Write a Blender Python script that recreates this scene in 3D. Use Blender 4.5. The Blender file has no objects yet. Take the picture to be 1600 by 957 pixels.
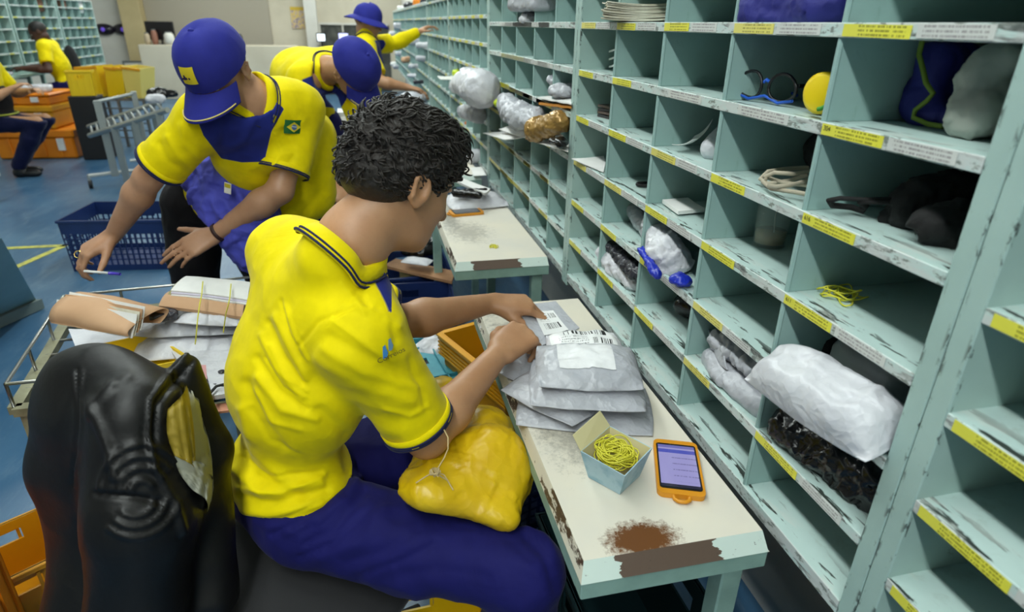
import bpy, bmesh, math, random
import numpy as np
from mathutils import Vector, Matrix
S = bpy.context.scene
COL = S.collection
PI = math.pi
rnd = random.Random(7)

# ---------------------------------------------------------------- camera model (pinhole, 1600 x 957)
FPX = 968.5
CAM = np.array([-.632, 0, 1.5])
_yaw, _pit, _rol = .23, .4269, .0176
_F = np.array([math.cos(_pit)*math.sin(_yaw), math.cos(_pit)*math.cos(_yaw), -math.sin(_pit)])
_R = np.cross(_F, [0, 0, 1]); _R /= np.linalg.norm(_R); _U = np.cross(_R, _F)
_R, _U = math.cos(_rol)*_R+math.sin(_rol)*_U, -math.sin(_rol)*_R+math.cos(_rol)*_U

def at(px, py, **k):
    """point of the place seen at (px, py), on the plane x= / y= / z= or at depth d="""
    d = _F+_R*(px-800)/FPX-_U*(py-478.5)/FPX
    (a, v), = k.items()
    if a == 'd':
        return CAM+d*v
    i = 'xyz'.index(a)
    return CAM+d*(v-CAM[i])/d[i]

def V(*a):
    return np.array(a if len(a) > 1 else a[0], float)
def unit(v):
    v = np.array(v, float); return v/np.linalg.norm(v)
def lin(c):
    c = c/255.0
    return c/12.92 if c <= .04045 else ((c+.055)/1.055)**2.4
def rgb(r, g, b):
    return (lin(r), lin(g), lin(b), 1)

# ---------------------------------------------------------------- noise in numpy
def _hash(i, j, k, s):
    n = (i*374761393+j*668265263+k*2147483647+s*1274126177) & 0xffffffff
    n = ((n ^ (n >> 13))*1274126177) & 0xffffffff
    n = (n ^ (n >> 16)) & 0xffffff
    return n/8388607.5-1.0
def noise(P, scale=1.0, seed=0):
    P = np.asarray(P, float)*scale
    I = np.floor(P).astype(np.int64); f = P-I; f = f*f*(3-2*f)
    i, j, k = I[..., 0], I[..., 1], I[..., 2]; x, y, z = f[..., 0], f[..., 1], f[..., 2]
    def L(a, b, t): return a+(b-a)*t
    r = []
    for dz in (0, 1):
        a = L(_hash(i, j, k+dz, seed), _hash(i+1, j, k+dz, seed), x)
        b = L(_hash(i, j+1, k+dz, seed), _hash(i+1, j+1, k+dz, seed), x)
        r.append(L(a, b, y))
    return L(r[0], r[1], z)
def fbm(P, scale=1.0, seed=0, octv=3):
    s = 0; a = 1.0; t = 0
    for o in range(octv):
        s = s+a*noise(P, scale*2**o, seed+o*17); t += a; a *= .5
    return s/t
def ridge(P, scale, seed=0):
    return 1-2*np.abs(noise(P, scale, seed))

def facet(P, scale, seed=0):
    """crumpled-film relief: flat facets meeting in creases"""
    Q = np.asarray(P, float)*scale; I = np.floor(Q).astype(np.int64); sh = Q.shape[:-1]
    best = np.full(sh, 9.0); sec = np.full(sh, 9.0); val = np.zeros(sh)
    for dx in (-1, 0, 1):
        for dy in (-1, 0, 1):
            for dz in (-1, 0, 1):
                i, j, k = I[..., 0]+dx, I[..., 1]+dy, I[..., 2]+dz
                r = np.stack([_hash(i, j, k, seed+t) for t in (1, 2, 3)], -1); g = np.stack([_hash(i, j, k, seed+t) for t in (5, 6, 7)], -1)
                c = np.stack([i, j, k], -1)+.5+.45*r; d = Q-c; q = (d**2).sum(-1); m = q < best
                val = np.where(m, (d*g).sum(-1)*.8+.35*_hash(i, j, k, seed+9), val); best = np.where(m, q, best)
    return val
# ---------------------------------------------------------------- objects
def tag(o, label=None, cat=None, group=None, kind=None):
    if label: o['label'] = label
    if cat: o['category'] = cat
    if group: o['group'] = group
    if kind: o['kind'] = kind
    return o
def link(o, parent=None):
    COL.objects.link(o)
    if parent is not None: o.parent = parent
    return o
def empty(name, loc, rotz=0, label=None, cat=None, group=None):
    o = bpy.data.objects.new(name, None); o.empty_display_size = .05
    o.location = loc; o.rotation_euler = (0, 0, rotz)
    link(o); tag(o, label, cat, group)
    return o
def _mesh(name, verts, faces, mats, smooth=True, mi=None, attr=None, uv=None):
    me = bpy.data.meshes.new(name)
    verts = np.asarray(verts, np.float32)
    if isinstance(faces, np.ndarray):
        n = len(faces); k = faces.shape[1]
        me.vertices.add(len(verts)); me.vertices.foreach_set('co', verts.ravel())
        me.loops.add(n*k); me.loops.foreach_set('vertex_index', faces.astype(np.int32).ravel())
        me.polygons.add(n); me.polygons.foreach_set('loop_start', np.arange(0, n*k, k, dtype=np.int32))
        me.update(calc_edges=True)
    else:
        me.from_pydata(verts.tolist(), [], faces)
    if not isinstance(mats, (list, tuple)): mats = [mats]
    for m in mats: me.materials.append(m)
    if mi is not None:
        me.polygons.foreach_set('material_index', np.asarray(mi, np.int32))
    me.polygons.foreach_set('use_smooth', np.full(len(me.polygons), bool(smooth)))
    if attr:
        for k_, v_ in attr.items():
            a = me.attributes.new(k_, 'FLOAT', 'POINT'); a.data.foreach_set('value', np.asarray(v_, np.float32))
    if uv is not None:
        l = me.uv_layers.new(name='UVMap')
        vi = np.empty(len(me.loops), np.int32); me.loops.foreach_get('vertex_index', vi)
        l.data.foreach_set('uv', np.asarray(uv, np.float32)[vi].ravel())
    me.validate(); me.update()
    return me
def mesh_obj(name, verts, faces, mats, parent=None, loc=None, world=False, **kw):
    """verts are local to the parent, or world coordinates when world=True"""
    verts = np.asarray(verts, float)
    if world and parent is not None:
        W = world_of(parent).inverted()
        A = np.array(W)
        verts = verts@A[:3, :3].T+A[:3, 3]
    me = _mesh(name, verts, faces, mats, **kw)
    o = bpy.data.objects.new(name, me)
    if loc is not None: o.location = loc
    return link(o, parent)
def world_of(o):
    M = Matrix.LocRotScale(o.location, o.rotation_euler, o.scale)
    return world_of(o.parent)@M if o.parent else M

class MB:
    """collects simple solids into one mesh"""
    def __init__(s): s.v = []; s.f = []; s.m = []
    def add(s, v, f, m=0):
        n = len(s.v); s.v += [tuple(map(float, p)) for p in v]; s.f += [tuple(i+n for i in q) for q in f]; s.m += [m]*len(f); return s
    def box(s, lo, hi, m=0, R=None, c=None, bev=0.0):
        x0, y0, z0 = lo; x1, y1, z1 = hi
        if bev > 0:
            # chamfered box
            b = min(bev, (x1-x0)/2.01, (y1-y0)/2.01, (z1-z0)/2.01)
            P = []
            for sx in (0, 1):
                for sy in (0, 1):
                    for sz in (0, 1):
                        X = x1 if sx else x0; Y = y1 if sy else y0; Z = z1 if sz else z0
                        dx = -b if sx else b; dy = -b if sy else b; dz = -b if sz else b
                        P += [(X, Y+dy, Z+dz), (X+dx, Y, Z+dz), (X+dx, Y+dy, Z)]
            def I(sx, sy, sz, a): return (sx*4+sy*2+sz)*3+a
            F = []
            F.append([I(0,0,0,0),I(0,0,1,0),I(0,1,1,0),I(0,1,0,0)]); F.append([I(1,0,0,0),I(1,1,0,0),I(1,1,1,0),I(1,0,1,0)])
            F.append([I(0,0,0,1),I(1,0,0,1),I(1,0,1,1),I(0,0,1,1)]); F.append([I(0,1,0,1),I(0,1,1,1),I(1,1,1,1),I(1,1,0,1)])
            F.append([I(0,0,0,2),I(0,1,0,2),I(1,1,0,2),I(1,0,0,2)]); F.append([I(0,0,1,2),I(1,0,1,2),I(1,1,1,2),I(0,1,1,2)])
            for sy in (0, 1):
                for sz in (0, 1):
                    q = [I(0,sy,sz,1),I(1,sy,sz,1),I(1,sy,sz,2),I(0,sy,sz,2)]; F.append(q if sy == sz else q[::-1])
            for sx in (0, 1):
                for sz in (0, 1):
                    q = [I(sx,0,sz,0),I(sx,0,sz,2),I(sx,1,sz,2),I(sx,1,sz,0)]; F.append(q if sx == sz else q[::-1])
            for sx in (0, 1):
                for sy in (0, 1):
                    q = [I(sx,sy,0,0),I(sx,sy,1,0),I(sx,sy,1,1),I(sx,sy,0,1)]; F.append(q if sx == sy else q[::-1])
            for sx in (0, 1):
                for sy in (0, 1):
                    for sz in (0, 1):
                        q = [I(sx,sy,sz,0),I(sx,sy,sz,1),I(sx,sy,sz,2)]; F.append(q if (sx+sy+sz) % 2 == 0 else q[::-1])
            v = P; f = F
        else:
            v = [(x0,y0,z0),(x1,y0,z0),(x1,y1,z0),(x0,y1,z0),(x0,y0,z1),(x1,y0,z1),(x1,y1,z1),(x0,y1,z1)]
            f = [(0,3,2,1),(4,5,6,7),(0,1,5,4),(1,2,6,5),(2,3,7,6),(3,0,4,7)]
        if R is not None:
            R = np.array(R)[:3, :3]; c = V(c if c is not None else (0, 0, 0)); v = [R@V(p)+c for p in v]
        return s.add(v, f, m)
    def tube(s, pts, r, m=0, n=8, cap=True, closed=False):
        pts = [V(p) for p in pts]; k = len(pts)
        rs = r if isinstance(r, (list, tuple, np.ndarray)) else [r]*k
        v = []; up = None
        for i, p in enumerate(pts):
            a = pts[(i-1) % k] if (closed or i > 0) else p; b = pts[(i+1) % k] if (closed or i < k-1) else p
            t = b-a; L = np.linalg.norm(t); t = t/L if L > 1e-9 else V(0, 0, 1)
            if up is None:
                up = V(0, 0, 1) if abs(t[2]) < .9 else V(1, 0, 0)
            u = up-t*np.dot(up, t); u = unit(u); w = np.cross(t, u); up = u
            for q in range(n):
                an = 2*PI*q/n; v.append(p+(u*math.cos(an)+w*math.sin(an))*rs[i])
        f = []
        for i in range(k if closed else k-1):
            j = (i+1) % k
            for q in range(n):
                q2 = (q+1) % n; f.append((i*n+q, j*n+q, j*n+q2, i*n+q2)[::-1])
        if cap and not closed:
            f.append(tuple(range(n))); f.append(tuple((k-1)*n+q for q in range(n))[::-1])
        return s.add(v, f, m)
    def cyl(s, a, b, r, r2=None, m=0, n=20):
        return s.tube([a, b], [r, r2 if r2 is not None else r], m, n)
    def lathe(s, prof, c=(0, 0, 0), n=24, m=0, R=None):
        v = []; f = []; k = len(prof); c = V(c); R = np.eye(3) if R is None else np.array(R)[:3, :3]
        for (r, z) in prof:
            for q in range(n):
                an = 2*PI*q/n; v.append(R@V(r*math.cos(an), r*math.sin(an), z)+c)
        for i in range(k-1):
            for q in range(n):
                q2 = (q+1) % n; f.append((i*n+q, i*n+q2, (i+1)*n+q2, (i+1)*n+q))
        return s.add(v, f, m)
    def prism(s, poly, z0, z1, m=0, R=None, c=None):
        n = len(poly); v = [(x, y, z0) for x, y in poly]+[(x, y, z1) for x, y in poly]
        f = [tuple(range(n))[::-1], tuple(range(n, 2*n))]+[(i, (i+1) % n, (i+1) % n+n, i+n) for i in range(n)]
        if R is not None:
            R = np.array(R)[:3, :3]; c = V(c if c is not None else (0, 0, 0)); v = [R@V(p)+c for p in v]
        return s.add(v, f, m)
    def build(s, name, mats, parent=None, loc=None, world=False, smooth=False, **kw):
        o = mesh_obj(name, np.array(s.v), s.f, mats, parent, loc, world, smooth=smooth, mi=s.m, **kw)
        return o
def auto(o, ang=35):
    """smooth shading with sharp edges above the angle"""
    me = o.data
    bm = bmesh.new(); bm.from_mesh(me)
    for e in bm.edges:
        if len(e.link_faces) == 2:
            e.smooth = e.calc_face_angle(0) < math.radians(ang)
    for f in bm.faces: f.smooth = True
    bm.to_mesh(me); bm.free()
    return o
def dup(root, loc=None, rotz=None, parent=None, label=None, group=None):
    c = root.copy(); COL.objects.link(c)
    if parent is not None: c.parent = parent
    if loc is not None: c.location = loc
    if rotz is not None: c.rotation_euler = (0, 0, rotz)
    for ch in list(root.children): dup(ch, parent=c)
    if label: c['label'] = label
    if group: c['group'] = group
    return c
def basis(x=None, y=None, z=None):
    """3x3 with columns; z given plus hint x"""
    z = unit(z); x = V(x); x = unit(x-z*np.dot(x, z)); y = np.cross(z, x)
    return np.array([x, y, z]).T
def rotz(a):
    c, s = math.cos(a), math.sin(a); return np.array([[c, -s, 0], [s, c, 0], [0, 0, 1]])
def rotx(a):
    c, s = math.cos(a), math.sin(a); return np.array([[1, 0, 0], [0, c, -s], [0, s, c]])
def roty(a):
    c, s = math.cos(a), math.sin(a); return np.array([[c, 0, s], [0, 1, 0], [-s, 0, c]])

# ---------------------------------------------------------------- signed distance fields and surface nets
def seg(a, b, ra, rb=None):
    a = V(a); b = V(b); rb = ra if rb is None else rb
    def d(P):
        ab = b-a; t = np.clip(((P-a)@ab)/max(ab@ab, 1e-9), 0, 1)
        return np.linalg.norm(P-a-t[..., None]*ab, axis=-1)-(ra+(rb-ra)*t)
    m = max(ra, rb)
    return d, np.minimum(a, b)-m, np.maximum(a, b)+m
def ell(c, r, B=None):
    c = V(c); r = V(r); B = np.eye(3) if B is None else np.array(B)
    def d(P):
        q = (P-c)@B; k0 = np.linalg.norm(q/r, axis=-1); k1 = np.linalg.norm(q/(r*r), axis=-1)
        return np.where(k1 > 1e-9, k0*(k0-1)/np.maximum(k1, 1e-9), -r.min())
    m = r.max()
    return d, c-m, c+m
def rbox(c, h, B=None, r=.01):
    c = V(c); h = V(h)-r; B = np.eye(3) if B is None else np.array(B)
    def d(P):
        q = np.abs((P-c)@B)-h
        return np.linalg.norm(np.maximum(q, 0), axis=-1)+np.minimum(q.max(-1), 0)-r
    m = np.linalg.norm(h)+r
    return d, c-m, c+m
def cutp(prim, *planes):
    """keep the side of each plane (point, normal) the normal points away from"""
    d0, lo, hi = prim
    def d(P):
        v = d0(P)
        for p, n in planes: v = np.maximum(v, (P-V(p))@unit(n))
        return v
    return d, lo, hi
class Field:
    def __init__(s, lo, hi, vox):
        s.lo = V(lo); s.vox = vox; s.n = np.ceil((V(hi)-s.lo)/vox).astype(int)+1
        s.a = np.full(s.n, 1.0, np.float32)
    def _sl(s, lo, hi, m):
        i0 = np.clip(np.floor((lo-m-s.lo)/s.vox).astype(int), 0, s.n); i1 = np.clip(np.ceil((hi+m-s.lo)/s.vox).astype(int)+1, 0, s.n)
        if (i1 <= i0).any(): return None, None
        g = [s.lo[k]+s.vox*np.arange(i0[k], i1[k]) for k in range(3)]
        P = np.stack(np.meshgrid(*g, indexing='ij'), -1)
        return tuple(slice(i0[k], i1[k]) for k in range(3)), P
    def add(s, prim, k=.02):
        d, lo, hi = prim; sl, P = s._sl(lo, hi, max(k, s.vox)*1.5)
        if sl is None: return s
        b = d(P).astype(np.float32); a = s.a[sl]
        if k > 0:
            h = np.clip(.5+.5*(a-b)/k, 0, 1); s.a[sl] = a+(b-a)*h-k*h*(1-h)
        else: s.a[sl] = np.minimum(a, b)
        return s
    def sub(s, prim, k=.005):
        d, lo, hi = prim; sl, P = s._sl(lo, hi, k+s.vox*2)
        if sl is None: return s
        b = -d(P).astype(np.float32); a = s.a[sl]
        h = np.clip(.5-.5*(a-b)/k, 0, 1); s.a[sl] = a+(b-a)*h+k*h*(1-h)
        return s
    def cut(s, p, n):
        sl, P = s._sl(s.lo, s.lo+s.vox*s.n, 0)
        s.a[sl] = np.maximum(s.a[sl], (P-V(p))@unit(n)); return s
    def mesh(s, smooth=1):
        a = np.pad(s.a, 1, constant_values=1.0); lo = s.lo-s.vox
        ins = a < 0; n = a.shape
        sl = lambda i, j, k: (slice(i, n[0]-1+i), slice(j, n[1]-1+j), slice(k, n[2]-1+k))
        offs = [(i, j, k) for i in (0, 1) for j in (0, 1) for k in (0, 1)]
        cnt = np.zeros((n[0]-1, n[1]-1, n[2]-1), np.int8)
        for o in offs: cnt += ins[sl(*o)]
        act = (cnt > 0) & (cnt < 8)
        ijk = np.argwhere(act); idx = np.full(act.shape, -1, np.int32); idx[act] = np.arange(len(ijk))
        cv = np.stack([a[ijk[:, 0]+o[0], ijk[:, 1]+o[1], ijk[:, 2]+o[2]] for o in offs], 1)
        acc = np.zeros((len(ijk), 3)); num = np.zeros(len(ijk))
        for p in range(8):
            for q in range(p+1, 8):
                if sum(abs(offs[p][t]-offs[q][t]) for t in range(3)) != 1: continue
                m = (cv[:, p] < 0) != (cv[:, q] < 0)
                t = (cv[m, p]/(cv[m, p]-cv[m, q]))[:, None]
                acc[m] += np.array(offs[p])*(1-t)+np.array(offs[q])*t; num[m] += 1
        v = lo+s.vox*(ijk+acc/num[:, None])
        Q = []
        for ax in range(3):
            b, c = [(1, 2), (2, 0), (0, 1)][ax]
            A0 = [slice(None)]*3; A1 = [slice(None)]*3
            A0[ax] = slice(0, n[ax]-1); A1[ax] = slice(1, n[ax])
            ch = ins[tuple(A0)] != ins[tuple(A1)]
            e = np.argwhere(ch); e = e[(e[:, b] > 0) & (e[:, c] > 0) & (e[:, b] < n[b]-1) & (e[:, c] < n[c]-1)]
            flip = ins[e[:, 0], e[:, 1], e[:, 2]]
            def cell(db, dc):
                k = e.copy(); k[:, b] += db; k[:, c] += dc; return idx[k[:, 0], k[:, 1], k[:, 2]]
            q = np.stack([cell(-1, -1), cell(0, -1), cell(0, 0), cell(-1, 0)], 1)
            q[~flip] = q[~flip][:, ::-1]; Q.append(q)
        F = np.concatenate(Q); F = F[(F >= 0).all(1)]
        for _ in range(smooth):
            sm = np.zeros_like(v); w = np.zeros(len(v))
            for i in range(4):
                for j in (1, 3):
                    np.add.at(sm, F[:, i], v[F[:, (i+j) % 4]]); np.add.at(w, F[:, i], 1)
            v = v*.4+.6*sm/np.maximum(w, 1)[:, None]
        return v, F
def vnormals(v, F):
    n = np.cross(v[F[:, 2]]-v[F[:, 0]], v[F[:, 3]]-v[F[:, 1]]); o = np.zeros_like(v)
    for i in range(4): np.add.at(o, F[:, i], n)
    return o/np.maximum(np.linalg.norm(o, axis=1), 1e-12)[:, None]
def seg_dist(P, a, b):
    a = V(a); b = V(b); ab = b-a; t = np.clip(((P-a)@ab)/max(ab@ab, 1e-9), 0, 1)
    return np.linalg.norm(P-a-t[..., None]*ab, axis=-1), t
def folds(v, n, L):
    """raise / sink the surface along polylines: (points, amplitude, width)"""
    d = np.zeros(len(v))
    for pts, amp, w in L:
        best = np.full(len(v), 9.0)
        for i in range(len(pts)-1):
            q, _ = seg_dist(v, pts[i], pts[i+1]); best = np.minimum(best, q)
        d += amp*np.exp(-(best/w)**2)
    return v+n*d[:, None]

# ---------------------------------------------------------------- materials
def new_mat(name):
    m = bpy.data.materials.new(name); m.use_nodes = True
    nt = m.node_tree; b = nt.nodes['Principled BSDF']
    return m, nt, b
def N(nt, t, **kw):
    n = nt.nodes.new(t)
    for k, v in kw.items():
        if k.startswith('i_'): n.inputs[k[2:].replace('_', ' ')].default_value = v
        else: setattr(n, k, v)
    return n
def mixc(nt, fac, a, b, mode='MIX'):
    n = nt.nodes.new('ShaderNodeMix'); n.data_type = 'RGBA'; n.blend_type = mode
    for s, x in ((n.inputs[0], fac), (n.inputs[6], a), (n.inputs[7], b)):
        if hasattr(x, 'links') or isinstance(x, bpy.types.NodeSocket): nt.links.new(x, s)
        else: s.default_value = x
    return n.outputs[2]
def tex(nt, kind='noise', scale=5, detail=3, rough=.5, stretch=(1, 1, 1), coord='Object', dist=0.0, loc=(0, 0, 0)):
    tc = nt.nodes.new('ShaderNodeTexCoord'); mp = nt.nodes.new('ShaderNodeMapping')
    mp.inputs['Scale'].default_value = stretch; mp.inputs['Location'].default_value = loc
    nt.links.new(tc.outputs[coord], mp.inputs[0])
    if kind == 'noise':
        n = nt.nodes.new('ShaderNodeTexNoise'); n.inputs['Scale'].default_value = scale
        n.inputs['Detail'].default_value = detail; n.inputs['Roughness'].default_value = rough; n.inputs['Distortion'].default_value = dist
        o = n.outputs['Fac']
    elif kind == 'voronoi':
        n = nt.nodes.new('ShaderNodeTexVoronoi'); n.inputs['Scale'].default_value = scale; o = n.outputs['Distance']
    nt.links.new(mp.outputs[0], n.inputs['Vector'])
    return o
def ramp(nt, fac, stops, interp='LINEAR'):
    r = nt.nodes.new('ShaderNodeValToRGB'); r.color_ramp.interpolation = interp
    e = r.color_ramp.elements
    while len(e) > 1: e.remove(e[-1])
    for i, (p, c) in enumerate(stops):
        x = e[0] if i == 0 else e.new(p)
        x.position = p; x.color = c if len(c) == 4 else (*c, 1)
    if not isinstance(fac, float): nt.links.new(fac, r.inputs[0])
    return r.outputs[0]
def math_(nt, op, a, b=0.0, c=None):
    n = nt.nodes.new('ShaderNodeMath'); n.operation = op
    for i, x in enumerate((a, b) if c is None else (a, b, c)):
        if isinstance(x, bpy.types.NodeSocket): nt.links.new(x, n.inputs[i])
        else: n.inputs[i].default_value = x
    return n.outputs[0]
BW = lambda v: (v, v, v, 1)
def bump(nt, b, h, strength=.3, dist=.002):
    n = nt.nodes.new('ShaderNodeBump'); n.inputs['Strength'].default_value = strength; n.inputs['Distance'].default_value = dist
    nt.links.new(h, n.inputs['Height']); nt.links.new(n.outputs[0], b.inputs['Normal'])
_mc = {}
def mat(name, c, rough=.5, metal=0.0, var=None, bmp=None, spec=.5, sheen=0.0, coat=0.0, alpha=1.0, trans=0.0, sss=0.0, emit=None):
    """plain procedural material: colour c (0-255), var=(scale, colour2, low, high), bmp=(scale, strength, dist)"""
    if name in _mc: return _mc[name]
    m, nt, b = new_mat(name)
    col = rgb(*c); b.inputs['Base Color'].default_value = col
    b.inputs['Roughness'].default_value = rough; b.inputs['Metallic'].default_value = metal
    b.inputs['Specular IOR Level'].default_value = spec
    b.inputs['Sheen Weight'].default_value = sheen; b.inputs['Coat Weight'].default_value = coat
    b.inputs['Alpha'].default_value = alpha; b.inputs['Transmission Weight'].default_value = trans
    if sss: b.inputs['Subsurface Weight'].default_value = sss; b.inputs['Subsurface Radius'].default_value = (.012, .004, .002)
    if var:
        f = ramp(nt, tex(nt, 'noise', var[0], 4, .6), [(var[2], BW(0)), (var[3], BW(1))])
        nt.links.new(mixc(nt, f, col, rgb(*var[1])), b.inputs['Base Color'])
    if bmp: bump(nt, b, tex(nt, 'noise', bmp[0], 4, .6), bmp[1], bmp[2])
    if emit: b.inputs['Emission Color'].default_value = rgb(*emit[0]); b.inputs['Emission Strength'].default_value = emit[1]
    _mc[name] = m
    return m
# ================================================================ camera
cd = bpy.data.cameras.new('camera'); cam = bpy.data.objects.new('camera', cd); COL.objects.link(cam)
cd.sensor_width = 36; cd.lens = 36*FPX/1600; cd.clip_start = .02; cd.clip_end = 100
Mx = Matrix(((_R[0], _U[0], -_F[0], CAM[0]), (_R[1], _U[1], -_F[1], CAM[1]), (_R[2], _U[2], -_F[2], CAM[2]), (0, 0, 0, 1)))
cam.matrix_world = Mx
cd.dof.use_dof = True; cd.dof.focus_distance = 1.3; cd.dof.aperture_fstop = 4.0
S.camera = cam
S.view_settings.view_transform = 'Standard'; S.view_settings.look = 'None'; S.view_settings.gamma = 1.0
S.view_settings.use_curve_mapping = False; S.view_settings.exposure = -0.10
S.cycles.use_denoising = True; S.cycles.max_bounces = 7; S.cycles.diffuse_bounces = 3; S.cycles.caustics_reflective = False; S.cycles.caustics_refractive = False
S.cycles.sample_clamp_indirect = 6

# ================================================================ light: fluorescent ceiling fixtures + weak ambient
w = bpy.data.worlds.new('world'); S.world = w; w.use_nodes = True
w.node_tree.nodes['Background'].inputs[0].default_value = (.8, .9, .88, 1); w.node_tree.nodes['Background'].inputs[1].default_value = .015

m_tube = mat('lamp_tube', (255, 255, 250), emit=((240, 255, 248), 14))
m_lampbody = mat('lamp_body', (225, 228, 225), .4)
m_wallc = None
CEIL = 3.3
def ceiling_light(x, y, power, L=2.4, w_=.16, rot=0, fix=True):
    t = empty('ceiling_light', (x, y, CEIL), rot)
    tag(t, 'white twin-tube fluorescent fixture on the ceiling above the aisle', 'ceiling light', 'fluorescent fixtures above the aisles')
    b = MB().prism([(-.12, 0), (.12, 0), (.07, -.05), (-.07, -.05)], -L/2-.03, L/2+.03, R=rotx(PI/2), c=(0, 0, 0)); b.build('housing', m_lampbody, t)
    for s in (-.04, .04):
        MB().cyl((s, -L/2, -.062), (s, L/2, -.062), .013, n=10).build('tube', m_tube, t, smooth=True)
    l = bpy.data.lights.new('fluorescent_glow', 'AREA'); l.shape = 'RECTANGLE'; l.size = w_; l.size_y = L; l.energy = power; l.color = (.93, 1, .97)
    o = bpy.data.objects.new('fluorescent_glow', l); o.location = (0, 0, -.085); link(o, t)
    return t

# ================================================================ shared materials
def mint_paint():
    m, nt, b = new_mat('mint_enamel_paint')
    base = rgb(184, 207, 203)
    v = ramp(nt, tex(nt, 'noise', 7, 5, .6), [(.35, BW(0)), (.75, BW(1))])
    c = mixc(nt, v, base, rgb(194, 217, 212))
    g = ramp(nt, tex(nt, 'noise', 22, 6, .7, dist=.6), [(.56, BW(0)), (.70, BW(1))])
    g2 = math_(nt, 'MULTIPLY', g, .35)
    c = mixc(nt, g2, c, rgb(150, 165, 152))
    # paint chips and scratches running along the shelf near its front lip
    tc = nt.nodes.new('ShaderNodeTexCoord'); sp = nt.nodes.new('ShaderNodeSeparateXYZ'); nt.links.new(tc.outputs['Object'], sp.inputs[0])
    front = ramp(nt, sp.outputs[0], [(0.0, BW(1)), (.022, BW(1)), (.05, BW(0))])
    s = ramp(nt, tex(nt, 'noise', 60, 4, .62, stretch=(1.0, .16, 1), dist=.4), [(.555, BW(0)), (.585, BW(1))], 'LINEAR')
    k = math_(nt, 'MULTIPLY', front, s)
    c = mixc(nt, k, c, rgb(58, 66, 62))
    s2 = ramp(nt, tex(nt, 'noise', 26, 5, .65, stretch=(1, .3, 1), loc=(3, 1, 2)), [(.53, BW(0)), (.60, BW(1))])
    k2 = math_(nt, 'MULTIPLY', front, s2)
    c = mixc(nt, math_(nt, 'MULTIPLY', k2, .6), c, rgb(205, 212, 206))
    lipf = math_(nt, 'LESS_THAN', sp.outputs[0], .0012)
    n3 = ramp(nt, tex(nt, 'noise', 30, 5, .7, stretch=(1, .35, 1)), [(.40, BW(.1)), (.55, BW(.9))])
    c = mixc(nt, math_(nt, 'MULTIPLY', lipf, n3), c, rgb(200, 204, 202))
    n4 = ramp(nt, tex(nt, 'noise', 75, 4, .7, stretch=(1, .4, 1), loc=(5, 2, 1)), [(.55, BW(0)), (.60, BW(.9))])
    c = mixc(nt, math_(nt, 'MULTIPLY', lipf, n4), c, rgb(116, 122, 116))
    nt.links.new(c, b.inputs['Base Color']); b.inputs['Roughness'].default_value = .42
    bump(nt, b, tex(nt, 'noise', 90, 3, .5), .12, .001)
    return m
m_mint = mint_paint()
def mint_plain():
    m, nt, b = new_mat('mint_enamel_shaded')  # darker copy of the mint enamel, cell shade put into the colour
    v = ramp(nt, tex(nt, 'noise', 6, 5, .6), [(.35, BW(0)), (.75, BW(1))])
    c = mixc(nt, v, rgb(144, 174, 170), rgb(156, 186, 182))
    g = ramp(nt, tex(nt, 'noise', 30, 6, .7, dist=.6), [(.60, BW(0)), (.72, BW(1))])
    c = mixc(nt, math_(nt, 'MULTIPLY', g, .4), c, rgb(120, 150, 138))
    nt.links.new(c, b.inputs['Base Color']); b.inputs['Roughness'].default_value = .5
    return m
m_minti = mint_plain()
def post_paint():
    m, nt, b = new_mat('worn_mint_post')
    v = ramp(nt, tex(nt, 'noise', 8, 5, .6), [(.35, BW(0)), (.75, BW(1))])
    c = mixc(nt, v, rgb(158, 184, 178), rgb(168, 194, 188))
    tc = nt.nodes.new('ShaderNodeTexCoord'); sp = nt.nodes.new('ShaderNodeSeparateXYZ'); nt.links.new(tc.outputs['Object'], sp.inputs[0])
    # worn dark chips along the two long front corners
    e = math_(nt, 'ABSOLUTE', math_(nt, 'SUBTRACT', sp.outputs[1], .0135))
    edge = ramp(nt, e, [(.0095, BW(0)), (.0125, BW(1))])
    s = ramp(nt, tex(nt, 'noise', 40, 5, .7, stretch=(1, 1, .45)), [(.53, BW(0)), (.57, BW(1))])
    fr = math_(nt, 'LESS_THAN', sp.outputs[0], .006)
    c = mixc(nt, math_(nt, 'MULTIPLY', fr, math_(nt, 'MULTIPLY', edge, s)), c, rgb(45, 48, 44))
    s2 = ramp(nt, tex(nt, 'noise', 25, 5, .7), [(.66, BW(0)), (.69, BW(1))])
    c = mixc(nt, math_(nt, 'MULTIPLY', s2, .6), c, rgb(105, 118, 110))
    nt.links.new(c, b.inputs['Base Color']); b.inputs['Roughness'].default_value = .45
    return m
m_post = post_paint()
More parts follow.
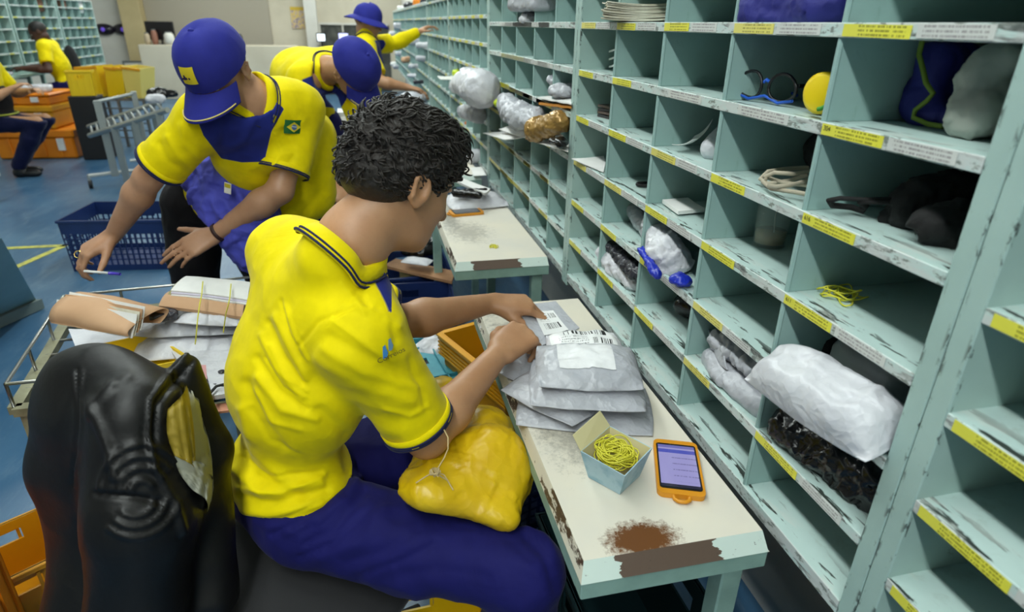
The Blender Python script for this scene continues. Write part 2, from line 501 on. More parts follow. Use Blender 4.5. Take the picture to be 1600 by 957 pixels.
def tag_mat(name, base, ink, lines=3, num=True):
    """printed strip: number block at the left, rows of unreadable small print"""
    m, nt, b = new_mat(name)
    uv = nt.nodes.new('ShaderNodeUVMap'); sp = nt.nodes.new('ShaderNodeSeparateXYZ'); nt.links.new(uv.outputs[0], sp.inputs[0])
    u, v = sp.outputs[0], sp.outputs[1]
    row = math_(nt, 'FRACT', math_(nt, 'MULTIPLY', v, float(lines)))
    inrow = math_(nt, 'MULTIPLY', math_(nt, 'GREATER_THAN', row, .3), math_(nt, 'LESS_THAN', row, .8))
    oi = nt.nodes.new('ShaderNodeObjectInfo')
    cb = nt.nodes.new('ShaderNodeCombineXYZ')
    nt.links.new(math_(nt, 'MULTIPLY', u, 60.0), cb.inputs[0]); nt.links.new(math_(nt, 'FLOOR', math_(nt, 'MULTIPLY', v, float(lines))), cb.inputs[1])
    nt.links.new(math_(nt, 'MULTIPLY', oi.outputs['Random'], 50.0), cb.inputs[2])
    wn = nt.nodes.new('ShaderNodeTexNoise'); wn.inputs['Scale'].default_value = 1.1; wn.inputs['Detail'].default_value = 2; nt.links.new(cb.outputs[0], wn.inputs['Vector'])
    ch = math_(nt, 'GREATER_THAN', wn.outputs['Fac'], .47)
    rng = math_(nt, 'MULTIPLY', math_(nt, 'GREATER_THAN', u, .24 if num else .08), math_(nt, 'LESS_THAN', u, .93))
    k = math_(nt, 'MULTIPLY', math_(nt, 'MULTIPLY', inrow, ch), rng)
    st = ramp(nt, tex(nt, 'noise', 14, 4, .6), [(.4, BW(0)), (.7, BW(1))])
    c = mixc(nt, st, rgb(*base), rgb(*[int(x*.88+20) for x in base]))
    c = mixc(nt, math_(nt, 'MULTIPLY', k, .7), c, rgb(*ink))
    nt.links.new(c, b.inputs['Base Color']); b.inputs['Roughness'].default_value = .4
    return m
m_tag = tag_mat('yellow_printed_tag', (226, 220, 70), (90, 85, 20))
m_tag2 = tag_mat('faded_yellow_tag', (224, 214, 110), (120, 110, 40))
m_strip = tag_mat('worn_white_tag', (206, 208, 204), (120, 110, 116), 3, False)
m_ink = mat('black_ink', (38, 36, 20), .6)
m_paper = mat('white_paper', (236, 235, 232), .7, var=(6, (214, 214, 212), .4, .8))

def text_mesh(s, size):
    c = bpy.data.curves.new('t', 'FONT'); c.body = s; c.size = size; c.align_x = 'LEFT'; c.align_y = 'CENTER'
    o = bpy.data.objects.new('t', c); COL.objects.link(o)
    dg = bpy.context.evaluated_depsgraph_get(); me = bpy.data.meshes.new_from_object(o.evaluated_get(dg))
    v = np.array([p.co[:] for p in me.vertices]); f = [tuple(p.vertices) for p in me.polygons]
    bpy.data.objects.remove(o); bpy.data.meshes.remove(me); bpy.data.curves.remove(c)
    return v, f
def text_obj(name, s, size, m, parent, X, Y, O, world=False):
    """flat lettering: text x runs along X, y along Y, origin O"""
    v, f = text_mesh(s, size)
    P = V(O)+v[:, :1]*V(X)+v[:, 1:2]*V(Y)
    return mesh_obj(name, P, f, m, parent, world=world, smooth=False)

# ================================================================ pigeonhole shelf units
TH = .0185   # lip height
DEP = .30
_tagmesh = {}
def strip_mesh(L, m):
    k = (round(L, 3), m.name)
    if k not in _tagmesh:
        h = .0150
        v = [(0, 0, 0), (0, -L, 0), (0, -L, -h), (0, 0, -h), (-.0006, 0, 0), (-.0006, -L, 0), (-.0006, -L, -h), (-.0006, 0, -h)]
        f = [(4, 7, 6, 5), (0, 1, 2, 3), (0, 4, 5, 1), (3, 2, 6, 7), (0, 3, 7, 4), (1, 5, 6, 2)]
        uv = [(0, 1), (1, 1), (1, 0), (0, 0)]*2
        _tagmesh[k] = _mesh('shelf_tag', v, f, m, smooth=False, uv=uv)
    return _tagmesh[k]
_sharedm = {}
def shared(key, fn):
    if key not in _sharedm: _sharedm[key] = fn()
    return _sharedm[key]
def shelf_unit(loc, W, cols, rows, ztop, label, rz=0, tags='all', skip=(), half=None, seed=0, post=.0275, numbers={}, notag=()):
    """front plane x=0, far end y=0, near end y=-W; cols = divider y offsets from the far end"""
    r = random.Random(seed)
    t = empty('pigeonhole_shelf', loc, rz); tag(t, label, 'pigeonhole shelf', 'mint green mail sorting shelves')
    zb = rows[-1]
    for y in (0, -W+post):
        p = MB().box((0, -post, zb-.035), (DEP+.01, 0, ztop), bev=.0015)
        o = p.build('side_panel', m_post, t); o.location = (0, y, 0)
        o.data.transform(Matrix.Translation((0, post, 0))); o.location = (0, y-post, 0)
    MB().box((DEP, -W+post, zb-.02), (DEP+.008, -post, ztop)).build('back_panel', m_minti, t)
    MB().box((-.002, -W, ztop), (DEP+.012, 0, ztop+.02), bev=.002).build('top_panel', m_mint, t)
    for i, z in enumerate(rows):
        h = TH if i < len(rows)-1 else .034
        q = MB().box((0, -W+post, z-h/2), (.007, -post, z+TH/2), bev=.001)
        q.box((.006, -W+post, z+TH/2-.007), (DEP, -post, z+TH/2-.0005))
        q.build('shelf_board', m_mint, t)
    edges = [-post]+list(cols)+[-W+post]
    zs = [ztop]+list(rows)
    for i in range(len(rows)):
        z1 = (zs[i]-TH/2) if i else ztop; z0 = rows[i]+TH/2
        for j, y in enumerate(cols):
            if (i, j) in skip: continue
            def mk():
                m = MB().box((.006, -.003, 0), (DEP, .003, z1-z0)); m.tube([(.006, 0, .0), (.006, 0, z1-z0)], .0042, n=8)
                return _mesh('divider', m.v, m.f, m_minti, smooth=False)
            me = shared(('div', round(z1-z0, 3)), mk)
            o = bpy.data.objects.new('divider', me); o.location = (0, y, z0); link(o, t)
        if half:
            for (a, i_) in half:
                if i_ == i:
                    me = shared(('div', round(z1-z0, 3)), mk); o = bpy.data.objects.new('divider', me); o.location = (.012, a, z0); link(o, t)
    if tags:
        for i, z in enumerate(rows[:-1]):
            for j in range(len(edges)-1):
                a, b_ = edges[j], edges[j+1]; w_ = a-b_
                if tags == 'few' and r.random() < .45: continue
                if (i, j) in notag:
                    k = bpy.data.objects.new('white_tag', strip_mesh(w_*.52, m_strip)); k.location = (-.0003, a-w_*.22, z+TH/2-.0015); link(k, t); continue
                L = w_*r.choice((.40, .42, .44)); off = .006+r.random()*.006
                k = bpy.data.objects.new('yellow_tag', strip_mesh(L, m_tag if r.random() < .75 else m_tag2)); k.location = (-.0003, a-off, z+TH/2-.0017); k.rotation_euler = (r.uniform(-.012, .012), 0, 0); link(k, t)
                if (i, j) in numbers:
                    text_obj('tag_number', numbers[(i, j)], .0095, m_ink, k, (0, -1, 0), (0, 0, 1), (-.0012, -.004, -.006))
                if tags != 'few' and r.random() < .8:
                    L2 = w_*r.choice((.32, .38, .36)); k = bpy.data.objects.new('white_tag', strip_mesh(L2, m_strip)); k.location = (-.0003, a-off-L-.008, z+TH/2-.0015); link(k, t)
    return t

ROWS = [1.63, 1.500, 1.372, 1.242, 1.108, .979, .845, .717]
YD = [1.6095, 1.3359, 1.0645, .7933]
TOP = 1.764
near_far = 1.911
shelf_unit((0, near_far, 0), near_far-.5035, [y-near_far for y in YD], ROWS, TOP, 'mint green pigeonhole shelf nearest the seated man, cloth and grey parcels in its cells', seed=3,
           numbers={(2, 4): '304', (3, 4): '616', (4, 4): '611'}, notag=((2, 2), (2, 3)))
shelf_unit((0, .5025, 0), 1.40, [-.30, -.575, -.85, -1.12], [z-.019 for z in ROWS], TOP, 'empty mint green pigeonhole shelf with chipped post at the near end of the row', seed=5)
Y2 = [2.159, 2.427, 2.719, 3.013]
shelf_unit((0, 3.325, 0), 3.325-1.912, [y-3.325 for y in Y2], ROWS, TOP, 'mint green pigeonhole shelf with gold and grey parcels hanging over its front', seed=9, notag=tuple((1, j) for j in range(5))+((2, 0), (2, 1), (2, 2), (2, 3)))
R3 = [1.66, 1.534, 1.40, 1.27, 1.14, 1.01, .88, .75]
def cols_of(W, n): return [-W*k/n for k in range(1, n)]
W3 = 1.50
shelf_unit((0, 4.86, 0), 1.53, cols_of(1.53, 6), R3, 1.79, 'mint green pigeonhole shelf with the large white parcel sticking out', seed=12, tags='all')
shelf_unit((0, 6.39, 0), 1.525, cols_of(1.525, 6), R3, 1.69, 'mint green pigeonhole shelf in front of the reaching worker', seed=14, tags='few')
far_lab = ['mint green pigeonhole shelf just beyond the raised hand of the worker in the bucket hat', 'distant mint green pigeonhole shelf with a dark bag on top', 'distant mint green pigeonhole shelf left of the raised hand, papers on top', 'farthest mint green pigeonhole shelf at the end of the long row']
for k in range(4):
    shelf_unit((0, 7.92+1.53*k, 0), 1.525, cols_of(1.525, 5), R3, 1.66, far_lab[k], seed=20+k, tags='few')
# the row by the left wall, facing the room
lw_lab = ['mint green pigeonhole shelf at the far left, cut by the edge of the photo', 'mint green pigeonhole shelf directly behind the man in the yellow t-shirt', 'mint green pigeonhole shelf beside the pale wall with two dark wall lamps']
for k in range(3):
    a = shelf_unit((-4.9, 8.42+1.43*k, 0), 1.38, cols_of(1.38, 5), [1.62, 1.48, 1.34, 1.20, 1.06, .92, .78], 1.72, lw_lab[k], rz=PI, seed=30+k, tags='few')

# ================================================================ room shell
def floor_mat():
    m, nt, b = new_mat('blue_painted_concrete')
    a = ramp(nt, tex(nt, 'noise', 1.3, 5, .6), [(.3, BW(0)), (.75, BW(1))])
    c = mixc(nt, a, rgb(42, 84, 120), rgb(84, 120, 150))
    s = ramp(nt, tex(nt, 'noise', 9, 6, .7, stretch=(1, .3, 1), dist=1.0), [(.5, BW(0)), (.75, BW(1))])
    c = mixc(nt, math_(nt, 'MULTIPLY', s, .5), c, rgb(128, 150, 168))
    d = ramp(nt, tex(nt, 'noise', 40, 5, .7), [(.66, BW(0)), (.72, BW(1))])
    c = mixc(nt, math_(nt, 'MULTIPLY', d, .6), c, rgb(38, 66, 92))
    nt.links.new(c, b.inputs['Base Color']); b.inputs['Roughness'].default_value = .33
    bump(nt, b, tex(nt, 'noise', 12, 4, .6), .1, .003)
    return m
X0, X1, YA, YB = -6.3, .36, -5.2, 15.8
tag(MB().box((X0, YA, -.05), (X1+1.2, YB, 0)).build('floor', floor_mat()), kind='structure')
m_cream = mat('cream_wall', (214, 205, 184), .8, var=(1.2, (200, 190, 168), .4, .7))
m_pale = mat('pale_wall', (220, 217, 208), .8, var=(1.2, (208, 204, 194), .4, .7))
m_beige = mat('beige_pillar', (204, 186, 140), .8, var=(1.5, (190, 172, 128), .4, .7))
m_grey = mat('grey_beige_panel', (172, 164, 148), .75)
m_ceil = mat('white_ceiling', (176, 178, 172), .9)
tag(MB().box((X0, YA, CEIL), (X1+1.2, YB, CEIL+.1)).build('ceiling', m_ceil), kind='structure')
tag(MB().box((X0, YB, 0), (X1+1.2, YB+.1, CEIL)).build('wall_back', m_cream), kind='structure')
tag(MB().box((X0-.1, YA, 0), (X0, YB, CEIL)).build('wall_left', m_pale), kind='structure')
tag(MB().box((X1, YA, 0), (X1+.1, YB, CEIL)).build('wall_right', m_pale), kind='structure')
tag(MB().box((X0, YA-.1, 0), (X1+1.2, YA, CEIL)).build('wall_front', m_pale), kind='structure')
# back wall: pale section, pillar, recessed grey panel, white column, office opening
tag(MB().box((X0, YB-.12, 0), (-5.37, YB, CEIL), bev=.01).build('wall_pale_section', m_pale), kind='structure')
tag(MB().box((-5.37, YB-.35, 0), (-4.98, YB, CEIL), bev=.01).build('wall_pillar', m_beige), kind='structure')
tag(MB().box((-4.98, YB-.04, .95), (-2.5, YB, CEIL), bev=.01).build('wall_panel', m_grey), kind='structure')
tag(MB().box((-1.75, YB-.3, 0), (-1.49, YB, CEIL), bev=.01).build('wall_column', m_pale), kind='structure')
m_dark = mat('dark_office', (58, 60, 56), .6, var=(3, (90, 92, 84), .45, .6))
tag(MB().box((-1.49, YB-.02, 0), (.05, YB-.004, 1.42)).build('window_1', m_dark), kind='structure')
for k in range(3): tag(MB().box((-1.49+.5*k, YB-.05, 0), (-1.45+.5*k, YB-.02, 1.45), bev=.004).build('trim_1', m_pale), kind='structure')
tag(MB().box((-1.49, YB-.06, 1.42), (.05, YB-.02, 1.47), bev=.004).build('trim_2', m_pale), kind='structure')
tag(MB().box((X0, YB-.16, 0), (-5.37, YB-.12, .1), bev=.004).build('baseboard_back', m_grey), kind='structure')
# yellow floor lines
m_line = mat('yellow_floor_paint', (206, 200, 84), .5, var=(20, (150, 150, 90), .45, .7))
def line(a, b, w_, nm):
    a = V(a[0], a[1], 0); b = V(b[0], b[1], 0); d = unit(b-a); n = np.cross(d, V(0, 0, 1))*w_/2
    mesh_obj(nm, [a+n+V(0, 0, .001), b+n+V(0, 0, .001), b-n+V(0, 0, .001), a-n+V(0, 0, .001), a+n+V(0, 0, .003), b+n+V(0, 0, .003), b-n+V(0, 0, .003), a-n+V(0, 0, .003)],
             [(4, 7, 6, 5), (0, 4, 5, 1), (1, 5, 6, 2), (2, 6, 7, 3), (3, 7, 4, 0)], m_line, smooth=False)['kind'] = 'structure'
line((-4.9, 4.86), (-2.80, 4.83), .05, 'trim_3'); line((-2.80, 4.85), (-3.2, 3.55), .05, 'trim_4')

# ================================================================ lamps
for (x, y, p) in [(-1.30, -.75, 62), (-1.30, -3.4, 70), (-1.20, 1.9, 30), (-.9, 4.3, 46), (-.85, 7.4, 50), (-.85, 10.8, 56), (-3.9, 3.2, 9), (-3.9, 6.4, 30), (-3.9, 9.8, 46), (-3.6, 13.2, 60), (-.9, 13.6, 56)]:
    ceiling_light(x, y, p)

# ================================================================ desks along the row
def desk_top_mat(spot=True):
    m, nt, b = new_mat('cream_laminate_worn')
    c0 = mixc(nt, ramp(nt, tex(nt, 'noise', 4, 4, .6), [(.3, BW(0)), (.75, BW(1))]), rgb(228, 220, 202), rgb(214, 210, 200))
    # brown worn patch (board showing through) and grey rubbed dirt: shapes of their own in desk coordinates
    def blob(cx, cy, rx, ry, lo=.75, hi=1.05, sc=60, amt=.55):
        tc = nt.nodes.new('ShaderNodeTexCoord'); mp = nt.nodes.new('ShaderNodeMapping'); nt.links.new(tc.outputs['Object'], mp.inputs[0])
        mp.inputs['Location'].default_value = (-cx/rx, -cy/ry, 0); mp.inputs['Scale'].default_value = (1/rx, 1/ry, 0)
        ln = nt.nodes.new('ShaderNodeVectorMath'); ln.operation = 'LENGTH'; nt.links.new(mp.outputs[0], ln.inputs[0])
        n = tex(nt, 'noise', sc, 5, .75)
        d = math_(nt, 'ADD', ln.outputs['Value'], math_(nt, 'MULTIPLY', math_(nt, 'SUBTRACT', n, .5), amt*2))
        return ramp(nt, d, [(lo, BW(1)), (hi, BW(0))])
    g = blob(.045, .63, .055, .30, .4, 1.1, 45, 1.1)
    c = mixc(nt, math_(nt, 'MULTIPLY', g, .75), c0, rgb(120, 116, 108))
    g = blob(.10, .36, .10, .16, .3, 1.1, 60, 1.3)
    c = mixc(nt, math_(nt, 'MULTIPLY', g, .5), c, rgb(110, 106, 98))
    k = blob(.112, .046, .074, .044, .60, .98, 130, .60)
    if spot: c = mixc(nt, k, c, rgb(104, 62, 24))
    nt.links.new(c, b.inputs['Base Color']); b.inputs['Roughness'].default_value = .45
    return m
def desk_edge_mat():
    m, nt, b = new_mat('chipped_desk_edge')
    tc = nt.nodes.new('ShaderNodeTexCoord'); sp = nt.nodes.new('ShaderNodeSeparateXYZ'); nt.links.new(tc.outputs['Object'], sp.inputs[0])
    n = math_(nt, 'MULTIPLY', math_(nt, 'SUBTRACT', tex(nt, 'noise', 30, 4, .6, stretch=(.5, 1, 2)), .5), .10)
    x = math_(nt, 'ADD', sp.outputs[0], n)
    left = math_(nt, 'LESS_THAN', x, .058); right = math_(nt, 'GREATER_THAN', x, .235)
    far = math_(nt, 'LESS_THAN', sp.outputs[0], .012)
    k = math_(nt, 'MAXIMUM', math_(nt, 'MAXIMUM', left, right), 0.0)
    c = mixc(nt, k, rgb(92, 74, 62), rgb(206, 222, 214))
    s = ramp(nt, tex(nt, 'noise', 50, 4, .7), [(.64, BW(0)), (.67, BW(1))])
    c = mixc(nt, s, c, rgb(60, 50, 44))
    nt.links.new(c, b.inputs['Base Color']); b.inputs['Roughness'].default_value = .55
    return m
def side_edge_mat():
    m, nt, b = new_mat('chipped_cream_edge')
    s = ramp(nt, tex(nt, 'noise', 28, 5, .7, stretch=(1, .35, 1)), [(.54, BW(0)), (.58, BW(1))])
    nt.links.new(mixc(nt, s, rgb(212, 206, 190), rgb(74, 56, 44)), b.inputs['Base Color']); b.inputs['Roughness'].default_value = .5
    return m
m_dtop2 = desk_top_mat(False)
m_dtop, m_dedge, m_dside = desk_top_mat(), desk_edge_mat(), side_edge_mat()
m_frame = mat('mint_steel_frame', (150, 182, 170), .45, var=(9, (128, 158, 148), .4, .7))
def desk(loc, w_, L, label, top=None, legs=2):
    t = empty('sorting_desk', loc); tag(t, label, 'desk', 'narrow sorting desks along the pigeonhole row')
    z = 0.742
    # top: slab with a sloping worn front rim
    b = MB()
    P = [(.004, .022, z), (w_-.004, .022, z), (w_-.004, L-.01, z), (.004, L-.01, z)]
    b.add(P, [(0, 1, 2, 3)], 0)
    b.add([(.004, .022, z), (w_-.004, .022, z), (w_-.002, .0, z-.026), (-.006, .0, z-.026)], [(3, 2, 1, 0)], 1)
    b.add([(.004, .022, z), (.004, L-.01, z), (-.006, L, z-.02), (-.006, 0, z-.026)], [(0, 3, 2, 1)], 2)
    b.add([(w_-.004, .022, z), (w_-.004, L-.01, z), (w_, L, z-.02), (w_-.002, 0, z-.026)], [(0, 1, 2, 3)], 2)
    b.add([(.004, L-.01, z), (w_-.004, L-.01, z), (w_, L, z-.02), (-.006, L, z-.02)], [(0, 3, 2, 1)][:1], 1)
    b.add([(-.006, 0, z-.026), (w_, 0, z-.026), (w_, L, z-.026), (-.006, L, z-.026)], [(0, 3, 2, 1)], 2)
    b.build('desk_top', [top or m_dtop, m_dedge, m_dside], t)
    f = MB().box((-.004, .002, z-.062), (w_, .030, z-.0262), bev=.002).box((-.004, L-.03, z-.062), (w_, L-.002, z-.0262), bev=.002)
    f.box((-.004, .03, z-.062), (.020, L-.03, z-.0262)).box((w_-.024, .03, z-.062), (w_, L-.03, z-.0262)); f.build('apron', m_frame, t)
    for (x, y) in ((w_-.055, .03), (w_-.055, L-.07), (.01, L-.07))[:legs]:
        MB().box((x, y, 0), (x+.04, y+.04, z-.062), bev=.003).build('leg', m_frame, t)
    return t
desk((-.358, .646, 0), .320, 1.004, 'cream topped sorting desk with brown worn patch, in front of the seated man')
desk((-.365, 1.995, 0), .335, .96, 'cream topped sorting desk with a phone and a white bag, behind the seated man', m_dtop2, 3)
desk((-.365, 5.30, 0), .335, .95, 'cream sorting desk under the pale grey bag, beside the worker in the bucket hat', m_dtop2, 3)
desk((-.365, 3.35, 0), .335, .99, 'small stretch of cream sorting desk beyond the white bag', m_dtop2, 3)
# ================================================================ people
def skin_mat(name, c, c2):
    m, nt, b = new_mat(name)
    a = ramp(nt, tex(nt, 'noise', 9, 5, .6), [(.35, BW(0)), (.7, BW(1))])
    c_ = mixc(nt, a, rgb(*c), rgb(*c2))
    d = ramp(nt, tex(nt, 'noise', 120, 4, .7), [(.55, BW(0)), (.75, BW(1))])
    c_ = mixc(nt, math_(nt, 'MULTIPLY', d, .18), c_, rgb(*[int(x*.7) for x in c]))
    nt.links.new(c_, b.inputs['Base Color']); b.inputs['Roughness'].default_value = .48
    b.inputs['Subsurface Weight'].default_value = .08; b.inputs['Subsurface Radius'].default_value = (.01, .004, .002); b.inputs['Subsurface Scale'].default_value = .5
    bump(nt, b, tex(nt, 'noise', 180, 3, .6), .25, .0006)
    return m
m_skinA = skin_mat('tan_skin', (188, 142, 106), (172, 124, 88))
m_skinB = skin_mat('light_tan_skin', (186, 142, 112), (170, 124, 92))
m_skinC = skin_mat('dark_brown_skin', (84, 54, 42), (70, 44, 34))
def cloth_mat(name, c1, c2=None, rough=.75, weave=900, sheen=.3, var=.9, bstr=.25, crease=0.0, cscale=14, stretch=(1, 1, 1)):
    """woven cloth; where the vertex value 'panel' is negative the second colour is sewn in"""
    m, nt, b = new_mat(name)
    n = ramp(nt, tex(nt, 'noise', 12, 4, .6), [(.3, BW(0)), (.75, BW(1))])
    a = mixc(nt, n, rgb(*c1), rgb(*[int(x*var) for x in c1]))
    if c2 is not None:
        b2 = mixc(nt, n, rgb(*c2), rgb(*[int(x*var) for x in c2]))
        at_ = nt.nodes.new('ShaderNodeAttribute'); at_.attribute_name = 'panel'
        k = ramp(nt, math_(nt, 'ADD', math_(nt, 'MULTIPLY', at_.outputs['Fac'], 40.0), .5), [(.45, BW(0)), (.55, BW(1))])
        a = mixc(nt, k, b2, a)
    nt.links.new(a, b.inputs['Base Color']); b.inputs['Roughness'].default_value = rough
    b.inputs['Sheen Weight'].default_value = sheen*.3; b.inputs['Sheen Roughness'].default_value = .4; b.inputs['Specular IOR Level'].default_value = .15
    h = tex(nt, 'noise', weave, 2, .5)
    if crease:
        c = tex(nt, 'noise', cscale, 3, .55, stretch=stretch, dist=.8)
        h = math_(nt, 'ADD', math_(nt, 'MULTIPLY', h, .06), math_(nt, 'MULTIPLY', c, 1.0))
        bump(nt, b, h, crease, .012)
    else: bump(nt, b, h, bstr, .0006)
    return m
YEL, BLU = (244, 222, 0), (36, 46, 128)
m_shirt = cloth_mat('yellow_blue_polo', YEL, BLU, crease=.25, cscale=9)
m_trou = cloth_mat('navy_trousers', (28, 28, 96), None, crease=.35, cscale=11, sheen=.15)
m_navy = cloth_mat('navy_knit', (36, 40, 78), None)
m_yknit = cloth_mat('yellow_knit', YEL, None)
m_blacktr = cloth_mat('black_trousers', (26, 24, 26), None, crease=.4, cscale=10, sheen=.1)
m_blueapron = cloth_mat('blue_jacket_cloth', (84, 88, 196), None, crease=.5, cscale=12, sheen=.2)
m_capblue = cloth_mat('cap_blue', (44, 48, 140), None, sheen=.15, crease=.2, cscale=14)
m_capyel = mat('cap_yellow', (222, 200, 30), .6)
def hair_mat():
    m, nt, b = new_mat('black_hair')
    c = mixc(nt, tex(nt, 'noise', 60, 4, .6), rgb(14, 12, 11), rgb(44, 36, 30))
    nt.links.new(c, b.inputs['Base Color']); b.inputs['Roughness'].default_value = .38
    bump(nt, b, tex(nt, 'noise', 130, 5, .7, dist=1.5), .8, .003)
    return m
m_hair = hair_mat()
def shorthair_mat():
    m, nt, b = new_mat('cropped_hair')
    at_ = nt.nodes.new('ShaderNodeAttribute'); at_.attribute_name = 'panel'
    n = tex(nt, 'noise', 260, 3, .7)
    k = math_(nt, 'ADD', math_(nt, 'MULTIPLY', at_.outputs['Fac'], 14.0), n)
    c = mixc(nt, ramp(nt, k, [(.42, BW(0)), (.62, BW(1))]), rgb(140, 100, 70), rgb(22, 18, 16))
    nt.links.new(c, b.inputs['Base Color']); b.inputs['Roughness'].default_value = .6
    return m
m_crop = shorthair_mat()
m_shoe = mat('black_shoe', (20, 20, 22), .5)
m_eye = mat('eye_white', (210, 205, 198), .3)

def rot_about(v, ax, a):
    ax = unit(ax); return v*math.cos(a)+np.cross(ax, v)*math.sin(a)+ax*np.dot(ax, v)*(1-math.cos(a))
def hand_prims(w, d, n, thumb, curl=(.5, .5, .5, .5), spread=.06, s=1.0, tcurl=.35, tout=.75):
    """w wrist, d pointing to the fingers, n out of the back of the hand, thumb = side vector toward the thumb"""
    d = unit(d); n = unit(n-d*np.dot(n, d)); l = np.cross(n, d); l = l if np.dot(l, thumb) > 0 else -l
    out = []
    kn = []
    for i, (lx, ly) in enumerate(((.031, .088), (.010, .094), (-.011, .089), (-.030, .080))):
        kn.append(w+(l*lx+d*ly)*s)
    for i in range(4):
        out.append((seg(w+l*(.018-.012*i)*s+d*.008*s, kn[i]-n*.001, .0155*s, .0118*s), .014))
    out.append((ell(w+d*.05*s+l*.012*s, V(.030, .036, .0155)*s, np.array([l, d, n]).T), .012))
    L = ((.043, .026, .021), (.047, .030, .022), (.044, .028, .021), (.034, .021, .019))
    for i in range(4):
        p = kn[i]; di = unit(d+l*spread*(1.2-i*.85)); ax = np.cross(di, -n) ; a = 0
        for q in range(3):
            a = curl[i]*(1.0 if q == 0 else 1.15 if q == 1 else .7)
            di = rot_about(di, ax, a)
            e = p+di*L[i][q]*s
            out.append((seg(p, e, (.0092-.0010*q)*s*(1 if i < 3 else .88), (.0086-.0010*q)*s*(1 if i < 3 else .88)), .0035))
            p = e
    # thumb: leaves the side of the palm near its base
    p = w+l*.020*s+d*.018*s-n*.004*s; di = unit(d*.62+l*tout-n*.25)
    for q, (ln, r0, r1) in enumerate(((.046, .0165, .0125), (.034, .0115, .0102), (.027, .0100, .0082))):
        e = p+di*ln*s; out.append((seg(p, e, r0*s, r1*s), .010 if q == 0 else .004)); p = e
        di = unit(rot_about(di, np.cross(di, d*.9-l*.5-n*.3), tcurl))
    return out

def head_prims(c, f, u, s=1.0, nose=True):
    """head as fields: c centre of the skull, f facing direction, u up"""
    f = unit(f); u = unit(u-f*np.dot(u, f)); r = np.cross(f, u); B = np.array([f, r, u]).T
    o = lambda a, b, z: c+(f*a+r*b+u*z)*s
    P = [(ell(c+u*.028*s-f*.008*s, V(.098, .076, .088)*s, B), 0),
         (ell(o(.030, 0, -.030), V(.068, .064, .078)*s, B), .03),
         (ell(o(.045, 0, -.088), V(.042, .046, .034)*s, B), .03),        # jaw
         (ell(o(.072, 0, -.104), V(.016, .020, .014)*s, B), .02),        # chin
         (ell(o(.060, .034, -.032), V(.024, .022, .018)*s, B), .02), (ell(o(.060, -.034, -.032), V(.024, .022, .018)*s, B), .02),  # cheekbones
         (seg(o(.084, -.028, .012), o(.084, .028, .012), .010*s), .015),  # brow
         (seg(o(.090, 0, .004), o(.112, 0, -.036), .0075*s, .0125*s), .010),  # nose
         (ell(o(.100, .010, -.038), V(.010, .007, .007)*s, B), .006), (ell(o(.100, -.010, -.038), V(.010, .007, .007)*s, B), .006),
         (seg(o(.087, -.018, -.064), o(.087, .018, -.064), .0068*s), .006),   # lips
         (seg(o(.085, -.016, -.074), o(.085, .016, -.074), .0072*s), .006)]
    for sg in (1, -1):   # ears: rim, lobe and bowl
        e = o(-.008, .074*sg, -.012); Be = np.array([unit(f*.95+r*.3*-sg), unit(r*sg+f*-.25), u]).T
        P.append((ell(e+r*sg*.006*s, V(.018, .007, .031)*s, Be), .005))
        P.append((seg(o(-.010, .080*sg, .014), o(-.026, .088*sg, .004), .0042*s), .004)); P.append((seg(o(-.026, .088*sg, .004), o(-.020, .084*sg, -.028), .0042*s, .0045*s), .004))
        P.append((ell(o(-.004, .078*sg, -.038), V(.007, .005, .009)*s, B), .004))
    dents = [(ell(o(.086, .031, .000), V(.012, .014, .008)*s, B), .008), (ell(o(.086, -.031, .000), V(.012, .014, .008)*s, B), .008)]
    for sg in (1, -1): dents.append((ell(o(-.006, .087*sg, -.010), V(.008, .006, .015)*s, B), .003))
    return P, dents, B
def eyes(c, B, s, parent, nm='eye'):
    for sg in (1, -1):
        p = c+B@(V(.076, .031*sg, -.001)*s)
        m = MB().lathe([(.0001, -.0115*s)]+[(.0115*s*math.cos(a), .0115*s*math.sin(a)) for a in np.linspace(-1.4, 1.4, 7)]+[(.0001, .0115*s)], p, 12)
        m.build(nm, m_eye, parent, world=True, smooth=True)

def torso_prims(J, fat=1.0, infl=0.0):
    """chest, belly and pelvis between the shoulder, neck and hip joints"""
    sh = (J['shR']+J['shL'])/2; hp = (J['hipR']+J['hipL'])/2; sp = J.get('spine', (sh+hp)/2)
    up = unit(sh-sp); lat = unit(J['shL']-J['shR']); f = unit(np.cross(lat, up)); f = f if np.dot(f, J['f']) > 0 else -f
    up2 = unit(sp-hp); lat2 = unit(J['hipL']-J['hipR']); lat2 = unit(lat2-up2*np.dot(lat2, up2)); f2 = np.cross(lat2, up2); f2 = f2 if np.dot(f2, J['f']) > 0 else -f2
    lat1 = unit(lat-up*np.dot(lat, up)); B = np.array([f, lat1, up]).T; B2 = np.array([f2, lat2, up2]).T
    L = np.linalg.norm(sh-sp); k = infl
    P = [(seg(J['shR']+lat*.005-f*.005, J['shL']-lat*.005-f*.005, .062+k), .05),
         (seg(sh-lat*.09+up*.02, sh+lat*.09+up*.02, .072+k), .05),
         (ell(sp+up*L*.45, V(.112*fat+k, .160+k, L*.72+.03), B), .05),
         (ell(sp, V(.108*fat+k, .150*fat+k, .13), B2), .06),
         (ell(hp+up2*.06, V(.115*fat+k, .158*fat+k, .12), B2), .06)]
    return P, B, B2
def build_field(prims, lo, hi, vox, cuts=(), subs=()):
    F = Field(lo, hi, vox)
    for p, k in prims: F.add(p, k)
    for p, k in subs: F.sub(p, k)
    for p, n in cuts: F.cut(p, n)
    return F
def bounds(prims, pad=.02):
    lo = np.min([p[1] for p, k in prims], 0)-pad; hi = np.max([p[2] for p, k in prims], 0)+pad
    return lo, hi
